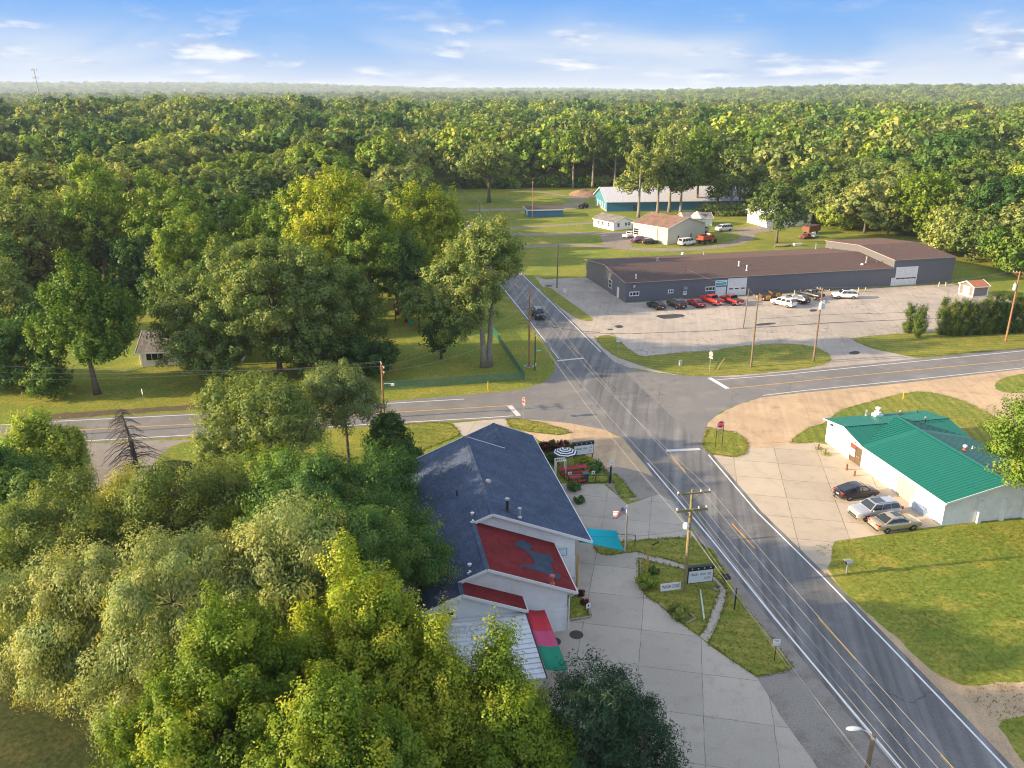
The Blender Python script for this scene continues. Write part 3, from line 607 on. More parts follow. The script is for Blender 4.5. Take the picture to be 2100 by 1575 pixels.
# ---- three coloured awning
aw,M=bld('awning','sloping fabric awning in red, pink and green along the metal shed','awning',11.8,48.8)
AWM=[pmat('red awning cloth',(.48,.02,.04),.8,var=.05),pmat('pink awning cloth',(.46,.055,.14),.8,var=.05),pmat('green awning cloth',(.0,.19,.11),.8,var=.05)]
m=mbm(M); ys=[51.6,50.2,49.0,48.2,47.2,46.0,44.6]; inn=[(11.1+.0,y) for y in ys]; out=[12.75]*7
for k in range(6):
    mi=0 if k<2 else (1 if k<4 else 2)
    for s in range(4):
        a0,a1=s/4,(s+1)/4
        def pp(k_,a):
            y=ys[k_]; sag=.10*math.sin(PI*a); dy=.35*a
            return (11.1+(12.75-11.1)*a,y+dy,3.15-.55*a-sag)
        m.face([pp(k,a0),pp(k+1,a0),pp(k+1,a1),pp(k,a1)],mi)
o=m.build('canopy',AWM,aw,smooth=True,weld=True); md=o.modifiers.new('thick','SOLIDIFY'); md.thickness=.03
m=mbm(M)
for y in (45.0,48.4,51.7): m.tube([(12.72,y,0),(12.72,y,2.55)],.035,8)
m.tube([(12.74,44.7,2.52),(12.74,51.8,2.52)],.03,8); m.build('frame',STEEL,aw)
# ---- white building with the green roof
pz,M=bld('pizza_shop','long white block building with a bright green ribbed metal roof','building',61.6,70)
m=mbm(M); x0,x1,y0=54.95,68.3,61.55; e=2.6; ZR=4.15; XR=61.6
m.prism([(x0,0),(x1,0),(x1,e-.08),(XR,ZR-.08),(x0,e-.08)],1,y0,75.2)
m.prism([(75.2,0),(82.45,0),(82.45,2.75),(79,3.32),(75.2,2.52)],0,x0,68.4)
m.build('wall',BLOCKW,pz)
for v in (58.9,61.5,64.1,66.7): m=mbm(M); m.bb(v-.2,v+.2,y0-.28,y0,0,2.45); m.build('pilaster',BLOCKW,pz)
m=mbm(M)
slab(m,[(x0-.15,y0-.25,e),(XR,y0-.25,ZR),(XR,79.2,ZR),(x0-.15,75.1,e)],.07); slab(m,[(XR,y0-.25,ZR),(x1+.2,y0-.25,e),(x1+.2,75.1,e),(XR,79.2,ZR)],.07)
m.beam((XR,y0-.25,ZR+.03),(XR,79.2,ZR+.03),.35,.05)
n=int((75.1-y0)/.42)
for k in range(1,n):
    y=y0-.25+k*.42; m.beam((x0-.15,y,e+.008),(XR,y,ZR+.008),.035,.022); m.beam((XR,y,ZR+.008),(x1+.2,y,e+.008),.035,.022)
y=75.1
for k in range(1,10):
    f=k/10; yy=75.1+4.1*f; xa=x0-.15+(XR-x0+.15)*f; za=e+(ZR-e)*f
    m.beam((xa,yy,za+.02),(XR,yy,ZR+.02),.05,.035); m.beam((XR,yy,ZR+.02),(2*XR-xa+.1,yy,za+.02),.05,.035)
m.build('roof',GREEN,pz)
m=mbm(M)
slab(m,[(x0-.15,75.0,2.56),(68.6,75.0,2.56),(68.6,79,3.42),(x0-.15,79,3.42)],.07); slab(m,[(x0-.15,79,3.42),(68.6,79,3.42),(68.6,83.1,2.82),(x0-.15,83.1,2.82)],.07)
ribs(m,(x0-.15,75.0,2.56),(68.6,75.0,2.56),(x0-.15,79,3.42),(68.6,79,3.42),.42,.05,.035); ribs(m,(x0-.15,79,3.42),(68.6,79,3.42),(x0-.15,83.1,2.82),(68.6,83.1,2.82),.42,.05,.03)
m.beam((x0-.15,79,3.45),(68.6,79,3.45),.3,.05); g2=m.build('roof',GREENX,pz)
m=mbm(M)
m.beam((x0-.15,y0-.29,e-.05),(XR,y0-.29,ZR-.05),.05,.2); m.beam((XR,y0-.29,ZR-.05),(x1+.2,y0-.29,e-.05),.05,.2)
m.beam((x0-.19,y0-.25,e-.08),(x0-.19,75.0,e-.08),.06,.16); m.beam((x0-.19,75.0,2.5),(x0-.19,79,3.36),.06,.16); m.beam((x0-.19,79,3.36),(x0-.19,83.1,2.76),.06,.16)
m.build('fascia',WHITE,pz)
A=W(x0,0); 
def wpz(px,py): return vplane(A,UU,px,py)
BRN=pmat('brown door frame',(.17,.10,.07),.6)
m=mbm(M)
s0,_=wpz(1741,940); s1,_=wpz(1764,955)
lo,hi=min(s0,s1),max(s0,s1)
dr=opening(pz,M,'x',x0,lo,hi,.05,2.15,BRN,pmat('brown tinted glass',(.12,.085,.05),.25),2,2,'door',.07,-.06)
m=mbm(M); m.bb(x0-.075,x0-.06,hi-(hi-lo)*.46,hi-.12,1.68,2.0); m.build('poster',pmat('red poster',(.55,.06,.06),.5),dr)
m=mbm(M); m.bb(x0-.075,x0-.06,hi-(hi-lo)*.46,hi-.12,.7,1.6); m.build('poster',pmat('white poster',(.75,.75,.74),.5),dr)
m=mbm(M); m.bb(x0-.12,x0-.06,lo+.25,lo+.85,1.0,1.06); m.build('handle',STEEL,dr)
s0,_=wpz(1838,1010); s1,_=wpz(1872,1033); lo,hi=min(s0,s1),max(s0,s1)
opening(pz,M,'x',x0,lo,hi,.05,2.15,pmat('beige frame',(.52,.46,.36),.6),pmat('beige curtain glass',(.50,.45,.33),.35,var=.35,scale=4),3,1,'door',.07,-.06)
m=mbm(M); q0,_=wpz(1882,1052); m.prism([(q0+.9,0.0),(q0-1.5,0.0),(q0-1.2,.55),(q0+.5,.95),(q0+.9,.8)],0,x0-.45,x0+.02); m.build('wall_patch',pmat('blue grey patch',(.40,.47,.56),.6),pz)
DKT=pmat('dark sign lettering',(.09,.07,.06),.6); GRT=pmat('faded sign lettering',(.36,.36,.36),.6)
yc=(wpz(1713,905)[0]+wpz(1736,914)[0])/2
for s_,sz,zz,mt,dy in (('Extreme',.62,2.02,GRT,.35),('PIZZA',.62,1.55,DKT,-.1),('& GRINDERS',.26,1.18,GRT,.0),('363-6834',.34,.90,DKT,-.35)):
    text('lettering',s_,sz,mt,pz,(x0-.012-61.6,yc+dy-70,zz),(PI/2,0,-PI/2),.005)
for px,py in ((1708,871),(1758,906)):
    s_,zz=wpz(px,py); m=mbm(M); m.bb(x0-.2,x0,s_-.12,s_+.12,zz-.05,zz+.05); m.box((x0-.16,s_+.12,zz-.03),(.16,.12,.16)); m.box((x0-.16,s_-.12,zz-.03),(.16,.12,.16)); m.build('flood_lamp',BLACK,pz)
s_,zz=wpz(1858,979); m=mbm(M); m.bb(x0-.1,x0,s_-.06,s_+.06,zz-.08,zz+.08); m.build('wall_lamp',STEEL,pz)
zN=lambda u:3.42-.146*(u-79)
for (px,py,kind) in ((1776,852,'a'),(1799,853,'b'),(1846,850,'c'),(1881,846,'d')):
    v,u,z=on_roof(px,py,zN,'u')
    if kind=='a': pipe(pz,M,(v,u,z),.75,.09,[STEEL,STEEL],1.5)
    if kind=='c': pipe(pz,M,(v,u,z),.55,.12,[pmat('brick red flue',(.33,.10,.07),.7),STEEL],1.4)
    if kind=='d': pipe(pz,M,(v,u,z),.3,.05,[BLACK,BLACK],1.2)
    if kind=='b':
        m=mbm(M); m.bb(v-.5,v+.5,u-.45,u+.45,z-.2,z+.3); m.lathe([(.42,.3),(.42,.55),(.24,.62),(.2,.85),(.34,.95),(.34,1.1),(.12,1.15)],14,(v,u,z)); m.build('exhaust_fan',PIPEW,pz)
zPE=lambda v:ZR-(v-XR)*.225
v,u,z=on_roof(1978,923,zPE); pipe(pz,M,(v,u,z),.6,.15,[pmat('brick red flue',(.33,.10,.07),.7),PIPEW],1.6)
v,u,z=on_roof(1994,920,zPE); pipe(pz,M,(v,u,z),.32,.05,[PIPEW,PIPEW],1.2)
v,u,z=on_roof(1909,868,lambda q:3.42-.15*(q-79),'u'); pipe(pz,M,(v,u+1,z),.45,.06,[BLACK,STEEL],2.2)
# ---- long grey building
A=P(1282,620); B=P(1951,579); eg=(B-A).normalized(); rzg=ang(A,B); LEN=(B-A).length
gb=thing('grey_workshop','long grey metal workshop with a brown ribbed roof and taller east block','building',A,rzg); M=Matrix.Identity(4)
def wg(px,py): return vplane(A,eg,px,py)
XT=wg(1827,588)[0]; D=24.8; HE,HR=4.05,5.35; TE,TR=5.75,6.9
m=MB(); m.bb(0,XT,0,.001,0,.001)
m=MB(); m.face([(0,0,0),(XT,0,0),(XT,0,HE),(0,0,HE)]); m.build('wall',GREYW,gb); m=MB(); m.face([(0,D,0),(0,D,HE),(XT,D,HE),(XT,D,0)]); m.build('wall',GREYW,gb)
m=MB(); m.face([(0,0,0),(0,0,HE),(0,D/2,HR-.06),(0,D,HE),(0,D,0)]); m.build('wall',GREYWY,gb)
m=MB(); m.face([(XT,0,0),(LEN,0,0),(LEN,0,TE),(XT,0,TE)]); m.build('wall',GREYW,gb); m=MB(); m.face([(XT,D+.6,0),(XT,D+.6,TE),(LEN,D+.6,TE),(LEN,D+.6,0)]); m.build('wall',GREYW,gb)
m=MB(); m.face([(XT,0,0),(XT,0,TE),(XT,D/2,TR-.06),(XT,D+.6,TE),(XT,D+.6,0)]); m.build('wall',GREYWY,gb); m=MB(); m.face([(LEN,0,0),(LEN,D+.6,0),(LEN,D+.6,TE),(LEN,D/2,TR-.06),(LEN,0,TE)]); m.build('wall',GREYWY,gb)
m=MB()
for (a,b,yA,yB,he,hr) in ((-.25,XT-.01,-.2,D+.2,HE,HR),(XT-.15,LEN+.25,-.2,D+.8,TE,TR)):
    slab(m,[(a,yA,he+.02),(b,yA,he+.02),(b,D/2,hr),(a,D/2,hr)],.05); slab(m,[(a,D/2,hr),(b,D/2,hr),(b,yB,he+.02),(a,yB,he+.02)],.05)
    ribs(m,(a,yA,he+.02),(b,yA,he+.02),(a,D/2,hr),(b,D/2,hr),.75,.07,.045); ribs(m,(a,D/2,hr),(b,D/2,hr),(a,yB,he+.02),(b,yB,he+.02),.75,.07,.045)
m.build('roof',BROWNR,gb)
TANF=pmat('tan metal flashing',(.34,.27,.22),.5)
m=MB(); m.beam((-.27,-.24,HE-.02),(XT-.1,-.24,HE-.02),.07,.12); m.beam((XT-.15,-.24,TE-.02),(LEN+.25,-.24,TE-.02),.07,.12); m.beam((-.29,-.2,HE-.03),(-.29,D/2,HR-.05),.06,.16); m.beam((-.29,D/2,HR-.05),(-.29,D+.2,HE-.03),.06,.16); m.beam((XT-.19,-.2,TE-.03),(XT-.19,D/2,TR-.05),.06,.16); m.beam((XT-.19,D/2,TR-.05),(XT-.19,D+.8,TE-.03),.06,.16)
m.build('fascia',TANF,gb)
def gwin(p0,p1,n,mm=1):
    a0,z1=wg(*p0); a1,z0=wg(*p1); return opening(gb,M,'y',0,a0,a1,max(z0,.05),z1,WHITE,DARKGL,n,mm,'window',.16,-.06)
gwin((1291,598.5),(1310.5,606.5),3); gwin((1370,594),(1380.5,601),2); gwin((1447,588),(1466.5,596),3)
a0,z1=wg(1468,589); a1,_=wg(1487,609); fo=opening(gb,M,'y',0,a0,a1,.03,z1,WHITE,pmat('white door panel',(.68,.68,.68),.55),2,1,'door',.09,-.06)
a0,z1=wg(1494.5,572.5); a1,_=wg(1527,607); garage_door(gb,M,0,a0,a1,.02,z1,-1,3,.42)
a0,z1=wg(1840,549.5); a1,_=wg(1875,588); garage_door(gb,M,0,a0,a1,.02,z1,-1,4,.40)
a0,z1=wg(1826.5,570); a1,_=wg(1836,589); opening(gb,M,'y',0,a0+.2,a1,.03,z1,WHITE,pmat('white door panel',(.68,.68,.68),.55),1,1,'door',.08,-.06)
a0,z1=wg(1467.5,575); a1,z0=wg(1490.5,584.5); m=MB(); m.bb(a0,a1,-.1,0,z0,z1); sg=m.build('wall_sign',WHITE,gb)
m=MB(); m.bb(a0+.12,a1-.12,-.112,-.1,z0+.12,z0+.12+(z1-z0)*.45); m.bb(a0+.12,a1-.5,-.112,-.1,z1-.3,z1-.14); m.build('sign_panel',pmat('teal sign',(.02,.36,.42),.4),sg)
m=MB(); a0,z1=wg(1401,588); a1,z0=wg(1409,593); m.bb(a0,a1,-.35,0,z0,z1); m.build('meter_box',pmat('grey box',(.25,.26,.28),.5),gb)
m=MB(); a0,z1=wg(1401,597); a1,z0=wg(1407,604); m.bb(a0,a1,-.2,0,z0,z1); bx_=m.build('meter_box',WHITE,gb)
m=MB(); m.box(((a0+a1)/2,-.21,(z0+z1)/2+.1),(.3,.03,.3)); m.build('dial',BLACK,bx_)
m=MB(); a0,z0=wg(1298.5,588); m.bb(a0-.2,a0+.2,-.5,0,z0-.1,z0+.15); m.box((a0,-.5,z0+.3),(.5,.3,.3)); m.build('flood_lamp',STEEL,gb)
def wgl(px,py): return vplane(A,Vector((-eg.y,eg.x,0)),px,py)
a0,z1=wgl(1255.5,575); a1,z0=wgl(1248,588); opening(gb,M,'x',0,min(a0,a1),max(a0,a1),z0,z1,WHITE,DARKGL,1,2,'window',.12,-.06)
a0,z1=wgl(1270,588); a1,_=wgl(1266,611); opening(gb,M,'x',0,min(a0,a1),min(a0,a1)+1.1,.03,2.2,WHITE,pmat('white door panel',(.68,.68,.68),.55),1,1,'door',.08,-.06)
gz=lambda y:HE+.02+(HR-HE)*(y/(D/2)) if y<D/2 else HE+.02+(HR-HE)*((D-y)/(D/2))
def groof(px,py):
    z=4.8
    for _ in range(40):
        q=P(px,py,z)-A; y=q.dot(Vector((-eg.y,eg.x,0))); z=z*.5+gz(y)*.5
    q=P(px,py,z)-A; return q.dot(eg),q.dot(Vector((-eg.y,eg.x,0))),z
for (px,py,h,r,mt) in ((1304,571,.9,.12,'w'),(1515,545.5,1.0,.13,'w'),(1531,555,1.2,.13,'w'),(1291.5,530,1.3,.09,'s'),(1349,534,.6,.2,'s'),(1443,523,.8,.12,'s'),(1673,511,1.3,.12,'s'),(1776,539,1.4,.14,'s'),(1798,538,.8,.06,'s'),(1400,520,.3,.2,'w'),(1768,543,.3,.2,'w'),(1704,510.5,.6,.06,'s')):
    x,y,z=groof(px,py); pipe(gb,M,(x,y,z),h,r,[PIPEW,PIPEW] if mt=='w' else [STEEL,STEEL],1.5)
x,y,z=groof(1405,568); m=MB(); m.tube([(x,y+.1,z-.2),(x,y+.1,z+2.0),(x,y-.2,z+2.15),(x,y-.35,z+2.0)],.06,8); m.beam((x-.25,y+.1,z+1.9),(x+.25,y+.1,z+1.9),.06,.06); m.build('service_mast',RUST,gb)
MASTTOP=gb.matrix_world if False else (A+eg*x+Vector((-eg.y,eg.x,0))*(y+.1)+Vector((0,0,z+1.8)))
# ---- generic small gabled building: local x across, y along the ridge
def gabled(name,label,cat,org,rz,w,l,he,hr,wall,roof,trim=WHITE,oh=.35,xr=None,rb=0):
    r=thing(name,label,cat,org,rz); xr=w/2 if xr is None else xr
    m=MB(); m.prism([(0,0),(w,0),(w,he),(xr,hr-.1),(0,he)],1,0,l); m.build('wall',wall,r)
    m=MB(); k1=(hr-he)/xr; k2=(hr-he)/(w-xr)
    slab(m,[(-oh,-oh,he-k1*oh+.06),(xr,-oh,hr+.06),(xr,l+oh,hr+.06),(-oh,l+oh,he-k1*oh+.06)],.1); slab(m,[(xr,-oh,hr+.06),(w+oh,-oh,he-k2*oh+.06),(w+oh,l+oh,he-k2*oh+.06),(xr,l+oh,hr+.06)],.1)
    if rb:
        ribs(m,(-oh,-oh,he-k1*oh+.06),(-oh,l+oh,he-k1*oh+.06),(xr,-oh,hr+.06),(xr,l+oh,hr+.06),rb,.07,.045); ribs(m,(w+oh,-oh,he-k2*oh+.06),(w+oh,l+oh,he-k2*oh+.06),(xr,-oh,hr+.06),(xr,l+oh,hr+.06),rb,.07,.045)
    m.build('roof',roof,r)
    m=MB()
    for y in (-oh-.03,l+oh+.03):
        m.beam((-oh,y,he-k1*oh),(xr,y,hr),.05,.2); m.beam((xr,y,hr),(w+oh,y,he-k2*oh),.05,.2)
    m.beam((-oh-.03,-oh,he-k1*oh-.01),(-oh-.03,l+oh,he-k1*oh-.01),.05,.16); m.beam((w+oh+.03,-oh,he-k2*oh-.01),(w+oh+.03,l+oh,he-k2*oh-.01),.05,.16)
    m.build('fascia',trim,r); return r
I4=Matrix.Identity(4)
# small shed with the orange roof: ridge runs along the sunlit-to-right direction
a=P(1941,594); b=P(1966,602); e_=(b-a).normalized(); ln=(b-a).length
s=gabled('garden_shed','small grey shed with white corners and an orange roof beside the lot','shed',b+VV*0.0,ang(b,P(1993,600))-PI/2,ln,3.6,2.3,3.1,lined('grey shed siding',(.19,.165,.15),2,.2,.8,.15),pmat('orange roof sheet',(.42,.14,.06),.6,var=.25),oh=.3)
m=MB()
for x,y in ((-.0,0),(ln,0),(0,3.6),(ln,3.6)): m.box((x,y,1.12),(.2,.2,2.24))
m.bb(-.04,ln+.04,-.04,3.64,0.0,.22); m.build('corner_board',WHITE,s)
opening(s,I4,'y',0,ln/2-.85,ln/2+.85,.22,2.0,WHITE,pmat('white door panel',(.68,.68,.68),.55),1,1,'door',.08,-.06)
# blue flat roofed hut
a=P(1083,446); b=P(1155,444.5); hut=thing('blue_hut','low flat roofed blue hut with white trim standing in the field','hut',a,ang(a,b)); L_=(b-a).length
BLUEW=lined('blue ribbed wall',(.035,.16,.27),0,.6,.8,.15,.6,.1)
m=MB(); m.bb(0,L_,0,6.5,0,2.3); m.build('wall',BLUEW,hut)
m=MB(); slab(m,[(-.5,-.5,2.62),(L_+.5,-.5,2.62),(L_+.5,7.0,2.95),(-.5,7.0,2.95)],.05); m.build('roof',pmat('dark brown roof felt',(.10,.06,.055),.8,var=.3),hut)
m=MB(); m.bb(-.55,L_+.55,-.55,-.5,2.28,2.6); m.prism([(-.55,2.28),(7.0,2.62),(7.0,2.94),(-.55,2.6)],0,-.56,-.5); m.prism([(-.55,2.28),(7.0,2.62),(7.0,2.94),(-.55,2.6)],0,L_+.5,L_+.56); m.build('fascia',WHITE,hut)
m=MB(); m.bb(-.03,0,1.0,4.5,.3,2.1); m.build('door',pmat('pale blue door',(.35,.45,.5),.6),hut)
# blue barn with the pale metal roof
a=P(1244,434); c_=P(1207,418); b=P(1540,430); rzb=ang(a,b)
BARNW=lined('barn blue wall sheet',(.02,.15,.25),1,.6,.82,.15,.5,.1); BARNG=lined('barn blue gable sheet',(.06,.22,.29),0,.6,.85,.15,.5,.08)
BARNR=lined('pale ribbed barn roof',(.56,.55,.58),1,1.0,.8,.2,.4,.1,dirt=(.42,.38,.36,.4))
wid=(c_-a).length
bn=gabled('blue_barn','long blue barn with a pale ribbed metal roof behind the tall trees','barn',a,rzb-PI/2,-0.0+wid,(b-a).length*1.02,3.6,7.0,BARNW,BARNR,oh=.5,rb=1.4) if False else None
bn=thing('blue_barn','long blue barn with a pale ribbed metal roof behind the tall trees','barn',a,rzb); L_=(b-a).length+1
m=MB(); m.face([(0,0,0),(L_,0,0),(L_,0,3.6),(0,0,3.6)]); m.build('wall',lined('barn blue long wall',(.02,.15,.25),0,.6,.82,.15,.5,.1),bn); m=MB(); m.face([(0,wid,0),(0,wid,3.6),(L_,wid,3.6),(L_,wid,0)]); m.build('wall',lined('barn blue long wall',(.02,.15,.25),0,.6,.82,.15,.5,.1),bn)
m=MB(); m.face([(0,0,0),(0,0,3.6),(0,wid/2,7.3),(0,wid,3.6),(0,wid,0)]); m.build('wall',lined('barn gable sheet',(.06,.22,.29),1,.6,.85,.15,.5,.08),bn); m=MB(); m.face([(L_,0,0),(L_,wid,0),(L_,wid,3.6),(L_,wid/2,7.3),(L_,0,3.6)]); m.build('wall',lined('barn gable sheet',(.06,.22,.29),1,.6,.85,.15,.5,.08),bn)
m=MB(); BRF=lined('pale barn roof sheet',(.56,.55,.58),0,.95,.8,.2,.4,.1,dirt=(.42,.38,.36,.4))
slab(m,[(-.6,-.6,3.4),(L_+.6,-.6,3.4),(L_+.6,wid/2,7.45),(-.6,wid/2,7.45)],.08); slab(m,[(-.6,wid/2,7.45),(L_+.6,wid/2,7.45),(L_+.6,wid+.6,3.4),(-.6,wid+.6,3.4)],.08)
ribs(m,(-.6,-.6,3.4),(L_+.6,-.6,3.4),(-.6,wid/2,7.45),(L_+.6,wid/2,7.45),.95,.08,.05); m.build('roof',BRF,bn)
m=MB(); m.beam((-.63,-.6,3.34),(-.63,wid/2,7.4),.05,.25); m.beam((-.63,wid/2,7.4),(-.63,wid+.6,3.34),.05,.25); m.beam((-.6,-.63,3.34),(L_+.6,-.63,3.34),.05,.2); m.build('fascia',WHITE,bn)
for k in range(4): 
    y=wid*.12+wid*.19*k; opening(bn,I4,'x',0,y,y+1.7,.9,2.5,WHITE,pmat('pale barn window',(.45,.5,.52),.3),2,1,'window',.12,-.06)
m=MB(); m.bb(-.05,0,0,wid,0,.6); m.build('plinth',pmat('tan brick plinth',(.42,.36,.26),.8),bn)
m=MB(); m.bb(9.6,9.8,-.06,0,0,2.3); m.bb(10.6,10.8,-.06,0,0,2.3); m.bb(9.8,10.6,-.05,0,0,2.2); m.build('door',pmat('dark blue door',(.01,.08,.14),.5),bn)
m=MB(); m.bb(L_*.82,L_*.9,wid/2-1.2,wid/2+1.2,7.3,7.9); m.build('roof_vent',STEEL,bn)
# white cottage
a=P(1258,473); b=P(1297,469); c_=P(1231,463)
rzc=ang(a,b); w_=(b-a).length; l_=(c_-a).length
wc=gabled('white_cottage','small white cottage with a tan roof in the field','house',a,rzc,w_,l_,2.55,4.0,lined('cottage white siding',(.76,.76,.77),2,.25,.9,.12),SHGREY,oh=.4)
opening(wc,I4,'y',0,w_*.18,w_*.32,.9,2.2,WHITE,DARKGL,1,2,'window',.09,-.05); opening(wc,I4,'y',0,w_*.58,w_*.70,1.1,2.2,WHITE,DARKGL,1,2,'window',.09,-.05); opening(wc,I4,'y',0,w_*.74,w_*.86,1.1,2.2,WHITE,DARKGL,1,2,'window',.09,-.05)
for f in (.2,.5,.72): opening(wc,I4,'x',0,l_*f,l_*f+1.0,1.0,2.1,WHITE,DARKGL,1,2,'window',.09,-.05)
opening(wc,I4,'x',0,l_*.85,l_*.85+.9,.05,2.1,WHITE,pmat('grey door',(.35,.37,.4),.5),1,1,'door',.09,-.05)
# cream garage with the brown roof
a=P(1368,502); b=P(1444,490); c_=P(1317,487)
rzc=ang(a,b); w_=(b-a).length; l_=(c_-a).length
CREAM=lined('cream ribbed wall',(.56,.52,.43),0,.5,.88,.15,.6,.06)
gr=gabled('cream_garage','tall cream garage with a reddish brown shingle roof','garage',a,rzc,w_,l_,4.7,6.9,CREAM,SHBROWN,oh=.4)
for f in (.26,.60): opening(gr,I4,'y',0,w_*f,w_*f+.75,.9,2.2,pmat('cream frame',(.5,.46,.38),.6),DARKGL,1,2,'window',.1,-.05)
opening(gr,I4,'x',0,l_*.35,l_*.35+1.0,.05,2.1,WHITE,WHITE,1,1,'door',.09,-.05); opening(gr,I4,'x',0,l_*.55,l_*.55+2.6,.05,3.2,WHITE,pmat('white door panel',(.68,.68,.68),.55),1,4,'door',.12,-.05); opening(gr,I4,'x',0,l_*.82,l_*.82+2.2,1.2,3.2,WHITE,DARKGL,1,3,'window',.12,-.05)
m=MB(); m.bb(-.1,0,l_*.28,l_*.28+.12,0,4.6); m.build('downspout',pmat('brown downspout',(.2,.13,.1),.5),gr)
m=MB(); m.prism([(w_,0),(w_+4.4,0),(w_+4.4,2.3),(w_,3.5)],1,2.0,l_*.75); m.build('wing',pmat('pale grey siding',(.5,.52,.54),.6),gr)
m=MB(); slab(m,[(w_-.0,1.7,3.75),(w_+4.9,1.7,2.42),(w_+4.9,l_*.78,2.42),(w_,l_*.78,3.75)],.1); o=m.build('roof',SHDARK,gr); o['label']='dark shingle roof of the side wing'
opening(gr,I4,'y',2.0,w_+.6,w_+1.6,.05,2.1,WHITE,WHITE,1,1,'door',.08,-.05); opening(gr,I4,'y',2.0,w_+2.4,w_+3.8,.9,2.0,WHITE,DARKGL,2,1,'window',.08,-.05)
# gazebo and grey shed behind the garage
g0=P(1428,462); gz_=thing('gazebo','small gazebo with a pointed pale roof behind the cream garage','gazebo',g0,.3)
m=MB(); m.lathe([(3.0,2.5),(2.9,2.62),(1.4,3.5),(1.35,3.7),(.05,4.5)],8); m.build('roof',pmat('pale gazebo roof',(.58,.53,.50),.6),gz_)
for k in range(8): m=MB(); m.tube([(2.6*math.cos(k*PI/4),2.6*math.sin(k*PI/4),0),(2.6*math.cos(k*PI/4),2.6*math.sin(k*PI/4),2.6)],.09,6); m.build('post',pmat('brown timber',(.25,.13,.08),.8),gz_)
m=MB(); m.lathe([(2.6,.1),(2.62,1.0),(2.55,1.0),(2.5,.1)],8); m.build('railing',pmat('brown timber',(.25,.13,.08),.8),gz_)
a=P(1392,457); gs=gabled('grey_outbuilding','grey roofed outbuilding half hidden behind the cream garage','shed',a,RZ*.2-PI/2,7,9,2.6,3.8,SIDING,SHGREY)
# white house half hidden by the trees on the right
a=P(1572,467); b=P(1662,463)
wh=gabled('white_house','white house with a pale roof half hidden behind the spreading oak','house',a,ang(a,b),(b-a).length,12,4.2,6.4,lined('house white siding',(.74,.74,.74),2,.25,.9,.12),pmat('pale metal roof',(.62,.60,.60),.5,var=.1),oh=.5)
for f in (.15,.4,.65,.85): opening(wh,I4,'y',0,(b-a).length*f,(b-a).length*f+1.2,1.2,2.6,WHITE,DARKGL,1,2,'window',.1,-.05)
# house under the great oak on the left
a=P(292,752)
lh=thing('ranch_house','white sided house with a grey roof half hidden under the great oak','house',a,RZ-.05)
m=MB(); m.prism([(0,0),(0,2.55),(4.5,4.4),(9,2.55),(9,0)],0,0,15); m.build('wall',SIDING,lh)
m=MB(); slab(m,[(-.6,-.7,2.4),(15.6,-.7,2.4),(15.6,4.5,4.55),(-.6,4.5,4.55)],.12); slab(m,[(-.6,4.5,4.55),(15.6,4.5,4.55),(15.6,9.7,2.4),(-.6,9.7,2.4)],.12); m.build('roof',SHGREY,lh)
m=MB(); m.beam((-.62,-.7,2.33),(-.62,4.5,4.48),.05,.22); m.beam((-.62,4.5,4.48),(-.62,9.7,2.33),.05,.22); m.beam((-.6,-.73,2.33),(15.6,-.73,2.33),.05,.2); m.build('fascia',WHITE,lh)
opening(lh,I4,'y',0,.7,3.4,.9,2.15,WHITE,DARKGL,3,1,'window',.1,-.05); opening(lh,I4,'y',0,6,8.5,.9,2.15,WHITE,DARKGL,2,1,'window',.1,-.05)
m=MB(); m.tube([(0,-.5,2.3),(-.1,-.2,2.0),(-.1,-.15,.3),(-2.3,-2.8,.08)],.06,6); m.build('downspout',WHITE,lh)
a=P(322,672); g2=gabled('rear_garage','small garage with a dark slate roof behind the white sided house','garage',a+Vector((0,2,0)),RZ,6,8,2.4,3.9,SIDING,SHINGLE)
# houses seen through gaps far off
for (px,py,w_,l_,he,hr,wm,rm,lb,rz) in ((826,366,11,14,3.2,5.6,SIDING,SHGREY,'grey roofed house glimpsed through the trees left of the lone field tree',.4),(1096,350,12,15,5.2,8.2,pmat('tan siding',(.5,.42,.34),.7),SHBROWN,'tan house peeping out of the wood behind the field',.2),(1113,372,9,12,3,5.2,SIDING,SHDARK,'low dark roofed house at the wood edge behind the field',.3)):
    gabled('distant_house',lb,'house',P(px,py),rz,w_,l_,he,hr,wm,rm)
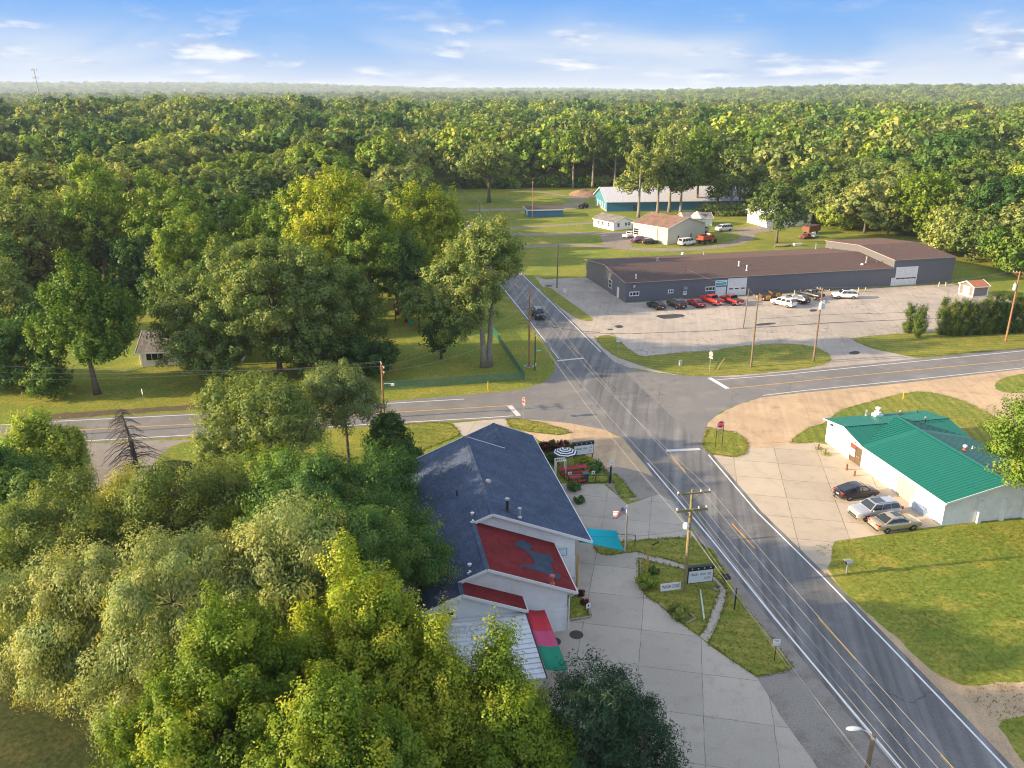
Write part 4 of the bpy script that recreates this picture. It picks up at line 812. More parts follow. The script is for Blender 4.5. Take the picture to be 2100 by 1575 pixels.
# ---------------------------------------------------------------- trees
BARK=pmat('grey brown bark',(.13,.105,.08),.95,var=.45,scale=3,bump=.6)
BARKL=pmat('pale bark',(.24,.21,.17),.95,var=.4,scale=3,bump=.5)
DEADB=pmat('dead grey wood',(.12,.10,.09),.95,var=.4,scale=3)
def leaf_mat(name,a,b_,c_,trans=.30,gloss=.02):
    m=bpy.data.materials.new(name); m.use_nodes=True; t=NT(m.node_tree); t.t.nodes.clear()
    at=t.n('ShaderNodeAttribute',attribute_name='tint').outputs['Fac']; rnd=t.n('ShaderNodeObjectInfo').outputs['Random']
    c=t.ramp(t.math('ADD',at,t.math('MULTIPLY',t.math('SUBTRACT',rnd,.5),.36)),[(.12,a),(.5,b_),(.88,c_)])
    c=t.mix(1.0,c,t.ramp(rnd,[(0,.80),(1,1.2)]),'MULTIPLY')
    d=t.n('ShaderNodeBsdfDiffuse'); t.l(c,d.inputs[0]); tr=t.n('ShaderNodeBsdfTranslucent')
    t.l(t.mix(1.0,c,(1.25,1.15,.55),'MULTIPLY'),tr.inputs[0])
    mx=t.n('ShaderNodeMixShader'); mx.inputs[0].default_value=trans; t.l(d.outputs[0],mx.inputs[1]); t.l(tr.outputs[0],mx.inputs[2])
    g=t.n('ShaderNodeBsdfGlossy'); g.inputs['Roughness'].default_value=.45; g.inputs[0].default_value=(.6,.62,.6,1)
    m2=t.n('ShaderNodeMixShader'); m2.inputs[0].default_value=gloss; t.l(mx.outputs[0],m2.inputs[1]); t.l(g.outputs[0],m2.inputs[2])
    o=t.n('ShaderNodeOutputMaterial'); t.l(m2.outputs[0],o.inputs[0]); return m
LM=dict(
 maple=leaf_mat('yellow green maple leaf',(0.100,0.204,0.015),(0.223,0.316,0.025),(0.432,0.416,0.039)),
 bright=leaf_mat('bright green leaf',(0.094,0.207,0.026),(0.194,0.306,0.040),(0.360,0.379,0.054)),
 dark=leaf_mat('dark green leaf',(0.043,0.122,0.032),(0.085,0.185,0.041),(0.189,0.253,0.050)),
 oak=leaf_mat('oak leaf',(0.087,0.165,0.041),(0.162,0.238,0.059),(0.292,0.307,0.077)),
 olive=leaf_mat('olive leaf',(0.123,0.201,0.050),(0.217,0.288,0.070),(0.360,0.353,0.090)),
 willow=leaf_mat('grey green willow leaf',(0.120,0.192,0.060),(0.209,0.270,0.086),(0.342,0.337,0.094)),
 locust=leaf_mat('yellow locust leaf',(0.125,0.196,0.043),(0.243,0.299,0.056),(0.410,0.376,0.071)),
 pine=leaf_mat('pine needle',(0.011,0.040,0.021),(0.023,0.061,0.030),(0.052,0.086,0.035),.15),
 cedar=leaf_mat('cedar leaf',(0.028,0.084,0.016),(0.074,0.143,0.026),(0.195,0.206,0.034),.2),
 russet=leaf_mat('russet leaf',(0.063,0.074,0.021),(0.114,0.101,0.025),(0.187,0.125,0.032)),
 purple=leaf_mat('dark red leaf',(0.055,0.010,0.010),(0.118,0.019,0.014),(0.219,0.047,0.023),.3))
def unit(a): return a/np.maximum(np.linalg.norm(a,axis=1,keepdims=True),1e-6)
def leaf_mesh(name,c,n,size,tint,mat,asp=.62,rng=None,hang=0):
    N=len(c); r=unit(rng.normal(size=(N,3)))
    if hang: r=unit(r*.5+np.array([0,0,-hang]))
    n=unit(n); t_=unit(np.cross(n,r)) if not hang else unit(r-n*np.sum(r*n,1,keepdims=True)); b=np.cross(n,t_)
    s=(size*(.5+.9*rng.random(N)))[:,None] if np.isscalar(size) else size[:,None]
    cup=n*s*.12
    v=np.empty((N,4,3)); v[:,0]=c-t_*s*.5-cup; v[:,1]=c+b*s*asp*.5+cup; v[:,2]=c+t_*s*.5-cup; v[:,3]=c-b*s*asp*.5+cup
    me=bpy.data.meshes.new(name); me.vertices.add(N*4); me.vertices.foreach_set('co',v.astype(np.float32).ravel())
    me.loops.add(N*4); me.loops.foreach_set('vertex_index',np.arange(N*4,dtype=np.int32)); me.polygons.add(N)
    me.polygons.foreach_set('loop_start',np.arange(0,N*4,4,dtype=np.int32)); me.materials.append(mat)
    a=me.attributes.new('tint','FLOAT','FACE'); a.data.foreach_set('value',np.clip(tint,0,1).astype(np.float32)); me.update(); return me
def crown_pts(rng,blobs,ncl,rc,nl,low=-.55,elong=1.25,up=.35,inner=.12,flat=.85,skew=0):
    "clumps of leaves over the surface of several overlapping bulges; returns leaf centres, facings, tints and the clump centres"
    wt=np.array([b[3]*b[4]*b[5] for b in blobs])**.66; wt/=wt.sum(); C=[];Dn=[];Rc=[]
    tries=0
    while len(C)<ncl and tries<ncl*30:
        tries+=1; bi=rng.choice(len(blobs),p=wt); b=blobs[bi]; d=rng.normal(size=3); d/=np.linalg.norm(d)
        if d[2]<low: continue
        f=.72+.28*rng.random()**.6+(.16*rng.random() if rng.random()<.22 else 0)
        if rng.random()<inner: f=.2+.5*rng.random()
        p=np.array(b[:3])+d*np.array(b[3:6])*f
        ins=False
        for k,o in enumerate(blobs):
            if k!=bi and np.sum(((p-np.array(o[:3]))/np.array(o[3:6]))**2)<.5: ins=True;break
        if ins and rng.random()>.12: continue
        q=d/np.array(b[3:6]); q/=np.linalg.norm(q); C.append(p); Dn.append(q); Rc.append(rc*(.65+.7*rng.random()))
    C=np.array(C);Dn=np.array(Dn);Rc=np.array(Rc); n=len(C)
    D=unit(Dn+np.array([0,0,up])+rng.normal(size=(n,3))*.15)
    idx=np.repeat(np.arange(n),nl); N=len(idx)
    o=unit(rng.normal(size=(N,3)))*(rng.random(N)[:,None]**.45)
    o[:,2]*=flat
    dd=D[idx]; al=np.sum(o*dd,1,keepdims=True); o=o+dd*al*(elong-1)
    # taper toward the tip of each clump
    o=o-(o-dd*np.sum(o*dd,1,keepdims=True))*np.clip(al,0,1)*.45
    pos=C[idx]+o*Rc[idx][:,None]
    nor=unit(unit(o)*1.0+dd*.35+rng.normal(size=(N,3))*.30+np.array([0,0,.12]))
    tc=rng.normal(size=n)*.11; tint=.46+tc[idx]+rng.normal(size=N)*.09+.20*al[:,0]  # clump tips coloured lighter and yellower like lit leaves, insides darker like shade
    return pos,nor,tint,C,Rc
def trunk_mesh(rng,name,clumps,fork,top,r0,mat,nlimb=7,lean=(0,0),twig=.035,sides=7,stems=1,maxtw=140):
    m=MB(); limbs=[]
    def bez(a,b,c,n): return [a*(1-t)**2+b*2*t*(1-t)+c*t*t for t in [k/n for k in range(n+1)]]
    for s in range(stems):
        off=Vector((0,0,0)) if stems==1 else Vector((math.cos(s*2*PI/stems+.4),math.sin(s*2*PI/stems+.4),0))
        base=off*r0*.8; lx,ly=lean; tp=Vector((lx,ly,top))+off*(top*.11 if stems>1 else 0)
        pts=bez(base,base+Vector((lx*.2,ly*.2,top*.5))+off*.3,tp,8); rad=[r0*(1-.86*k/8)*(1.35 if k==0 else 1) for k in range(9)]
        m.tube(pts,rad,sides+2)
        limbs+= [(p,rr) for p,rr in zip(pts,rad) if p.z>=fork*.9]
    C=[Vector(c) for c in clumps]
    if len(C)==0: return m
    ids=list(range(len(C))); ch=rng.choice(ids,size=min(nlimb,len(ids)),replace=False); node=list(limbs)
    for i in ch:
        c=C[i]; best=min(limbs,key=lambda q:(q[0]-c).length+max(0,q[0].z-c.z+1)*3); a=best[0]; mid=a.lerp(c,.5)+Vector((0,0,(c-a).length*.12))
        pts=bez(a,mid,c,6); r1=max(best[1]*.55,.07); rad=[r1*(1-.8*k/6) for k in range(7)]; m.tube(pts,rad,sides)
        node+=[(p,rr) for p,rr in list(zip(pts,rad))[1:]]
    rest=[i for i in ids if i not in set(ch)]; rng.shuffle(rest)
    for i in rest[:maxtw]:
        c=C[i]; best=min(node,key=lambda q:(q[0]-c).length+max(0,q[0].z-c.z)*1.5); a=best[0]
        if (c-a).length<.3: continue
        mid=a.lerp(c,.5)+Vector((0,0,(c-a).length*.08)); r1=min(best[1]*.6,max(twig,.02*(c-a).length)); m.tube(bez(a,mid,c,3),[r1,r1*.7,r1*.5,r1*.3],4,cap=False)
    return m
def linkmesh(name,me,parent): o=bpy.data.objects.new(name,me); COL.objects.link(o); o.parent=parent; return o
LEAFTOT=[0]
def tree(kind,label,base,h,r,leaf,seed,name='deciduous_tree',dens=1.0,fork=.28,ls=None,blobs=None,rc=None,elong=1.25,up=.35,stems=1,lean=(0,0),bark=None,group=None,low=-.55,asp=.62,hang=0,flat=.85,inner=.14,r0=None,nlimb=8,cat='tree',lai=2.6,bs=None,spires=0):
    rng=np.random.default_rng(seed); base=Vector(base); dist=(base-Vector((0,0,CH*.6))).length
    ls=ls or max(.15,dist*.0027); cz=h*(1+fork)/2; hz=h*(1-fork)/2
    if blobs is None:
        nb=bs or 5; blobs=[(lean[0]*.7,lean[1]*.7,cz,r*.72,r*.72,hz*.95)]
        for k in range(nb):
            a=2*PI*k/nb+rng.random()*.8; rr=r*(.42+.2*rng.random()); zz=cz+hz*(rng.random()*1.0-.55); q=r*(.38+.2*rng.random())
            blobs.append((lean[0]*.7+rr*math.cos(a),lean[1]*.7+rr*math.sin(a),zz,q,q,min(hz*.62,q*1.15)))
    if spires:
        blobs=[(lean[0]*.6,lean[1]*.6,cz*.84,r*.62,r*.62,hz*.80)]
        for k in range(spires):
            a=2*PI*k*.382*2.6+rng.random()*.6; rr=r*(.12 if k==0 else .30+.52*rng.random()); tp=h*(1.0 if k==0 else 1.0-.42*(rr/r)**1.2-.16*rng.random()); q=r*(.17+.11*rng.random()); zz=tp-h*.19
            blobs.append((lean[0]*.7+rr*math.cos(a),lean[1]*.7+rr*math.sin(a),zz,q,q,h*.20))
        for k in range(4):
            a=k*1.57+rng.random(); blobs.append((r*.62*math.cos(a),r*.62*math.sin(a),cz*(.62+.3*rng.random()),r*.36,r*.36,hz*.36))
    rc=(rc or max(.5,min(1.25,r*.16)))*1.12; area=sum(4*PI*((b[3]*b[4])**.8+2*(b[3]*b[5])**.8)/3 for b in blobs)*.6
    ncl=int(max(24,min(420,area/(rc*rc)*.80*dens))); N=area*lai/(ls*ls*asp*.5); nl=int(max(20,min(900,N/ncl)))
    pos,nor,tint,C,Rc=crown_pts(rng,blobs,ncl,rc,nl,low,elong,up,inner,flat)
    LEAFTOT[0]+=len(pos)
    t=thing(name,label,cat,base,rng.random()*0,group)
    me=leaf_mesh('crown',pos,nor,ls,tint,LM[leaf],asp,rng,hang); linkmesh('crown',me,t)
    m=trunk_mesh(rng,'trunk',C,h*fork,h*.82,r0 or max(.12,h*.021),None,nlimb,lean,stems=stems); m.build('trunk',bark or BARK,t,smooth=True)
    return t
def at(px,ty,h,dy=0):
    "ground point of a tree of height h whose top shows at pixel px,ty"
    a=PITCH+math.atan((ty-787.5)/FPX); y=(CH-h)/math.tan(a); return Vector((0,0,0))+P_dir(px,y,h)
def P_dir(px,y,z):
    dep=y*CP+(CH-z)*SP; return Vector(((px-1050)/FPX*dep,y,0))
# near left foreground
G1='trees crowding the near left of the photo'
def T(kind,px,ty,h,r,leaf,seed,label,**k): return tree(kind,label,at(px,ty,h),h,r,leaf,seed,**k)
MP=dict(name='maple_tree',elong=2.2,up=1.2,rc=.62,dens=1.5,spires=12)
T('m',690,1128,17.5,5.4,'maple',11,'tallest yellow green maple with a pointed top in the foreground',**MP)
T('m',432,1238,16.5,6.0,'maple',12,'broad yellow green maple left of the tallest foreground maple',**MP)
T('m',1008,1286,13.5,2.6,'maple',13,'yellow green maple in front of the white metal shed roof',**MP)
T('m',1040,1418,11,3.6,'maple',14,'low yellow green maple beside the dark foreground pine',**MP)
T('m',330,1482,12.5,3.7,'maple',15,'yellow green maple in the bottom left corner region',**MP)
T('m',640,1400,15,6.0,'maple',16,'yellow green maple at the bottom edge below the tallest maple',**MP)
T('m',880,1268,14,2.9,'maple',17,'yellow green maple between the tallest maple and the shed maple',**MP)
PN=dict(name='pine_tree',elong=1.3,up=.5,rc=.6,asp=.16,ls=.34,low=-.9,fork=.08,flat=1,lai=1.5,dens=1.2)
T('p',1215,1352,11,3.9,'pine',21,'dark green pine at the edge of the grey concrete drive',**PN)
T('p',1320,1455,9.0,3.0,'pine',22,'smaller dark pine leaning over the drive at the bottom edge',**PN)
WL=dict(name='willow_tree',leaf='willow',rc=1.15,elong=1.2,up=.1,asp=.42,hang=.9,flat=1.0,ls=.22,low=-.75,fork=.2)
def TW(px,ty,h,r,seed,label,leaf='willow',**k): d=dict(WL); d.pop('leaf'); d.update(k); return T('w',px,ty,h,r,leaf,seed,label,**d)
TW(350,962,12.5,6.3,31,'feathery yellow tree right below the dead spruce','locust',name='locust_tree',hang=.4)
TW(100,1015,12,5.2,32,'feathery yellow tree at the left edge beside the gravel drive','locust',name='locust_tree',hang=.4)
TW(330,1100,16,5.7,33,'large feathery grey green willow in the middle of the left foreground',dens=1.0)
TW(590,1030,17,4.4,34,'round grey green willow beside the dark broad tree by the roof')
TW(130,1150,11,5.0,35,'low grey green willow above the shaded lawn')
TW(500,1105,14,3.4,36,'grey green willow behind the broad foreground maple')
TW(215,1010,8.5,4.4,37,'low feathery tree between the two yellow feathery trees','locust',name='locust_tree',hang=.4)
TW(30,1250,6,3.2,38,'small grey green willow at the far left edge')
DK=dict(name='broadleaf_tree',elong=1.5,up=.25,rc=.9)
T('d',650,928,14,4.8,'dark',41,'dark green tree between the round maple and the bar roof',**DK)
T('d',760,945,9.5,4.4,'dark',42,'dark green tree touching the north west corner of the bar roof',**DK)
T('d',800,1040,10.5,5.0,'dark',43,'dark green tree spreading over the west slope of the bar roof',**DK)
T('d',575,925,11,3.6,'bright',44,'mid green tree with lit shoots beside the willows',**DK)
T('d',690,1040,14.5,4.2,'dark',45,'dark green tree between the willows and the bar roof',**DK)
T('r',540,777,13.5,6.2,'olive',51,'round crowned maple south of the cross road',name='maple_tree',rc=.95,elong=1.3,dens=1.2)
T('o',700,748,12.5,4.3,'willow',52,'soft olive tree beside the utility pole at the cross road',name='broadleaf_tree',rc=.9,hang=.3,asp=.45)
T('o',790,850,6,2.6,'dark',53,'dark bushy tree next to the dry grass behind the bar',name='broadleaf_tree',fork=.08,low=-.9)
T('o',830,905,4,2.2,'dark',54,'dark shrub at the corner of the bar roof',name='shrub',fork=.03,low=-.9,cat='shrub')
# left side
T('l',45,845,9.5,5.0,'bright',61,'green maple at the left edge south of the cross road',name='maple_tree',**{k:v for k,v in MP.items() if k!='name'})
T('l',20,960,9,4.6,'dark',62,'dark tree below the maple at the left edge',**DK)
T('l',-60,900,11,5,'dark',63,'dark tree partly outside the left edge of the photo',**DK)
def TG(px,py,ty,rpx,leaf,seed,label,**k):
    q=P(px,py); h=height_at(q,ty); dep=q.y*CP+(CH-h*.5)*SP; return tree('g',label,q,h,rpx*dep/FPX,leaf,seed,**k)
TG(48,800,665,78,'dark',64,'very dark tree behind the power line at the left edge',fork=.08,low=-.9,**DK)
TG(-40,790,700,85,'dark',66,'very dark tree cut by the left edge of the photo',fork=.08,low=-.9,**DK)
TG(105,815,735,42,'dark',65,'dark tree beside the leaning young maple',fork=.06,low=-.9,**DK)
TG(200,808,520,112,'bright',67,'young maple with upright shoots and a leaning trunk on the left lawn',name='maple_tree',elong=2.2,up=1.3,rc=.75,fork=.24,lean=(-1.6,0),r0=.42,dens=1.3,spires=13)
# great oak and its neighbours
TG(575,770,492,150,'oak',71,'great spreading oak in the middle of the left lawn',name='oak_tree',rc=1.1,fork=.18,low=-.7,bs=7)
TG(425,752,560,108,'oak',72,'oak hiding the white sided house on the left lawn',name='oak_tree',rc=1.1,fork=.16,low=-.7)
TG(690,745,545,112,'oak',73,'oak on the right flank of the great oak',name='oak_tree',rc=1.05,fork=.14,low=-.7)
TG(440,790,655,85,'oak',74,'low oak limb mass in front of the white sided house',name='oak_tree',rc=1.0,fork=.16,low=-.8)
TG(998,752,440,92,'oak',75,'tall two stemmed maple on the lawn by the green fence',name='maple_tree',rc=1.05,fork=.30,stems=2,elong=1.5,up=.4,bark=BARKL,r0=.5,leafk=0) if False else None
tq=P(998,752); th_=height_at(tq,440); dd_=8.2
tree('g','tall two stemmed maple on the lawn by the green fence',tq,th_,6.6,'oak',75,name='maple_tree',rc=1.05,fork=.3,stems=2,elong=1.5,up=.4,bark=BARKL,r0=.5,
  blobs=[(-1.5,0,th_*.62,5.2,5.2,5.6),(1.2,0,th_*.80,3.6,3.6,4.6),(-3.6,.5,th_*.50,3.4,3.4,3.4),(-3.5,-1,th_*.36,3.0,3.0,2.6),(-5.6,0,th_*.42,3.0,3.0,2.8),(-4.5,1,th_*.24,2.6,2.6,2.4),(-6.0,.5,th_*.58,2.6,2.6,3),(-1,-1.5,th_*.48,3.2,3.2,3),(2.6,0,th_*.66,2.6,2.6,3.2),(-.5,1,th_*.70,4.4,4.4,4)])
TG(905,735,610,40,'dark',76,'small dark tree left of the two stemmed maple',fork=.06,low=-.9,**DK)
TG(640,782,665,80,'oak',77,'low oak in front of the trunk of the great oak',name='oak_tree',rc=1.0,fork=.08,low=-.85)
TG(745,772,690,62,'dark',78,'dark low oak beside the utility pole with the street lamp',name='oak_tree',rc=.9,fork=.08,low=-.85)
TG(480,690,520,80,'dark',79,'added dark tree behind the great oak on its left, shading the lawn',fork=.06,low=-.8,**DK)  # added, mostly hidden by the oak, to throw shade over the lawn
TG(605,680,500,85,'dark',80,'added dark tree directly behind the great oak, shading the lawn',fork=.06,low=-.8,**DK)  # second added tree, mostly hidden, to shade the lawn
TG(12,690,520,66,'olive',801,'olive tree at the left edge beyond the leaning young maple',name='broadleaf_tree',fork=.06,low=-.9,rc=1.1)
TG(150,640,548,46,'dark',802,'dark tree behind the leaning young maple',fork=.05,low=-.9,**DK)
TG(95,690,600,60,'dark',803,'dark tree in the shade left of the leaning young maple',fork=.05,low=-.9,**DK)
# yellow poplar row and trees behind
TG(690,640,345,92,'maple',81,'tall yellow green maple in the row behind the great oak',name='maple_tree',rc=1.25,fork=.16,elong=1.7,up=.7,low=-.7)
TG(620,630,375,72,'bright',82,'yellow tinted maple on the left of the tall yellow row',name='maple_tree',rc=1.2,fork=.14,elong=1.5,up=.6,low=-.7)
TG(760,650,400,72,'bright',83,'bright maple on the right of the tallest in the yellow row',name='maple_tree',rc=1.2,fork=.14,elong=1.6,up=.6,low=-.7)
TG(860,600,370,88,'maple',84,'yellow green maple beside the far stretch of the main road',name='maple_tree',rc=1.25,fork=.12,elong=1.6,up=.6,low=-.8)
TG(920,590,420,58,'maple',85,'yellow green maple leaning over the main road bend',name='maple_tree',rc=1.1,fork=.12,elong=1.5,up=.5,low=-.8)
TG(815,640,470,72,'dark',86,'dark tree below the yellow maples behind the play tower',fork=.06,low=-.9,**DK)
TG(720,600,330,62,'bright',87,'green maple rising behind the yellow row',name='maple_tree',rc=1.2,fork=.16,elong=1.5,up=.5)
TG(400,640,418,76,'bright',88,'yellow tipped maple left of the great oak',name='maple_tree',rc=1.05,fork=.08,low=-.85)
TG(520,590,398,55,'bright',89,'green maple above the great oak',name='maple_tree',rc=1.1,fork=.14)
TG(225,600,318,82,'bright',90,'tall green maple in the left wood edge',name='maple_tree',rc=1.2,fork=.14,elong=1.5,up=.5)
TG(350,600,352,88,'bright',91,'broad green maple in the left wood edge',name='maple_tree',rc=1.2,fork=.12,low=-.7)
TG(80,610,368,112,'olive',92,'broad pale olive tree in the left wood edge',name='broadleaf_tree',rc=1.2,fork=.18,low=-.7)
TG(-30,610,490,80,'dark',93,'dark tree at the left border of the wood edge',fork=.08,**DK)
TG(170,590,430,75,'olive',94,'olive tree below the tall green maple of the left wood edge',name='broadleaf_tree',rc=1.1,fork=.1,low=-.9)
TG(470,600,440,60,'oak',95,'dark green maple between the great oak and the left wood edge',name='maple_tree',rc=1.0,fork=.08,low=-.9)
TG(560,600,425,62,'bright',96,'green maple at the foot of the yellow row',name='maple_tree',rc=1.1,fork=.1,low=-.9)
TG(290,620,480,60,'dark',97,'dark tree shading the far end of the left lawn',fork=.06,low=-.9,**DK)
TG(20,640,480,70,'dark',98,'dark tree under the olive tree of the left wood edge',fork=.06,low=-.9,**DK)
TG(330,640,560,40,'dark',99,'dark shrub beside the grey roofed house on the left',name='shrub',fork=.03,low=-.95,cat='shrub')
TG(860,672,600,50,'oak',100,'thin tree behind the play tower',name='broadleaf_tree',rc=.9,fork=.1,dens=.6)
# field trees
TG(1003,415,292,62,'olive',111,'lone round tree with a stout trunk in the far field',name='field_tree',rc=1.5,fork=.26,r0=.7)
def CW(px,py,ty,rpx,seed,label,leaf='olive',dens=.55,fork=.32,**k): return TG(px,py,ty,rpx,leaf,seed,label,name='cottonwood_tree',rc=1.5,fork=fork,dens=dens,elong=1.5,up=.7,bark=BARKL,r0=.55,**k)
CW(1309,446,288,38,112,'sparse cottonwood with bare limbs in front of the blue barn',dens=.42,fork=.2)
CW(1372,435,255,50,113,'tall thick cottonwood left of the pair in front of the barn',dens=1.0,fork=.10)
CW(1428,430,258,48,114,'tall cottonwood standing against the barn roof',leaf='bright',dens=1.0,fork=.10)
CW(1395,440,330,30,115,'lower dark cottonwood between the two tall ones',leaf='oak',dens=.8)
CW(1470,432,300,36,116,'thin cottonwood at the right part of the barn',dens=.5)
CW(1515,430,318,40,117,'cottonwood beside the right end of the barn',leaf='oak',dens=.8)
CW(1498,437,290,40,118,'leafy cottonwood in front of the right half of the barn roof',leaf='oak',dens=1.0,fork=.07)
CW(1348,440,315,26,119,'slim cottonwood in front of the left half of the barn roof',leaf='olive',dens=.7,fork=.25)
CW(1548,432,340,36,126,'leafy tree hiding the right end of the barn',leaf='oak',dens=.9,fork=.1)
for i,(px,hh) in enumerate(((1175,238),(1215,232),(1260,225),(1300,232),(1345,250))):
    CW(px,386,hh+22,34,120+i,'tall cottonwood in the wood edge, %s from the left behind the field'%('first second third fourth fifth'.split()[i]),leaf='olive' if i%2 else 'bright',dens=.75,fork=.38)
TG(1592,498,372,60,'oak',131,'spreading oak in front of the white house behind the workshop',name='oak_tree',rc=1.2,fork=.12,low=-.7)
TG(1720,470,420,52,'bright',132,'bright green bush tree behind the rusty trailer',name='broadleaf_tree',rc=1.1,fork=.05,low=-.9)
TG(1660,455,395,55,'oak',133,'oak between the white house and the bright bush tree',name='oak_tree',rc=1.2,fork=.1,low=-.8)
TG(1890,490,345,75,'maple',134,'big yellow tinted maple behind the tall workshop block',name='maple_tree',rc=1.3,fork=.08,low=-.85)
TG(1820,480,400,55,'olive',135,'olive tree behind the ridge of the tall workshop block',name='broadleaf_tree',rc=1.2,fork=.08,low=-.85)
TG(1990,535,440,58,'oak',136,'dark maple right of the workshop at the lawn edge',name='maple_tree',rc=1.1,fork=.05,low=-.9)
TG(2070,560,470,58,'bright',137,'bright maple at the right edge above the cedar hedge',name='maple_tree',rc=1.1,fork=.05,low=-.9)
TG(2160,570,450,75,'bright',138,'bright maple beyond the right edge of the lawn',name='maple_tree',rc=1.1,fork=.05,low=-.9)
TG(1940,520,420,60,'olive',139,'pale olive tree behind the right end of the workshop',name='broadleaf_tree',rc=1.1,fork=.05,low=-.9)
TG(2040,520,400,60,'oak',140,'dark oak in the wood behind the right hand lawn',name='oak_tree',rc=1.2,fork=.08,low=-.9)
TG(1830,472,352,55,'oak',141,'dark oak above the tall workshop block',name='oak_tree',rc=1.2,fork=.08,low=-.9)
q=Vector((51,66,0)); tree('g','leafy branches of the tree reaching in at the right edge',q,17.5,7.2,'bright',142,name='broadleaf_tree',rc=.95,fork=.2,elong=1.5,up=.1,low=-.75,dens=.9)
for i,(px,py,hh,rp) in enumerate([(925+k*26,386-(k>5)*2,4.5+2.2*((k*7)%5)/4,17) for k in range(12)]+[(1235,383,5,18),(1262,382,6,20),(1292,382,5,18)]):
    q=P(px,py); tree('g','leafy bush along the wood edge behind the field, %s from the left'%('first second third fourth fifth sixth seventh eighth ninth tenth eleventh twelfth thirteenth fourteenth fifteenth'.split()[i]),q,hh,rp*.2,('oak','dark','bright')[i%3],900+i,name='bush',fork=.02,low=-.95,rc=1.1,cat='bush',group='bushes along the wood edge',ls=.75)
# hedge below the barn and wood edge shrubs
for i,(px,py,hh,rp) in enumerate(((1448,440,3.5,20),(1475,441,3.8,22),(1505,441,3.6,22),(1530,441,4,20))):
    q=P(px,py); tree('g','leafy bush in front of the barn wall, %s from the left'%('first second third fourth'.split()[i]),q,hh,rp*.17,'oak',150+i,name='bush',fork=.02,low=-.95,rc=.9,cat='bush',group='bushes in front of the barn',ls=.55)
# cedars
def cedar(px,py,ty,rpx,seed,label):
    q=P(px,py); h=height_at(q,ty); dep=q.y*CP+(CH-h*.5)*SP; r=rpx*dep/FPX
    bl=[(0,0,h*.42,r,r,h*.42),(0,0,h*.70,r*.72,r*.72,h*.31),(r*.1,0,h*.2,r*.85,r*.85,h*.2)]
    tree('c',label,q,h,r,'cedar',seed,name='cedar',blobs=bl,rc=.42,ls=.17,elong=2.0,up=1.6,low=-.9,fork=.03,asp=.5,dens=1.0,lai=2.4,group='columnar cedars beside the lot',nlimb=3)
cedar(1862,682,620,11,161,'free standing cedar, left one of the pair'); cedar(1882.5,693,627,11,162,'free standing cedar, right one of the pair')
HP=[(1930,686,612),(1948,688,614),(1966,688,613),(1984,687,614),(2002,686,616),(2020,685,603),(2038,684,598),(2056,683,608),(2075,682,606),(2094,681,604),(2113,680,606),(2132,679,606)]
for i,(px,py,ty) in enumerate(HP):
    cedar(px,py,ty,12,163+i,'cedar in the hedge, %s from its left end'%('first second third fourth fifth sixth seventh eighth ninth tenth eleventh twelfth'.split()[i]))
# dead spruce
def dead_spruce():
    q=P(285,972); h=height_at(q,836); rng=np.random.default_rng(5); t=thing('dead_spruce','bare dead spruce with drooping branches beside the gravel drive','tree',q)
    m=MB(); m.tube([(0,0,0),(-.3,0,h*.5),(-.9,0,h)],[.3,.22,.04],8); m.build('trunk',DEADB,t,smooth=True)
    m=MB()
    for k in range(95):
        f=.08+.9*(k/95); z=h*f; L=3.6*(1-f)**.65+.5; a=rng.random()*2*PI; c=Vector((-.3*min(1,f*2)-.6*max(0,f-.5)*2,0,z)); d=Vector((math.cos(a),math.sin(a),0)); L*=.7+.5*rng.random()
        pts=[c,c+d*L*.5+Vector((0,0,-.05*L)),c+d*L+Vector((0,0,-.42*L))]; m.tube(pts,[.05,.035,.012],5)
        for s in range(7):
            g=.25+.75*s/7; p=pts[0].lerp(pts[1],g*2) if g<.5 else pts[1].lerp(pts[2],g*2-1); sd_=d.cross(Vector((0,0,1)))*(1 if s%2 else -1); m.tube([p,p+(sd_*.5+d*.4)*L*.28+Vector((0,0,-.35))],[.018,.006],3,cap=False)
    m.build('branches',DEADB,t)
dead_spruce()
# ---------------------------------------------------------------- woods beyond: 300 single trees, the rest one mass
def arch(leaf,seed,h,r,fork,ncl,nl,ls,rc,elong=1.3,up=.3,blobs=None,asp=.7,low=-.6):
    rng=np.random.default_rng(seed); cz=h*(1+fork)/2; hz=h*(1-fork)/2
    if blobs is None:
        blobs=[(0,0,cz,r*.74,r*.74,hz*.95)]
        for k in range(5):
            a=2*PI*k/5+rng.random(); rr=r*.5; q=r*(.38+.2*rng.random()); blobs.append((rr*math.cos(a),rr*math.sin(a),cz+hz*(rng.random()*1.0-.5),q,q,min(q*1.1,hz*.6)))
    pos,nor,tint,C,Rc=crown_pts(rng,blobs,ncl,rc,nl,low,elong,up,.1); me=leaf_mesh('crown',pos,nor,ls,tint,LM[leaf],asp,rng)
    m=trunk_mesh(rng,'t',C,h*fork,h*.8,h*.02,None,6,twig=.05,sides=5,maxtw=12); return me,m
ARCH=[]
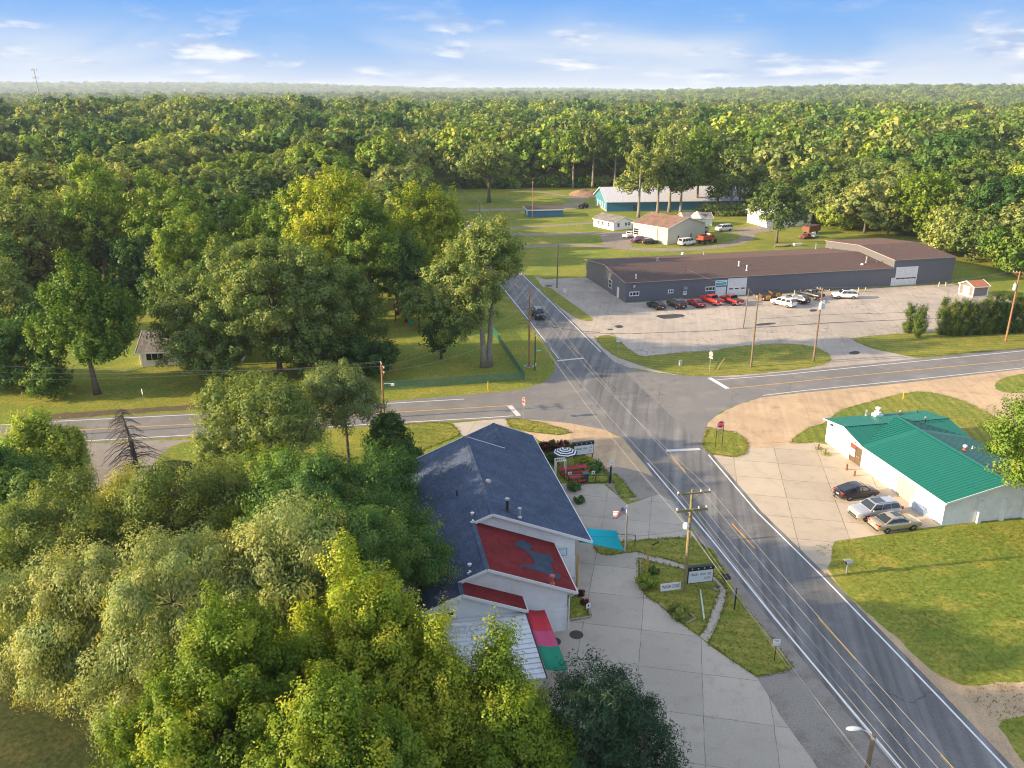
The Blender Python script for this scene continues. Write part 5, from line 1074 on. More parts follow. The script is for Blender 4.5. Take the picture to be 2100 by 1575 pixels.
for leaf,seed,h,r,fork,lb,nm in [('oak',201,19,7.2,.12,'dark green oak standing in the woods beyond the fields','oak_tree'),('dark',202,20,6.4,.12,'deep green tree standing in the woods beyond the fields','broadleaf_tree'),('olive',203,18,6.6,.15,'olive green tree standing in the woods beyond the fields','broadleaf_tree'),
   ('bright',204,19,6.2,.14,'bright green tree standing in the woods beyond the fields','maple_tree'),('oak',205,21,6.8,.14,'tall dark green oak standing in the woods beyond the fields','oak_tree'),('willow',206,16,6.4,.12,'pale grey green tree standing in the woods beyond the fields','broadleaf_tree'),('russet',207,16,5.4,.15,'brownish tree standing in the woods beyond the fields','broadleaf_tree'),('bright',208,23,5.2,.3,'tall slender green tree standing in the woods beyond the fields','broadleaf_tree'),('purple',209,14,5.0,.12,'dark red leaved tree standing in the woods beyond the fields','broadleaf_tree'),('pine',210,21,5.0,.06,'dark pointed conifer standing in the woods beyond the fields','conifer')]:
    bl=None
    if leaf=='pine': bl=[(0,0,h*.25,r,r,h*.2),(0,0,h*.5,r*.7,r*.7,h*.25),(0,0,h*.78,r*.4,r*.4,h*.22)]
    me,m=arch(leaf,seed,h,r*(1.36 if leaf!='pine' else 1),fork,120,135,.66,1.4,1.35,.4,bl); tr=m.build('trunk',BARK,None,smooth=True); tme=tr.data; bpy.data.objects.remove(tr); ARCH.append((me,tme,lb,nm,h))
wts=[.2,.13,.17,.17,.12,.08,.04,.05,.006,.01]; wts=[x/sum(wts) for x in wts]
# clearings (photo survey points on the ground) that stay free of trees
def inside(p,poly):
    c=False; n=len(poly)
    for i in range(n):
        a,b=poly[i],poly[(i+1)%n]
        if (a.y>p.y)!=(b.y>p.y) and p.x<(b.x-a.x)*(p.y-a.y)/(b.y-a.y)+a.x: c=not c
    return c
CLR=[[P(*q) for q in [(905,392),(1050,384),(1200,382),(1560,378),(1570,430),(1590,452),(1700,452),(1760,480),(1900,498),(1960,520),(2010,535),(2060,560),(2200,590),(2600,700),(2600,1700),(-800,1700),(-800,640),(0,640),(300,620),(600,615),(880,560),(905,480)]],
     [P(*q) for q in [(1060,326),(1140,326),(1135,352),(1065,352)]],[P(*q) for q in [(800,342),(850,342),(860,368),(800,368)]]]
rng=random.Random(99); cand=[]
sp=14.6
for iy in range(10,62):
    for ix in range(-62,63):
        y=iy*sp+rng.uniform(-6,6); x=ix*sp+rng.uniform(-6,6)+(sp/2 if iy%2 else 0); p=Vector((x,y,0))
        if abs(x)>y*.72+25 or y<150 or (x<-y*.645 and y<330): continue
        if any(inside(p,c) for c in CLR): continue
        if abs(p.dot(VV)-34.8)<9 and p.dot(UU)<395: continue
        cand.append((y+abs(x)*.15,x,y))
cand.sort(); single=cand[:200]; rest=cand[200:]
print('wood candidates',len(cand),'single out to',single[-1][0],'near leaves',LEAFTOT[0])
for k,(d,x,y) in enumerate(single):
    nz_=noise.noise((x/70,y/70,4.4)); i=rng.choices(range(len(ARCH)),[w_*max(.1,1+2.6*nz_*(1 if q_ in (0,1,4) else -1)) for q_,w_ in enumerate(wts)])[0]; me,tme,lb,nm,h=ARCH[i]; s=rng.uniform(.72,1.15)+(.4*rng.random() if rng.random()<.4 else 0)
    root=thing(nm,lb,'tree',(x,y,terrain(x,y)),rng.uniform(0,6.28),'woodland trees beyond the fields'); root.scale=(s*1.05,s*1.05,s*rng.uniform(.72,.95))
    linkmesh('crown',me,root); linkmesh('trunk',tme,root)
# far woods as one mass: points carrying low detail trees
FAR=[]
for leaf,seed,h,r in [('oak',301,19,7.4),('dark',302,20,6.8),('olive',303,18,7),('bright',304,19,6.6),('willow',305,17,6.8),('oak',306,17,7.6),('russet',307,16,6)]:
    r*=1.38; rg=np.random.default_rng(seed); cz=h*.56; hz=h*.44; bl=[(0,0,cz,r*.74,r*.74,hz)]+[(r*.55*math.cos(a),r*.55*math.sin(a),cz+hz*rg.uniform(-.4,.4),r*.42,r*.42,hz*.5) for a in (0.3,1.7,2.9,4.1,5.3)]
    pos,nor,tint,C,Rc=crown_pts(rg,bl,70,1.9,17,-.45,1.3,.3,.05); me=leaf_mesh('far_crown',pos,nor,1.75,tint,LM[leaf],.8,rg); FAR.append(me)
pts=[];idx=[];scl=[]
for d,x,y in rest: pts.append((x,y,terrain(x,y))); idx.append(rng.choices(range(7),[.25,.15,.2,.2,.08,.1,.02])[0]); scl.append(rng.uniform(.8,1.25)+(.4*rng.random() if rng.random()<.4 else 0))
y=900.0
while y<11500:
    st=14.4+max(0,(y-1000))*.0042; half=y*.70+30; n=int(2*half/st)
    for k in range(n):
        x=-half+(k+rng.random())*st; yy=y+rng.uniform(-.5,.5)*st
        dn=noise.noise((x/420,yy/420,3.3))
        if dn<-.36 and yy<5000: continue
        pts.append((x,yy,terrain(x,yy)-.5)); sp_=noise.noise((x/160,yy/160,9.1)); w7=[max(.02,.22+.3*sp_),max(.02,.15+.35*sp_),max(.02,.22-.2*sp_),max(.02,.2-.3*sp_),.09,.1,.03]; idx.append(rng.choices(range(7),w7)[0]); scl.append((rng.uniform(.75,1.3)+(.5*rng.random() if rng.random()<.35 else 0))*(1+max(0,y-1500)/6500))
    y+=st*.92
print('far trees',len(pts))
me=bpy.data.meshes.new('far_woods'); me.from_pydata(pts,[],[]); a=me.attributes.new('pick','INT','POINT'); a.data.foreach_set('value',idx); a=me.attributes.new('size','FLOAT','POINT'); a.data.foreach_set('value',scl)
a=me.attributes.new('turn','FLOAT','POINT'); a.data.foreach_set('value',[rng.uniform(0,6.28) for _ in pts])
fw=bpy.data.objects.new('far_woods',me); COL.objects.link(fw); tag(fw,'endless mixed woods running to the hazy horizon','woods',None,'stuff')
ng=bpy.data.node_groups.new('far_woods','GeometryNodeTree'); ng.interface.new_socket('Geometry',in_out='INPUT',socket_type='NodeSocketGeometry'); ng.interface.new_socket('Geometry',in_out='OUTPUT',socket_type='NodeSocketGeometry')
N=ng.nodes; gi=N.new('NodeGroupInput'); go=N.new('NodeGroupOutput'); g2i=N.new('GeometryNodeGeometryToInstance'); ip=N.new('GeometryNodeInstanceOnPoints'); ip.inputs['Pick Instance'].default_value=True
for me_ in FAR[::-1]:
    o=bpy.data.objects.new('far_tree_shape',me_); oi=N.new('GeometryNodeObjectInfo'); oi.inputs['Object'].default_value=o; oi.inputs['As Instance'].default_value=True; ng.links.new(oi.outputs['Geometry'],g2i.inputs[0]) if False else None
    if 'join' not in dir(): pass
jn=N.new('GeometryNodeJoinGeometry')
for nd in [n for n in N if n.bl_idname=='GeometryNodeObjectInfo']: ng.links.new(nd.outputs['Geometry'],jn.inputs[0])
def na_(nm,ty):
    q=N.new('GeometryNodeInputNamedAttribute'); q.data_type=ty; q.inputs[0].default_value=nm; return q.outputs['Attribute']
ng.links.new(gi.outputs[0],ip.inputs['Points']); ng.links.new(jn.outputs[0],ip.inputs['Instance']); ng.links.new(na_('pick','INT'),ip.inputs['Instance Index']); ng.links.new(na_('size','FLOAT'),ip.inputs['Scale'])
cx=N.new('ShaderNodeCombineXYZ'); ng.links.new(na_('turn','FLOAT'),cx.inputs[2]); ng.links.new(cx.outputs[0],ip.inputs['Rotation']); ng.links.new(ip.outputs[0],go.inputs[0])
fw.modifiers.new('scatter','NODES').node_group=ng
# ---------------------------------------------------------------- air
hm=bpy.data.materials.new('haze'); hm.use_nodes=True; hm.node_tree.nodes.clear(); t=NT(hm.node_tree); pv=t.n('ShaderNodeVolumePrincipled'); pv.inputs['Color'].default_value=(.74,.83,1,1); pv.inputs['Density'].default_value=.00008; pv.inputs['Anisotropy'].default_value=.1
o=t.n('ShaderNodeOutputMaterial'); t.l(pv.outputs[0],o.inputs['Volume'])
m=MB(); m.bb(-20000,20000,-3000,20000,-40,135); hz=m.build('haze',hm); tag(hz,'thin pale blue summer haze over the woods','haze',None,'stuff')
S.cycles.volume_bounces=1; S.cycles.max_bounces=6; S.cycles.transparent_max_bounces=8; S.cycles.diffuse_bounces=3; S.cycles.glossy_bounces=2; S.cycles.transmission_bounces=3
# ---------------------------------------------------------------- vehicles
TYRE=pmat('tyre rubber',(.018,.018,.019),.85,var=.3); RIM=pmat('alloy rim',(.42,.42,.43),.35,.6,var=.1); GLASS=pmat('car glass',(.018,.024,.03),.05,var=.05,spec=1.0)
CHR=pmat('chrome',(.6,.6,.61),.2,.9); PLAST=pmat('black plastic',(.02,.02,.021),.55); HEADL=pmat('headlamp glass',(.62,.64,.66),.12,spec=.8); TAILL=pmat('red tail lamp',(.42,.012,.012),.2,spec=.7); PLATE=pmat('number plate',(.66,.67,.69),.5)
def paint(name,c,metal=.25): return pmat(name,c,.28,metal,var=.06,spec=.5,coat=.3)
def wheel(par,x,y,r,w=.24,spokes=5):
    s=1 if y>0 else -1; m=MB(); ri=r*.68
    m.lathe([(ri,-w/2),(r*.93,-w/2),(r,-w*.3),(r,w*.3),(r*.93,w/2),(ri,w/2)],20,(x,y,r),1)
    o=m.build('wheel',TYRE,par,smooth=False); m=MB()
    m.lathe([(ri,-.02),(ri,.0),(ri*.9,.012),(.05,.0)] if False else [(ri*1.0,-.03),(ri*.98,.01)],18,(x,y+s*w*.36,r),1)
    for k in range(spokes):
        a=2*PI*k/spokes; m.box((x+math.cos(a)*ri*.5,y+s*w*.44,r+math.sin(a)*ri*.5),(ri*.95,.03,ri*.28),ry=-a)
    m.build('rim',RIM,o); return o
def car(name,label,loc,rz,col,L=4.6,Wd=1.8,H=1.45,zb=.28,hood=.85,belt=.92,tail=.95,xs=(.98,.35,-.62,-1.45),wb=2.7,r=.33,kind='sedan',roofin=.86,rails=False,sunroof=None,darkroof=False,group=None,plate=True,windows=2,hitch=False,rear_rack=False):
    "x forward. xs = base of windscreen, front and rear of the roof, foot of the rear glass"
    t=thing(name,label,'pickup' if kind=='pickup' else ('van' if kind=='van' else ('suv' if kind=='suv' else 'car')),loc,rz,group)
    w=Wd/2; x0=-L/2; x1=L/2; xc,xf,xr,xt=xs; fx=wb/2
    def ztop(x):
        if x>=xc: f=(x-xc)/(x1-xc); return belt+(hood-belt)*min(1,f*1.3)-(.16*max(0,(f-.72)/.28)**2)
        if x<=xt: f=(xt-x)/max(.01,(xt-x0)); return belt+(tail-belt)*min(1,f*1.5)-(.10*max(0,(f-.8)/.2)**2)
        return belt
    def wid(x):
        e=abs(x)/(L/2); return w*(1-.12*max(0,(e-.72)/.28)**2)
    def zbot(x):
        e=abs(x)/(L/2); return zb+.10*max(0,(e-.85)/.15)
    xsn=sorted(set([x0,x0+.06,x0+.25,xt-.02 if kind!='x' else xt,xt+.2,xr,(xr+xf)/2,xf,xc-.15,xc+.05,(xc+x1)/2,x1-.35,x1-.1,x1]))
    secs=[]
    for x in xsn:
        a=wid(x); zt=ztop(x); b=zbot(x); sh=.93 if x in (x0,x1) else 1
        hs=[(.0,b),(.80*a,b),(.95*a,b+.07),(a*sh,b+.22),(a*sh,(b+zt)/2+.06),(.965*a,zt-.10),(.90*a,zt-.025),(.6*a,zt+.012),(0,zt+.022)]
        secs.append([(x,y,z) for y,z in hs]+[(x,-y,z) for y,z in hs[-2:0:-1]])
    m=MB(); m.loft(secs); body=m.build('body',col,t,smooth=True)
    md=body.modifiers.new('e','EDGE_SPLIT'); md.split_angle=R(38)
    # cabin
    wb_,wt=w*.93,w*roofin*.84; zr=H; m=MB(); bz=belt-.03
    cab=[]
    for (x,z,a) in ((xc,bz,wb_),(xc-(xc-xf)*.5,bz+(zr-bz)*.53,(wb_+wt)/2+.015),(xf+.04,zr-.06,wt+.02),(xf-.18,zr,wt-.04),((xf+xr)/2,zr+.02,wt-.02),(xr+.15,zr-.005,wt-.04),(xr-.03,zr-.06,wt+.01),((xr+xt)/2,bz+(zr-bz)*.50,(wb_+wt)/2),(xt,bz,wb_*.96)):
        cab.append((x,z,a))
    ring=[]
    for (x,z,a) in cab: ring.append([(x,a,z),(x,a*.55,z+.012),(x,0,z+.02),(x,-a*.55,z+.012),(x,-a,z)])
    m.loft(ring,closed=False,cap=False)
    # sides of the cabin
    for s in (1,-1):
        up=[(x,s*a,z) for (x,z,a) in cab]; lo=[(x,s*wb_,bz) for (x,z,a) in cab]
        for k in range(len(cab)-1):
            q=[up[k],up[k+1],lo[k+1],lo[k]]; m.face(q if s<0 else q[::-1])
    m.build('cabin',col,t,smooth=False)
    def gl(pts,name='window',off=(0,0,0)):
        mm=MB(); mm.face([Vector(p)+Vector(off) for p in pts]); o=mm.build(name,GLASS,t); sd=o.modifiers.new('s','SOLIDIFY'); sd.thickness=.012; sd.offset=0; return o
    e=.9
    gl([(xc-.06,wb_*.88,bz+.09),(xc-.06,-wb_*.88,bz+.09),(xf+.10,-wt*.90,zr-.075),(xf+.10,wt*.90,zr-.075)],'windscreen',(.035,0,.03))
    gl([(xt+.06,wb_*.84,bz+.12),(xr+.0,wt*.86,zr-.085),(xr+.0,-wt*.86,zr-.085),(xt+.06,-wb_*.84,bz+.12)],'rear_window',(-.035,0,.03))
    zl=bz+.07; zh=zr-.11; fl=(zl-bz)/(zr-bz); fh=(zh-bz)/(zr-bz)
    for s in (1,-1):
        yl=s*(wb_+(wt-wb_)*fl+.03); yh=s*(wb_+(wt-wb_)*fh+.03)
        A_=xc-(xc-xf)*fl-.16; B_=xf-.02; C_=xr+.06; D_=xt+(xr-xt)*fl+.14
        n=windows; cuts=[k/n for k in range(n+1)]
        for k in range(n):
            f0,f1=cuts[k]+(.018 if k else 0),cuts[k+1]-(.018 if k<n-1 else 0)
            gl([(A_+(D_-A_)*f0,yl,zl),(B_+(C_-B_)*f0,yh,zh),(B_+(C_-B_)*f1,yh,zh),(A_+(D_-A_)*f1,yl,zl)])
        m=MB(); m.box((xc-.28,s*(w+.07),belt+.06),(.14,.2,.14)); m.build('mirror',col,t,bevel=.03)
        # wheel arches and sill
        for x in (fx,-fx):
            m=MB(); prof=[(x+(r+.07)*math.cos(a),r+(r+.07)*math.sin(a)) for a in [PI*k/12 for k in range(13)]]
            m.prism(prof,1,s*(w*.80),s*(w*.985+.006)); m.build('wheel_arch',PLAST,t)
            wheel(t,x,s*(w-.10),r)
        m=MB(); m.box((x1-.16,s*w*.66,hood-.16),(.22,.40,.13)); m.build('headlight',HEADL,t,bevel=.04)
        zt=tail-.14 if kind in('sedan','pickup','suv') else tail
        m=MB()
        if kind=='pickup': m.box((x0+.05,s*w*.88,tail-.22),(.14,.14,.34))
        elif kind in('suv','van'): m.box((x0+.10,s*w*.86,tail-.08),(.2,.18,.36))
        else: m.box((x0+.12,s*w*.70,tail-.13),(.26,.46,.14))
        m.build('taillight',TAILL,t,bevel=.03)
    m=MB(); m.box((x1-.05,0,zb+.24),(.14,Wd*.62,.16)); m.box((x1-.03,0,zb+.05),(.12,Wd*.74,.1)); m.build('grille',PLAST,t)
    m=MB(); m.box((x0+.05,0,zb+.10),(.16,Wd*.86,.16)); m.build('bumper',CHR if kind=='pickup' else PLAST,t,bevel=.03)
    if plate: m=MB(); m.box((x0-.012,0,zb+.36),(.03,.34,.17)); m.build('licence_plate',PLATE,t)
    if rails:
        for s in (1,-1): m=MB(); m.beam((xf-.25,s*(wt-.04),zr+.06),(xr+.2,s*(wt-.04),zr+.06),.05,.05); m.build('roof_rail',CHR if rails=='c' else PLAST,t)
    if sunroof: m=MB(); m.box((sunroof[0],0,zr+.035),(sunroof[1],wt*1.35,.012)); m.build('sunroof',GLASS,t)
    if hitch:
        m=MB(); m.beam((x0-.05,0,.45),(x0-.35,0,.45),.06,.06); m.beam((x0-.33,0,.2),(x0-.33,0,1.0),.06,.06); m.beam((x0-.33,-.5,.95),(x0-.33,.5,.95),.05,.05); m.beam((x0-.33,-.45,.3),(x0-.33,.3,.3),.05,.05); m.build('bike_rack',PLAST,t)
    return t
def pickup(name,label,loc,rz,col,L=5.6,cover=True,group=None,H=1.85):
    t=car(name,label,loc,rz,col,L=L,Wd=1.98,H=H,zb=.42,hood=1.16,belt=1.18,tail=1.20,xs=(1.15,.55,-.72,-.86),wb=3.5,r=.39,kind='pickup',windows=2,group=group,roofin=.92)
    x0=-L/2; m=MB(); m.bb(x0+.10,-.98,-.80,.80,1.19,1.25 if cover else 1.23); m.build('bed_cover' if cover else 'truck_bed',pmat('dark bed cover',(.055,.06,.068),.7),t)
    m=MB()
    for s in (1,-1): m.bb(x0+.06,-.95,s*.80,s*.94,1.17,1.27)
    m.bb(x0+.02,x0+.1,-.94,.94,1.1,1.27); m.build('bed_rail',col,t); return t
def mid(a,b): return (P(*a)+P(*b))/2
SIL=paint('silver paint',(.50,.50,.52),.5); GOLD=paint('pale gold paint',(.47,.39,.27),.5); DKGR=paint('dark violet grey paint',(.040,.036,.048),.3); BLK=paint('black paint',(.010,.011,.013),.1); RED=paint('bright red paint',(.50,.02,.015),.1); DRED=paint('dark red paint',(.27,.018,.022),.2); WHT=paint('white paint',(.74,.73,.72),0); NAVY=paint('dark teal paint',(.02,.035,.05),.3); PURP=paint('purple paint',(.17,.03,.15),.3); ORNG=paint('rusty orange red paint',(.34,.07,.035),.05)
AV=math.atan2(VV.y,VV.x); AU=math.atan2(UU.y,UU.x)
# three cars at the green roofed building (positions from the wheels that touch the slabs)
q=P(1739.8,1027); car('hatchback','dark violet grey hatchback with a rear rack parked nearest the brown door',q+VV*1.35+UU*.78,AV+.03,DKGR,L=4.45,Wd=1.75,H=1.49,hood=.88,belt=.97,tail=1.02,xs=(1.25,.42,-.75,-2.0),wb=2.7,r=.32,hitch=True,windows=3)
q=P(1774.5,1070); car('silver_suv','silver SUV with a dark sunroof parked between two cars',q+VV*1.52+UU*.85,AV+PI+.02,SIL,L=5.0,Wd=1.98,H=1.78,zb=.34,hood=1.12,belt=1.17,tail=1.22,xs=(1.22,.52,-1.95,-2.36),wb=2.95,r=.39,kind='suv',rails='c',sunroof=(-.1,1.15),windows=3)
q=(P(1816.7,1094)+P(1870,1087))/2; car('gold_sedan','pale gold sedan parked at the edge of the lawn',q+UU*.80,AV+.02,GOLD,L=4.85,Wd=1.86,H=1.48,hood=.90,belt=.98,tail=1.03,xs=(1.18,.35,-.85,-1.75),wb=2.83,r=.335,sunroof=(-.02,.7))
# row at the grey workshop
GW=ang(P(1282,620),P(1951,579)); GU=GW+PI/2
def row(p): return P(*p)
car('black_car','black hatchback, leftmost car in front of the grey workshop',row((1345,632)),GU+.22,BLK,L=4.4,Wd=1.8,H=1.5,hood=.9,belt=.97,tail=1.05,xs=(1.15,.4,-1.0,-1.95),wb=2.65)
car('black_suv','black SUV with bright roof rails between the black hatchback and the red sedan',row((1387,630)),GU+.16,BLK,L=4.85,Wd=1.92,H=1.78,zb=.33,hood=1.1,belt=1.15,tail=1.2,xs=(1.2,.5,-1.8,-2.3),wb=2.85,r=.38,kind='suv',rails='c',windows=3)
car('red_sedan','dark red sedan between the black SUV and the bright red pickup',row((1427,627)),GU+.14,DRED,L=4.5,Wd=1.78,H=1.43)
pickup('red_pickup','bright red pickup with a dark bed cover beside the dark red sedan',row((1459,622)),GU+.2,RED)
pickup('red_pickup','dark red pickup parked in front of the white garage door',row((1499,622)),GU+.16,DRED)
car('white_minivan','white minivan next to the rusty dumpsters',row((1606,627)),GU+.42,WHT,L=5.1,Wd=1.95,H=1.75,zb=.3,hood=1.02,belt=1.08,tail=1.12,xs=(1.55,.75,-1.95,-2.45),wb=3.0,r=.34,kind='van',sunroof=(-.9,.9),windows=3)
car('black_suv','black SUV behind the white minivan',row((1635,620)),GU+.38,BLK,L=4.9,Wd=1.92,H=1.72,zb=.33,hood=1.08,belt=1.13,tail=1.2,xs=(1.2,.45,-1.6,-2.3),wb=2.85,r=.37,kind='suv',windows=3)
pickup('black_pickup','black pickup behind the transformer pole',row((1662,611)),GU+.35,BLK,L=5.4,cover=False)
car('white_suv','white SUV parked alone on the right of the asphalt lot',row((1732,611.5)),GW+PI-.35,WHT,L=5.0,Wd=1.96,H=1.77,zb=.33,hood=1.1,belt=1.15,tail=1.2,xs=(1.22,.52,-1.9,-2.36),wb=2.95,r=.38,kind='suv',rails='k',sunroof=(-.2,1.4),windows=3)
car('dark_truck','dark teal sport utility truck driving toward the junction',P(1104,651),AU+PI,NAVY,L=5.0,Wd=1.92,H=1.8,zb=.42,hood=1.12,belt=1.15,tail=1.2,xs=(1.0,.45,-1.8,-2.2),wb=2.9,r=.39,kind='suv',windows=2)
# vehicles at the cream garage
rg_=ang(P(1368,502),P(1444,490))
pickup('purple_pickup','purple pickup in front of the cream garage',P(1312,497),rg_+PI-.1,PURP)
car('black_wagon','black wagon beside the purple pickup',P(1332,500),rg_-.25,BLK,L=4.6,Wd=1.8,H=1.6,zb=.32,hood=.98,belt=1.03,tail=1.1,xs=(1.15,.45,-1.6,-2.1),wb=2.7,kind='suv',windows=3)
def van(label,loc,rz,group='white work vans at the cream garage'):
    return car('white_van',label,loc,rz,WHT,L=5.5,Wd=2.0,H=2.1,zb=.36,hood=1.25,belt=1.32,tail=1.4,xs=(2.05,1.25,-2.55,-2.68),wb=3.4,r=.37,kind='van',windows=4,group=group,roofin=.95)
van('white work van parked along the gable of the cream garage',P(1408,503),rg_-.03); van('white work van parked behind the dark roofed side wing',P(1484,474),rg_+PI-.2)
def dump_truck(loc,rz):
    t=thing('dump_truck','rusty orange red dump truck beside the white work van','truck',loc,rz)
    m=MB(); m.bb(-3.0,.6,-1.15,1.15,1.25,1.4); m.bb(-3.0,.6,-1.2,-1.1,1.4,2.45); m.bb(-3.0,.6,1.1,1.2,1.4,2.45); m.bb(-3.05,-2.95,-1.2,1.2,1.3,2.45); m.bb(.5,.65,-1.2,1.2,1.4,2.7)
    for k in range(5):
        for s in (1,-1): m.bb(-2.6+k*.75,-2.5+k*.75,s*1.2,s*1.26,1.3,2.4)
    m.build('dump_bed',ORNG,t); m=MB(); m.bb(-3.0,3.1,-.45,.45,.7,1.0); m.build('chassis',PLAST,t)
    m=MB(); m.prism([(.8,.9),(2.1,.9),(2.1,1.75),(1.85,2.45),(.85,2.5)],1,-.98,.98); m.prism([(2.1,.85),(3.3,.85),(3.3,1.45),(2.1,1.72)],1,-.8,.8); m.build('cab',ORNG,t,bevel=.06)
    m=MB(); m.bb(.95,1.75,-1.0,1.0,1.8,2.3); m.build('window',GLASS,t); m=MB(); m.box((3.35,0,.85),(.15,2.0,.25)); m.build('bumper',CHR,t)
    m=MB(); m.bb(.3,.9,-.6,.6,2.5,2.75); m.build('tarpaulin',WHITE,t)
    for x,rr in ((-1.9,.5),(2.55,.5)):
        for s in (1,-1): wheel(t,x,s*.98,rr,.32)
dump_truck(P(1449,499),rg_)
def tractor(loc,rz):
    t=thing('backhoe_tractor','yellow backhoe tractor behind the purple pickup','tractor',loc,rz); Y=pmat('machine yellow',(.50,.28,.03),.5,var=.25)
    m=MB(); m.bb(.2,2.0,-.45,.45,.9,1.6); m.bb(-1.0,.3,-.7,.7,.8,1.15); m.build('body',Y,t,bevel=.05)
    m=MB()
    for x,y in ((-.9,.65),(-.9,-.65),(.3,.65),(.3,-.65)): m.beam((x,y,1.1),(x,y,2.7),.08,.08)
    m.bb(-1.05,.45,-.75,.75,2.68,2.8); m.build('canopy',Y,t)
    m=MB(); m.beam((1.5,.6,1.2),(3.2,.6,.8),.14,.2); m.beam((1.5,-.6,1.2),(3.2,-.6,.8),.14,.2); m.prism([(3.1,.3),(3.8,.25),(3.9,.5),(3.3,1.1)],1,-1.05,1.05); m.build('loader',Y,t)
    m=MB(); m.beam((-1.0,0,1.0),(-2.2,0,2.9),.25,.28); m.beam((-2.2,0,2.9),(-3.4,0,1.6),.2,.24); m.prism([(-3.7,.9),(-3.1,.9),(-3.1,1.6),(-3.5,1.7)],1,-.35,.35); m.build('boom',Y,t)
    for x,rr,w in ((-.6,.75,.45),(1.6,.5,.32)):
        for s in (1,-1): wheel(t,x,s*.85,rr,w)
tractor(P(1322,489),rg_+PI+.3)
# flat trailer, white pickup, black tractor, old cars and rusty trailer
pickup('white_pickup','white pickup with its bed loaded, left of the yellow backhoe',P(1292,487),rg_+.2,WHT,cover=False)
def loader(loc,rz):
    t=thing('black_tractor','black compact tractor with attachments by the barn gable','tractor',loc,rz)
    m=MB(); m.bb(-.2,1.6,-.5,.5,.8,1.5); m.bb(-1.4,-.2,-.8,.8,.7,1.1); m.box((-.9,0,1.5),(.5,.6,.9)); m.build('body',BLK,t,bevel=.05); m=MB(); m.beam((-1.2,.7,1.0),(-1.2,.7,2.2),.08,.08); m.beam((-1.2,-.7,1.0),(-1.2,-.7,2.2),.08,.08); m.beam((-1.2,-.7,2.2),(-1.2,.7,2.2),.08,.08); m.build('roll_bar',BLACK,t)
    m=MB(); m.beam((1.4,.5,1),(2.6,.5,.5),.12,.14); m.beam((1.4,-.5,1),(2.6,-.5,.5),.12,.14); m.bb(2.5,3.1,-1.1,1.1,.15,.8); m.build('bucket',PLAST,t)
    for x,rr,w in ((-.9,.8,.45),(1.1,.5,.3)):
        for s in (1,-1): wheel(t,x,s*.95,rr,w)
loader(P(1196,427),rg_+PI)
car('old_red_car','old dark red car under the trees beside the rusty trailer',P(1653,489),rg_+PI,DRED,L=4.7,H=1.4); car('old_white_car','old white car behind the old dark red car',P(1668,487),rg_+.3,WHT,L=4.6,H=1.4)
t=thing('rusty_trailer','rusty brown box trailer at the wood edge','trailer',P(1663,479),rg_); m=MB(); m.bb(-3,3,-1.2,1.2,.8,2.4); m.build('body',RUST,t); m=MB(); m.bb(-3.1,3.1,-1.25,1.25,2.4,2.5); m.build('lid',pmat('dark rust',(.10,.04,.03),.8),t)
for x in (-1.5,1.5):
    for s in (1,-1): wheel(t,x,s*1.0,.42)
t=thing('log_pile','pile of cut logs and a pale stone slab on the grass behind the workshop','logs',P(1605,505),.1); m=MB(); rg=random.Random(4)
for k in range(7): m.tube([(-2.5+rg.uniform(-.5,.5)+k*.4,-1+.3*k,.25),(.3+rg.uniform(-.5,.5)+k*.4,-1.0+.3*k+rg.uniform(-.2,.2),.25)],.25,8)
m.build('log',pmat('cut logs',(.30,.22,.15),.9,var=.3),t); m=MB(); m.box((4.5,.5,.35),(2.4,1.2,.7)); m.build('slab',pmat('pale stone',(.45,.42,.38),.9),t,bevel=.1)
# soil heap by the barn
m=MB(); rg=np.random.default_rng(3); pr=[]
n=28; c0=P(1203,400)
V_=[]
for i in range(n):
    for j in range(n):
        x=(i/(n-1)-.5)*15; y=(j/(n-1)-.5)*11; d=(x/7.5)**2+(y/5.5)**2; z=max(0,(1-d))**.7*2.9*(.75+.5*noise.noise((x*.35,y*.35,1)))+.25*noise.noise((x*1.3,y*1.3,2))-.1; V_.append((x,y,z))
m.v=V_; 
for i in range(n-1):
    for j in range(n-1): m.fi((i*n+j,(i+1)*n+j,(i+1)*n+j+1,i*n+j+1))
o=m.build('soil_heap',pmat('red brown soil',(.27,.16,.10),.95,var=.4,scale=1.2),None,smooth=True); o.location=c0; tag(o,'reddish brown heap of soil next to the barn','heap')
# boat / covered pool under the trees on the left
t=thing('swimming_pool','round above ground pool with a white rim under the dark trees on the left','pool',P(306,563)); m=MB(); m.lathe([(4.0,0),(4.0,1.2)],28); m.build('wall',pmat('teal pool wall',(.03,.10,.12),.5),t); m=MB()
for k in range(28):
    a,b=2*PI*k/28,2*PI*(k+1)/28; m.beam((4*math.cos(a),4*math.sin(a),1.25),(4*math.cos(b),4*math.sin(b),1.25),.22,.1)
m.build('rim',WHITE,t)
m=MB(); m.lathe([(3.9,1.02),(3.88,1.05)],28); m.build('cover',pmat('dark pool water',(.01,.05,.06),.2),t)
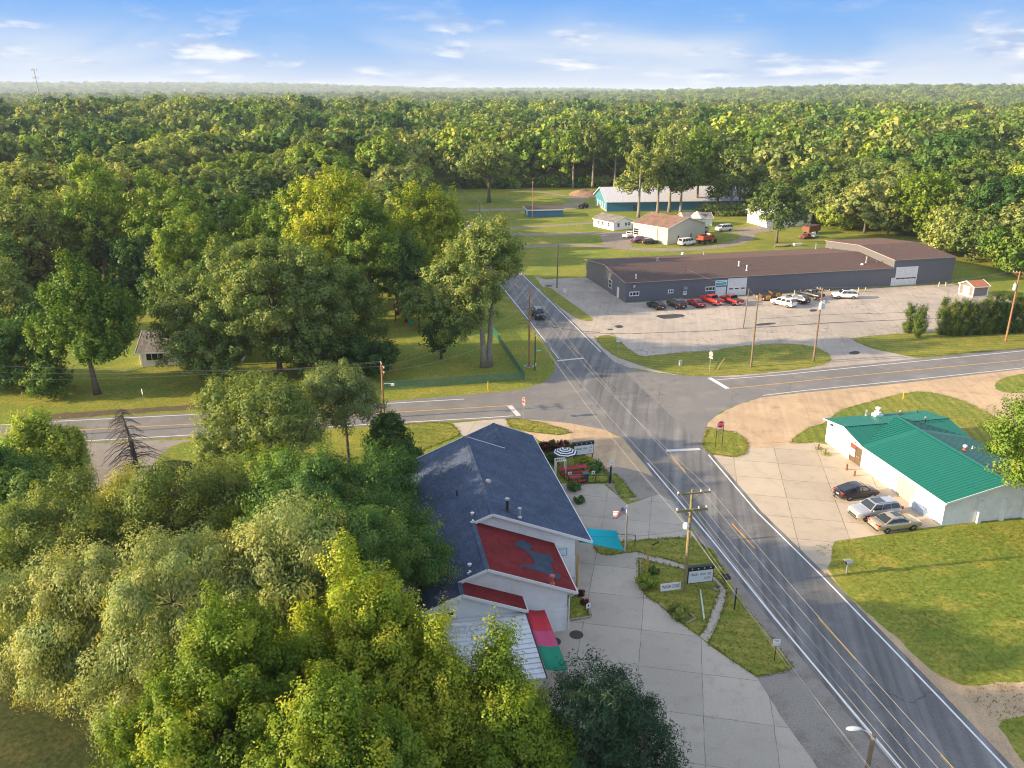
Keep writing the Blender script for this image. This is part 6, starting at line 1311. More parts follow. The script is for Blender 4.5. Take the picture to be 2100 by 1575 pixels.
# play tower
t=thing('play_tower','dark red wooden play tower with a green slide in the shade','playset',P(812,660),.2); m=MB()
for x,y in ((0,0),(1.4,0),(0,1.4),(1.4,1.4)): m.beam((x,y,0),(x,y,3.0),.12,.12)
m.bb(-.1,1.5,-.1,1.5,1.3,1.4); m.bb(-.05,.0,0,1.4,1.4,2.1); m.bb(0,1.4,-.05,.0,1.4,2.1); m.prism([(-.3,2.7),(1.7,2.7),(.7,3.9)],1,-.2,1.6); m.build('frame',pmat('dark red timber',(.16,.03,.03),.8),t)
m=MB(); m.prism([(-.05,0),(.05,0),(.05,.1),(-.05,.1)],0,0,.01)
m=MB(); m.loft([[(1.6+.9*f+.0,-.1-2.6*f,1.5-1.35*f**.8+dz) for dz in (0,.05)]+[(2.2+.9*f,-.1-2.6*f,1.5-1.35*f**.8+dz) for dz in (.05,0)] for f in [k/8 for k in range(9)]]); m.build('slide',pmat('green slide plastic',(.0,.33,.20),.4),t)
t=thing('garden_ornament','small red and white figure beside the play tower','ornament',P(833,661)); m=MB(); m.lathe([(.35,0),(.4,.4),(.25,.9),(.05,1.0)],10); m.build('body',DRED,t); m=MB(); m.lathe([(.1,1.0),(.22,1.15),(.1,1.35)],10); m.build('top',WHITE,t)
t=thing('tree_stump','round cut stump on the lawn behind the leaning maple','stump',P(308,648)); m=MB(); m.lathe([(.75,0),(.62,.2),(.6,.55)],14); m.build('body',BARK,t); m=MB(); m.lathe([(.58,.55),(.57,.57)],14); m.build('cut_face',pmat('pale cut wood',(.5,.44,.36),.8),t)
t=thing('red_canopy','small red canopy seen through the great oak','canopy',P(470,700)); m=MB(); m.lathe([(1.6,2.0),(1.0,2.5),(.05,2.8)],4); m.build('cloth',pmat('red cloth',(.35,.02,.02),.7),t); m=MB()
for a in range(4): m.tube([(1.5*math.cos(a*PI/2),1.5*math.sin(a*PI/2),0),(1.5*math.cos(a*PI/2),1.5*math.sin(a*PI/2),2.1)],.04,6)
m.build('post',STEEL,t)
# ---------------------------------------------------------------- poles, wires, signs, small things
WOODP=pmat('weathered pole wood',(.20,.145,.095),.9,var=.35,scale=2,bump=.4); WOODR=pmat('red brown pole wood',(.30,.155,.08),.9,var=.35,scale=2); WOODY=pmat('mossy yellow pole wood',(.24,.20,.09),.9,var=.4,scale=1.5); INS=pmat('white insulator',(.62,.62,.62),.4); XFM=pmat('pale transformer grey',(.58,.60,.61),.45,var=.1); POSTY=pmat('yellow wooden post',(.42,.27,.08),.85,var=.25); WIRE=pmat('bright aluminium wire',(.40,.37,.32),.5,.3); WIREB=pmat('dark cable',(.03,.03,.03),.6)
POLES={}
def pole(key,label,base,top,mat,r=.16,arms=(),xf=0,xfside=0,lean=(0,0)):
    "arms: (height below top, half length left, half length right, heading)"
    q=P(*base); h=height_at(q,top) if top<500 or True else 0
    t=thing('utility_pole',label,'utility pole',q); m=MB(); tp=Vector((lean[0],lean[1],h)); m.tube([(0,0,0),tp*.5,tp],[r,r*.85,r*.62],10); m.build('pole',mat,t,smooth=False); att=[]
    for (dz,a,b,hd) in arms:
        c=tp*(1-dz/h); d=Vector((math.cos(hd),math.sin(hd),0)); n=Vector((-d.y,d.x,0))*(r*.9)
        m=MB(); m.beam(c-d*a-n,c+d*b-n,.11,.13); m.tube([c-n+d*min(b,.8)+Vector((0,0,-.05)),c-n*.6+Vector((0,0,-.75))],.02,5); 
        if a>.2: m.tube([c-n-d*min(a,.8)+Vector((0,0,-.05)),c-n*.6+Vector((0,0,-.75))],.02,5)
        arm=m.build('crossarm',mat,t)
        for x in (-a+.08,(b*.45 if b>.8 else .0),b-.08):
            m=MB(); pp=c+d*x-n; m.lathe([(.03,.06),(.06,.1),(.07,.2),(.05,.26)],8,pp); m.build('insulator',INS,arm); att.append(q+pp+Vector((0,0,.27)))
    for k in range(xf):
        a=xfside+(k-(xf-1)/2)*1.15; d=Vector((math.cos(a),math.sin(a),0)); c=tp*(1-2.6/h)+d*.42
        m=MB(); m.lathe([(.2,-.62),(.27,-.58),(.27,.3),(.22,.42),(.05,.45)],14,c); tr=m.build('transformer',XFM,t)
        m=MB(); m.lathe([(.05,.42),(.06,.6),(.03,.75)],8,c+d*.08); m.build('bushing',INS,tr)
    POLES[key]=(t,q,tp,att); return t
pole('main','near utility pole with two crossarms beside the sign lawn',(1403,1213),1004,WOODY,.17,[(.25,1.35,1.5,AV),(1.75,1.35,1.35,AV),(1.85,1.30,1.42,AV)])
pole('far','red brown utility pole at the fence corner of the junction',(1085,752),590,WOODR,.17,[(3.3,1.1,1.2,AV-.45)])
pole('lot','utility pole on the grass island with a leaning stub behind it',(1540,752),606,WOODP,.16,[(.4,1.2,1.2,AU+.2)])
pole('trio','utility pole with three transformers on the grass island',(1668,741),591,WOODP,.17,[(.25,1.1,1.1,AU+.5)],3,AV-.9)
pole('east','brown utility pole in front of the cedar hedge',(2062,700),556,WOODR,.17,[(.3,1.0,1.0,AU+.9)],1,AV+PI)
pole('service','thin wooden service pole standing in the asphalt lot',(1524,672),591,WOODP,.12,[(.25,.15,1.2,AV+.0)] if False else (),lean=(.4,0))
pole('field','dark utility pole between the road and the grey workshop',(1142,590),502,WOODP,.15,(),lean=(.15,0))
pole('west','utility pole with a street lamp on the west arm of the junction',(788,857),746,WOODR,.16,[(.3,1.1,1.2,AU+.15),(1.0,1.0,1.0,AU+.15)])
pole('hut','utility pole beside the blue hut',(1092,447),372,WOODR,.16,[(.4,.3,.3,AV)])
pole('bend','utility pole at the bend of the main road',(984,446),412,WOODP,.15,[(.4,.5,.5,AV)])
# west lamp
t,q,tp,_=POLES['west']; m=MB(); z=tp.z*.62; m.tube([(0,0,z),(.5,-.1,z+.25),(1.2,-.2,z+.2)],.035,6); m.box((1.35,-.2,z+.08),(.4,.3,.28)); m.build('street_lamp_head',XFM,t,bevel=.03)
# pole drum and cables on the near pole
t,q,tp,_=POLES['main']; m=MB(); m.lathe([(.1,-.28),(.26,-.15),(.28,.1),(.18,.3),(.05,.34)],12,(-.32,-.18,tp.z*.66)); m.build('lamp_head',XFM,t)
# stub of the west line at the left edge
q=P(-60,905); t=thing('utility_pole','utility pole whose crossarm just enters at the left edge','utility pole',q); hh=height_at(q,748); m=MB(); m.tube([(0,0,0),(0,0,hh)],[.17,.11],10); m.build('pole',WOODP,t)
m=MB(); m.beam((-1.0,-.15,hh-.3),(4.4,.1,hh-.3),.13,.14); am=m.build('crossarm',pmat('grey weathered arm',(.36,.35,.33),.9),t); WL_=[]
for k,(x,dy) in enumerate(((4.3,0),(4.2,-1),(4.1,-2))):
    c=Vector((x,0,hh-.1-.9*k)); m=MB(); m.tube([c,c+Vector((.9,0,0))],[.07,.05],6); m.build('insulator',INS,am); WL_.append(q+c+Vector((.9,0,0)))
# guy posts and stub
def post(label,a,ty,mat,r,name='wooden_post',lean=(0,0)):
    q=P(*a); h=height_at(q,ty); t=thing(name,label,'post',q); m=MB(); m.tube([(0,0,0),(lean[0],lean[1],h)],[r,r*.85],10); m.build('pole',mat,t); m=MB(); m.lathe([(r*.9,-.04),(r*.92,.02),(r*.3,.06)],10,(lean[0],lean[1],h)); m.build('cap',mat,t); return q+Vector((lean[0],lean[1],h))
S1=post('yellow wooden sail post standing in the sign lawn',(1326,1182),1120,POSTY,.11); S2=post('yellow wooden sail post beside the white wall of the bar',(1183,1202),1138,POSTY,.11); S3=post('yellow wooden post next to the flag pole',(1282.5,1122),1057,POSTY,.10)
for a,ty,lb in (((1001,800),783,'short yellow marker post by the green fence'),((1852,818),803,'short yellow marker post on the grass bank behind the green roof')): post(lb,a,ty,pmat('yellow plastic marker',(.62,.42,.02),.5),.07,'marker_post')
# bollards: near pizza building and along the workshop
for i,(a,ty) in enumerate((((1678,921),911),((1692,932),922),((1736,964),952),((1752,976),966))):
    post('stubby brown timber bollard in front of the white wall, %s from the far end'%('first second third fourth'.split()[i]),a,ty,pmat('brown bollard timber',(.20,.10,.05),.9,var=.3),.11,'bollard')
    if i<2:
        q=P(*a); rg=np.random.default_rng(70+i); n=260; o_=rg.normal(size=(n,3))*np.array([.3,.25,.14])+np.array([.1,-.1,.14]); o_[:,2]=np.abs(o_[:,2]); me=leaf_mesh('weeds',o_,rg.normal(size=(n,3))+np.array([0,0,.7]),.14,rg.random(n),LM['bright'],.3,rg); w_=bpy.data.objects.new('weeds',me); COL.objects.link(w_); w_.location=q; tag(w_,'tuft of weeds round the %s brown bollard from the far end'%('first' if i==0 else 'second'),'weeds')
for i,(a,ty) in enumerate((((1629,606),596),((1641,605),595),((1760,599),590),((1774.5,598),589.5),((1925,588),578.5),((1939,586),579))): post('pale yellow bollard along the grey workshop wall, %s from the left'%('first second third fourth fifth sixth'.split()[i]),a,ty,pmat('pale yellow bollard',(.52,.46,.30),.6),.12,'bollard')
# wires
def wire(a,b,sag,r=.013,mat=WIRE,label='bare overhead wire strung between the utility poles',group='overhead wires'):
    a=Vector(a);b=Vector(b); n=24; pts=[a.lerp(b,k/n)+Vector((0,0,-4*sag*(k/n)*(1-k/n))) for k in range(n+1)]
    m=MB(); m.tube([p-a for p in pts],min(r,.0085),5); o=m.build('overhead_wire',mat); o.location=a; tag(o,label,'wire',group); return o
A1=POLES['main'][3]; A2=POLES['far'][3]; tpn=POLES['main'][1]+POLES['main'][2]; tpf=POLES['far'][1]+POLES['far'][2]
dn=-UU*62
for k in (0,1,2):
    wire(A1[k],A2[k%3] if k!=1 else tpf+Vector((0,0,.1)),.9); wire(A1[k],A1[k]+dn+Vector((0,0,.3)),1.0)
for k in (3,4,5): wire(A1[k]+Vector((0,0,-.5)),A1[k]+dn+Vector((0,0,.3)),1.0,.02)
for k in (3,): wire(A1[k]+Vector((0,0,-.5)),A2[0]+Vector((0,0,-1)),1.0,.02)
tb=tpn+Vector((0,0,-3.6)); wire(tb,tb+dn,1.2,.028); wire(tb+VV*.3,tb+dn+VV*.3+Vector((0,0,-.3)),1.2,.022); wire(tb,tpf+Vector((0,0,-5)),1.3,.022)
bendt=POLES['bend'][1]+POLES['bend'][2]
for k,a in enumerate(A2): wire(a,POLES['bend'][3][k%3],1.6,.02)
wire(tpf,bendt,1.6,.02); 
A3=POLES['bend'][3]
for k in range(3): wire(A3[k],A3[k]+UU*90+VV*(-3)+Vector((0,0,5)),1.5,.03)
wire(POLES['field'][1]+POLES['field'][2]+Vector((0,0,-.3)),tpf+Vector((0,0,-2.2)),.9,.018); wire(POLES['field'][1]+POLES['field'][2]+Vector((0,0,-.3)),bendt+Vector((0,0,-1)),2.0,.018)
AW=POLES['west'][3]; AL=POLES['lot'][3]; AT=POLES['trio'][3]; AE=POLES['east'][3]
for k in range(3): wire(AW[k],WL_[k],.6,.018); 
wire(AW[0],A2[0],1.2,.016); wire(AW[3],A2[1]+Vector((0,0,-2.2)),1.3,.016)
for k in range(3): wire(AL[k],AT[k],.5,.016); wire(AT[k],AE[k],.9,.016)
wire(A2[2],AL[0],1.6,.016)
sv=POLES['service'][1]+POLES['service'][2]; wire(sv+Vector((0,0,-.3)),AL[1],.15,.02); wire(sv+Vector((0,0,-.4)),MASTTOP,.5,.02)
wire(tb,(mb_root.location.x+UU.x*-4.5+VV.x*7,mb_root.location.y+UU.y*-4.5+VV.y*7,3.9),.5,.014,WIREB,'dark service cable from the near utility pole to the bar','service cables')
g1=POLES['west'][1]+POLES['west'][2]*.9; wire(g1,P(845,818),0,.012,WIRE,'guy wire running down from the pole with the street lamp','guy wires')
# street light in the bottom right corner
q=P(1762,1660); t=thing('street_light','street light on a wooden pole in the bottom right corner','street light',q); h=height_at(q,1506); m=MB(); m.tube([(0,0,0),(.05,0,h)],[.15,.12],12); m.build('pole',WOODP,t); m=MB(); m.tube([(0,0,h-.25),(-.35,.05,h+.15),(-.75,.1,h+.3)],.035,8); m.lathe([(.14,-.3),(.15,-.1)],12,(.05,0,h)); m.build('arm',STEEL,t)
m=MB(); m.loft([[(x,y*wd+.1,h+.3+z*hh_) for y,z in ((-1,0),(-.7,.8),(0,1.1),(.7,.8),(1,0),(.7,-.5),(-.7,-.5))] for x,wd,hh_ in ((-.65,.08,.06),(-.85,.14,.1),(-1.15,.17,.13),(-1.4,.14,.1),(-1.55,.05,.04))]); m.build('lamp_head',pmat('pale lamp housing',(.60,.62,.64),.4),t,smooth=True)
# signs
REDS=pmat('sign red',(.52,.012,.02),.4,var=.05); WHS=pmat('sign white',(.75,.75,.74),.5,var=.05); GRNS=pmat('street sign green',(.0,.30,.10),.4); ALU=pmat('bare aluminium',(.42,.43,.44),.45,.5); BLT=pmat('black lettering',(.02,.02,.02),.5)
def octo(m,r,y0,y1,c=(0,0,0),mi=0): m.prism([(c[0]+r*math.cos(PI/8+k*PI/4),c[2]+r*math.sin(PI/8+k*PI/4)) for k in range(8)],1,y0,y1,mi)
def stop_sign(label,base,ty,rz,posts=1,r=.46,plaque=True,hh=None):
    q=P(*base); h=hh or height_at(q,ty); t=thing('stop_sign',label,'stop sign',q,rz); zc=h-r
    m=MB(); dx=(.42,) if posts==2 else (0,)
    for x in ((-.42,.42) if posts==2 else (0,)): m.beam((x,.05,0),(x,.05,zc+.2),.06,.05)
    m.build('post',BLACK if posts==2 else STEEL,t); m=MB(); octo(m,r*1.06,-.0,.015,(0,0,zc)); f=m.build('face',WHS,t); m=MB(); octo(m,r*1.03,.016,.022,(0,0,zc)); m.build('back',ALU,f); m=MB(); octo(m,r*.97,-.012,-.002,(0,0,zc)); fr=m.build('red_field',REDS,f)
    text('lettering','STOP',r*.78,WHS,f,(0,-.016,zc),(PI/2,0,0),.003)
    if plaque:
        m=MB(); m.bb(-.36,.36,-.0,.015,zc-r-.28,zc-r-.05); p=m.build('plaque',WHS,t); m=MB(); m.bb(-.33,.33,-.01,-.002,zc-r-.26,zc-r-.07); m.build('red_field',REDS,p); text('lettering','4-WAY',.2,WHS,p,(0,-.014,zc-r-.165),(PI/2,0,0),.002)
    return t
stop_sign('four way stop sign on two black posts in the grass patch',(1474,917),863,RZ,2,.47)
stop_sign('stop sign seen nearly edge on, on the west corner of the junction',(1074,860),815,RZ-PI/2+.25,1,.40)
stop_sign('stop sign seen from behind, on the far grass island',(1455,766),721,RZ+PI/2+.35,1,.40)
def road_sign(label,base,ty,rz,lines,w=.6,h=.75,posts=1,mat=WHS,back=False,pm=STEEL):
    q=P(*base); H=height_at(q,ty); t=thing('road_sign',label,'road sign',q,rz); m=MB()
    for x in ((-w*.35,w*.35) if posts==2 else (0,)): m.beam((x,.04,0),(x,.04,H-.05),.06,.05)
    m.build('post',pm,t); m=MB(); m.bb(-w/2,w/2,0,.015,H-h,H); f=m.build('face',[mat],t,bevel=.0)
    m=MB(); m.bb(-w/2+.02,w/2-.02,.016,.02,H-h+.02,H-.02); m.build('back',ALU,f)
    for k,(s,sz) in enumerate(lines): text('lettering',s,sz,BLT,f,(0,-.003,H-h*(k+.6)/(len(lines)+.1)),(PI/2,0,0),.002)
    return t
road_sign('white road sign on a thin post at the tip of the far grass island',(1267,729),692,RZ-.1,[('25',.42)],.62,.75)
road_sign('white road sign on the narrow verge beside the lot',(1158,612),592,RZ-.1,[('25',.42)],.62,.75)
road_sign('two post road sign seen from behind by the fence corner',(1124,741),702,RZ+PI,[('STOP',.2)],.75,.95,2,mat=ALU)
road_sign('small white road sign on a black post in the wedge of dry grass',(1588,1356),1311,RZ-.25,[('NO',.2),('PARKING',.11)],.55,.55,1,pm=BLACK)
road_sign('white sign at the left verge of the cross road',(296,834),798,RZ-PI/2+.4,[('25',.3)],.55,.7)
road_sign('small round looking sign on the black fence post by the gravel patch',(1253,990),945,RZ,[('P',.3)],.42,.5,1,pm=BLACK)
q=P(1506,1250); t=thing('black_post_sign','black post with a small grey panel beside the footpath','sign',q,RZ); m=MB(); m.beam((0,0,0),(0,0,2.05),.09,.09); m.build('post',BLACK,t); m=MB(); m.bb(-.32,-.05,.02,.05,1.15,1.85); m.build('panel',ALU,t)
q=P(1097,760); t=thing('street_name_sign','green street name sign on a dark post at the junction corner','street sign',q,RZ); h=height_at(q,682); m=MB(); m.tube([(0,0,0),(0,0,h)],[.09,.08],8); m.build('post',pmat('dark green post',(.02,.035,.03),.6),t)
zz=h*.52; m=MB(); m.bb(.08,1.0,-.02,.02,zz-.17,zz+.17); f=m.build('name_plate',GRNS,t); m=MB(); m.bb(-.02,.02,.08,1.0,zz+.2,zz+.5); m.build('name_plate',GRNS,t); m=MB(); m.bb(.2,.9,-.024,-.02,zz-.06,zz+.06); m.build('lettering',WHS,f)
m=MB(); m.lathe([(.1,-.2),(.12,0),(.1,.2)],10,(.1,-.05,h-.4)); m.build('lamp',WHS,t); m=MB(); m.box((.1,-.1,h*.17),(.12,.1,.45)); m.build('tag',WHS,t)
# marquee signs
def marquee(label,a,b,z0,z1,lines,posts=True):
    A_=P(*a); B_=P(*b); rz=ang(A_,B_); L=(B_-A_).length; t=thing('marquee_sign',label,'letter sign',A_,rz); m=MB(); m.bb(0,L,0,.28,z0,z1); m.build('cabinet',BLACK,t)
    m=MB(); m.bb(.06,L-.06,-.012,0,z0+.06,z1-.06); f=m.build('face',pmat('milky sign face',(.66,.69,.72),.35,var=.06),t)
    m=MB(); m.bb(-.03,L+.03,-.05,.32,z1,z1+.34); m.build('top_rail',BLACK,t); k=0
    for k in range(4): m=MB(); m.lathe([(.05,-.09),(.065,-.05)],10,(L*(k+.6)/4.2,0,z1+.18),1); m.build('bulb',pmat('warm bulb glass',(.62,.55,.4),.3),t)
    for x in ((.1,L-.1) if posts else ()): m=MB(); m.beam((x,.14,0),(x,.14,z0),.1,.1); m.build('post',BLACK,t)
    m=MB(); m.tube([(.15,-.02,z0+(z1-z0)*.48),(L-.15,-.02,z0+(z1-z0)*.48)],.006,5); m.build('letter_rail',ALU,f)
    for (s,x,fz,sz,mt,ft) in lines: text('lettering',s,sz,mt,f,(L*x,-.016,z0+(z1-z0)*fz),(PI/2,0,0),.003,fit=L*ft)
RL=pmat('red lettering',(.55,.02,.03),.5)
marquee('lit letter sign on the sign lawn beside the near utility pole',(1409,1205),(1461,1199),.35,1.62,[("MAGIE'S",.26,.66,.34,BLT,.28),('REGAN',.58,.66,.34,BLT,.20),('LINE',.83,.66,.34,BLT,.15),('$',.67,.34,.30,BLT,.04),('8.50',.81,.34,.34,RL,.15)],False)
marquee('lit letter sign in the fenced patio by the bar roof',(1176,943),(1217,938),.5,1.75,[("MAGIE'S",.27,.62,.34,BLT,.28),('REGAN',.58,.62,.34,BLT,.19),('LINE',.83,.66,.30,BLT,.15),('8.50',.83,.34,.34,RL,.17)])
A_=P(1354,1214); B_=P(1396,1209); t=thing('dog_wash_sign','long white hand painted WASH DOG sign leaning in the sign lawn','sign',A_,ang(A_,B_)); L=(B_-A_).length; m=MB(); m.box((L/2,0,.42),(L,.03,.66),rx=-.18); f=m.build('board',WHS,t); m=MB(); m.beam((.3,.05,0),(.3,.05,.5),.05,.05); m.build('leg',WOODP,t); m=MB(); m.beam((L-.3,.05,0),(L-.3,.05,.5),.05,.05); m.build('leg',WOODP,t)
text('lettering','WASH',.42,pmat('maroon lettering',(.16,.03,.08),.6),f,(L*.29,-.03,.44),(PI/2-.18,0,0),.004,fit=L*.44); text('lettering',"DOG''",.42,pmat('maroon lettering',(.16,.03,.08),.6),f,(L*.76,-.03,.44),(PI/2-.18,0,0),.004,fit=L*.36)
# flag pole, flag, sail
q=P(1281,1131); t=thing('flag_pole','white flag pole beside the turquoise shade sail','flag pole',q); h=height_at(q,1037); m=MB(); m.tube([(0,0,0),(0,0,h)],[.05,.03],8); m.build('pole',WHITE,t); m=MB(); m.lathe([(.02,-.03),(.06,.03),(.02,.09)],8,(0,0,h)); m.build('finial',CHR,t)
fl=thing('flag','stars and stripes flag blowing to the left from the white pole','flag',q+Vector((0,0,h-.1)))
FW,FH=1.35,.80; FR=pmat('flag red',(.50,.03,.05),.8); FWH=pmat('flag white',(.72,.72,.72),.8); FB=pmat('flag blue',(.035,.05,.20),.8)
def fpt(a,b): # a 0..1 along the fly, b 0..1 up
    return Vector((-.05-FW*a*.86,.16*math.sin(a*7)+.05*math.sin(b*5+a*3),-FH*(1-b)-.42*a-.10*a*a))
m=MB(); NX=20
for i in range(NX):
    for j in range(13):
        can=(j>=6 and i<8); mi=2 if can else (0 if j%2==0 else 1); m.face([fpt(i/NX,j/13),fpt((i+1)/NX,j/13),fpt((i+1)/NX,(j+1)/13),fpt(i/NX,(j+1)/13)],mi)
o=m.build('cloth',[FR,FWH,FB],fl,smooth=True,weld=True); m=MB()
for i in range(6):
    for j in range(5):
        c=fpt((i+.7)/6.4*.4,.48+(j+.6)/5.2*.5); 
        for dy in (-.012,.012): m.face([c+Vector((.02*math.cos(k*PI/2.5),dy,.02*math.sin(k*PI/2.5))) for k in range(5)])
m.build('stars',FWH,o)
sc=[W(17.6,63.6,2.75),W(22.6,62.0,2.75),W(22.3,56.6,2.2),W(16.6,58.6,3.3)]
# sail corners read from the photo
c_=[P(1205,1083,3.2),P(1265,1088,2.9),P(1281,1130,.9),P(1186,1112,3.2)]
t=thing('shade_sail','turquoise shade sail stretched beside the bar','shade sail',P(1235,1115)); m=MB(); n=12; bq=P(1235,1115)
def sp(a,b):
    p=c_[0].lerp(c_[1],a).lerp(c_[3].lerp(c_[2],a),b); cen=(c_[0]+c_[1]+c_[2]+c_[3])/4; e=.55*(a*(1-a)+b*(1-b))-1.1*a*(1-a)*b*(1-b)
    p=p.lerp(Vector((cen.x,cen.y,p.z)),e*.42); p.z-=.5*a*(1-a)*4*b*(1-b)*.4; return p-bq
for i in range(n):
    for j in range(n): m.face([sp(i/n,j/n),sp((i+1)/n,j/n),sp((i+1)/n,(j+1)/n),sp(i/n,(j+1)/n)])
o=m.build('cloth',pmat('turquoise sailcloth',(.0,.36,.44),.75,var=.05),t,smooth=True,weld=True); o.modifiers.new('s','SOLIDIFY').thickness=.015
wire(c_[2],P(1305,1148),0,.012,WIRE,'thin cord from the shade sail to the ground','guy wires'); wire(c_[1],S3,0,.012,WIRE,'thin cord from the shade sail to the yellow post','guy wires')
# fences
GRF=pmat('green chain link',(.05,.20,.15),.5)
def chain_mat():
    m,t,b=new_mat('green chain link mesh'); o=t.rotpos(0,'obj'); b.inputs['Base Color'].default_value=(.03,.17,.13,1)
    sx=t.n('ShaderNodeSeparateXYZ'); t.l(o,sx.inputs[0]); u=t.math('ADD',sx.outputs[0],sx.outputs[2]); v=t.math('SUBTRACT',sx.outputs[0],sx.outputs[2])
    a=t.math('LESS_THAN',t.math('FRACT',t.math('MULTIPLY',u,9)),.24); c=t.math('LESS_THAN',t.math('FRACT',t.math('MULTIPLY',v,9)),.24); t.l(t.math('MAXIMUM',a,c),b.inputs['Alpha']); return m
CHM=chain_mat()
def fence(label,a,b,h=1.2,step=3.0,mat=GRF,meshm=CHM,name='chain_link_fence',rails=2):
    A_=P(*a);B_=P(*b);L=(B_-A_).length; t=thing(name,label,'fence',A_,ang(A_,B_)); n=max(1,round(L/step))
    for k in range(n+1): m=MB(); m.tube([(L*k/n,0,0),(L*k/n,0,h+.05)],.035,6); m.build('post',mat,t)
    for z in ((h,.08) if rails==2 else (h,)): m=MB(); m.tube([(0,0,z),(L,0,z)],.028,6); m.build('rail',mat,t)
    if meshm: m=MB(); m.bb(0,L,-.004,.004,.05,h); m.build('mesh_panel',meshm,t)
    return t
fence('green chain link fence along the cross road lawn',(783,801),(1075,779),1.25,3.2); fence('green chain link fence along the main road lawn',(1075,779),(1003,672),1.25,3.2)
fence('black rail gate beside the flag pole',(1266,1116),(1302,1119),1.1,2.2,BLACK,None,'rail_fence',1)
fence('black patio fence on the road side of the patio',(1250,990),(1227,958),1.05,1.8,BLACK,None,'rail_fence',1)
fence('black patio fence along the concrete slabs',(1165,990),(1249,991),.9,1.6,BLACK,None,'rail_fence',2)
q=P(1251,991); t=thing('black_gate_post','tall black gate post at the patio corner','post',q); m=MB(); m.beam((0,0,0),(0,0,1.9),.14,.14); m.build('post',BLACK,t); m=MB(); m.box((0,0,1.93),(.18,.18,.06)); m.build('cap',BLACK,t)
# patio furniture
def picnic(label,q,rz,L=2.0,col=None):
    col=col or pmat('red picnic paint',(.46,.02,.05),.55,var=.15); t=thing('picnic_table',label,'picnic table',q,rz); m=MB()
    for k in range(4): m.bb(-L/2,L/2,-.38+k*.195,-.38+k*.195+.175,.73,.77)
    m.build('tabletop',col,t)
    for s in (1,-1):
        m=MB(); m.bb(-L/2,L/2,s*.62-.14,s*.62+.14,.43,.47); m.build('bench',col,t)
    for x in (-L*.36,L*.36):
        m=MB(); m.beam((x,-.25,.73),(x,-.7,0),.05,.09); m.beam((x,.25,.73),(x,.7,0),.05,.09); m.beam((x,-.72,.41),(x,.72,.41),.05,.09); m.build('leg',pmat('dark red picnic leg',(.22,.015,.03),.6),t)
picnic('long red picnic table on the patio lawn',P(1175,971),RZ+.08,3.2); picnic('short red picnic table beside the green bin',P(1182,989),RZ+.05,1.7)
q=P(1158,960); t=thing('parasol','black and white striped parasol on the patio lawn','parasol',q); m=MB(); m.tube([(0,0,0),(0,0,2.5)],.025,8); m.build('pole',STEEL,t); m=MB(); NR=9
ring=[]
for k in range(NR+1):
    f=.06+.94*k/NR; ring.append([(1.45*f*math.cos(2*PI*j/8+.2),1.45*f*math.sin(2*PI*j/8+.2),2.55-.62*f**1.25) for j in range(8)])
for k in range(NR):
    for j in range(8): m.face([ring[k][j],ring[k+1][j],ring[k+1][(j+1)%8],ring[k][(j+1)%8]],k%2)
m.face(ring[0],0); o=m.build('canopy',[pmat('parasol navy',(.02,.025,.05),.8),pmat('parasol white',(.72,.72,.72),.8)],t); m=MB(); m.lathe([(.28,0),(.3,.06),(.05,.1)],12); m.build('base',BLACK,t)
q=P(1200,987); t=thing('trash_bin','green wheeled bin beside the short picnic table','bin',q,RZ); m=MB(); m.loft([[(x*s,y*s,z) for x,y in ((-.28,-.3),(.28,-.3),(.28,.3),(-.28,.3))] for z,s in ((0,.85),(.95,1.05))]); m.build('body',pmat('dark green plastic',(.01,.055,.05),.5),t); m=MB(); m.bb(-.32,.32,-.34,.34,.95,1.02); m.build('lid',pmat('teal bin lid',(.02,.10,.10),.5),t)
def bush(label,q,r,h,leaf,seed,name='shrub',ls=.13,n=2600,asp=.6):
    rng=np.random.default_rng(seed); t=thing(name,label,'shrub',q); bl=[(0,0,h*.5,r,r,h*.5)]+[(r*.5*math.cos(a),r*.5*math.sin(a),h*.5,r*.55,r*.55,h*.45) for a in (.4,2.4,4.5)]
    pos,nor,ti,C,Rc=crown_pts(rng,bl,46,max(.16,r*.3),max(20,n//46),-.9,1.3,.3,.15); me=leaf_mesh('foliage',pos,nor,ls,ti,LM[leaf],asp,rng); linkmesh('foliage',me,t)
    m=MB()
    for k in range(5): a=k*1.26; m.tube([(0,0,0),(r*.4*math.cos(a),r*.4*math.sin(a),h*.6)],[.03,.012],5)
    m.build('stem',BARK,t); return t
bush('red leaved shrub nearest the bar roof',P(1121,925),.85,1.0,'purple',401); bush('round red leaved shrub between the gravel and the parasol',P(1154,925),.8,1.25,'purple',402)
bush('small dark conifer between the two red shrubs',P(1133,922),.35,1.2,'dark',403); bush('green shrub behind the parasol',P(1128,948),.8,.9,'dark',404); bush('green shrub behind the patio letter sign',P(1180,930),.8,1.1,'dark',405); bush('yellow flowering plant under the patio letter sign',P(1203,951),.7,.7,'maple',406); bush('blue green spiky plant by the patio fence',P(1220,965),.75,.95,'dark',407,asp=.2,ls=.3)
bush('round green shrub beside the WASH DOG sign',P(1326,1203),.8,1.1,'bright',408); bush('dark plant at the foot of the sign lawn post',P(1338,1176),.5,.6,'dark',409); bush('yellow green grassy plant in the timber framed bed',P(1391,1262),.75,.85,'locust',410,asp=.15,ls=.42)
bush('red flowers by the white wall, the farther clump',P(1192,1221),.28,.45,'purple',411,'flower_clump',.08,1200); bush('red flowers by the white wall, the nearer clump',P(1199,1239),.28,.45,'purple',412,'flower_clump',.08,1200)
bush('green bed of leaves along the bar under the eave',P(1178,1005),.7,.8,'dark',413); bush('green bed of leaves at the slab corner under the eave',P(1187,1030),.55,.6,'dark',414)
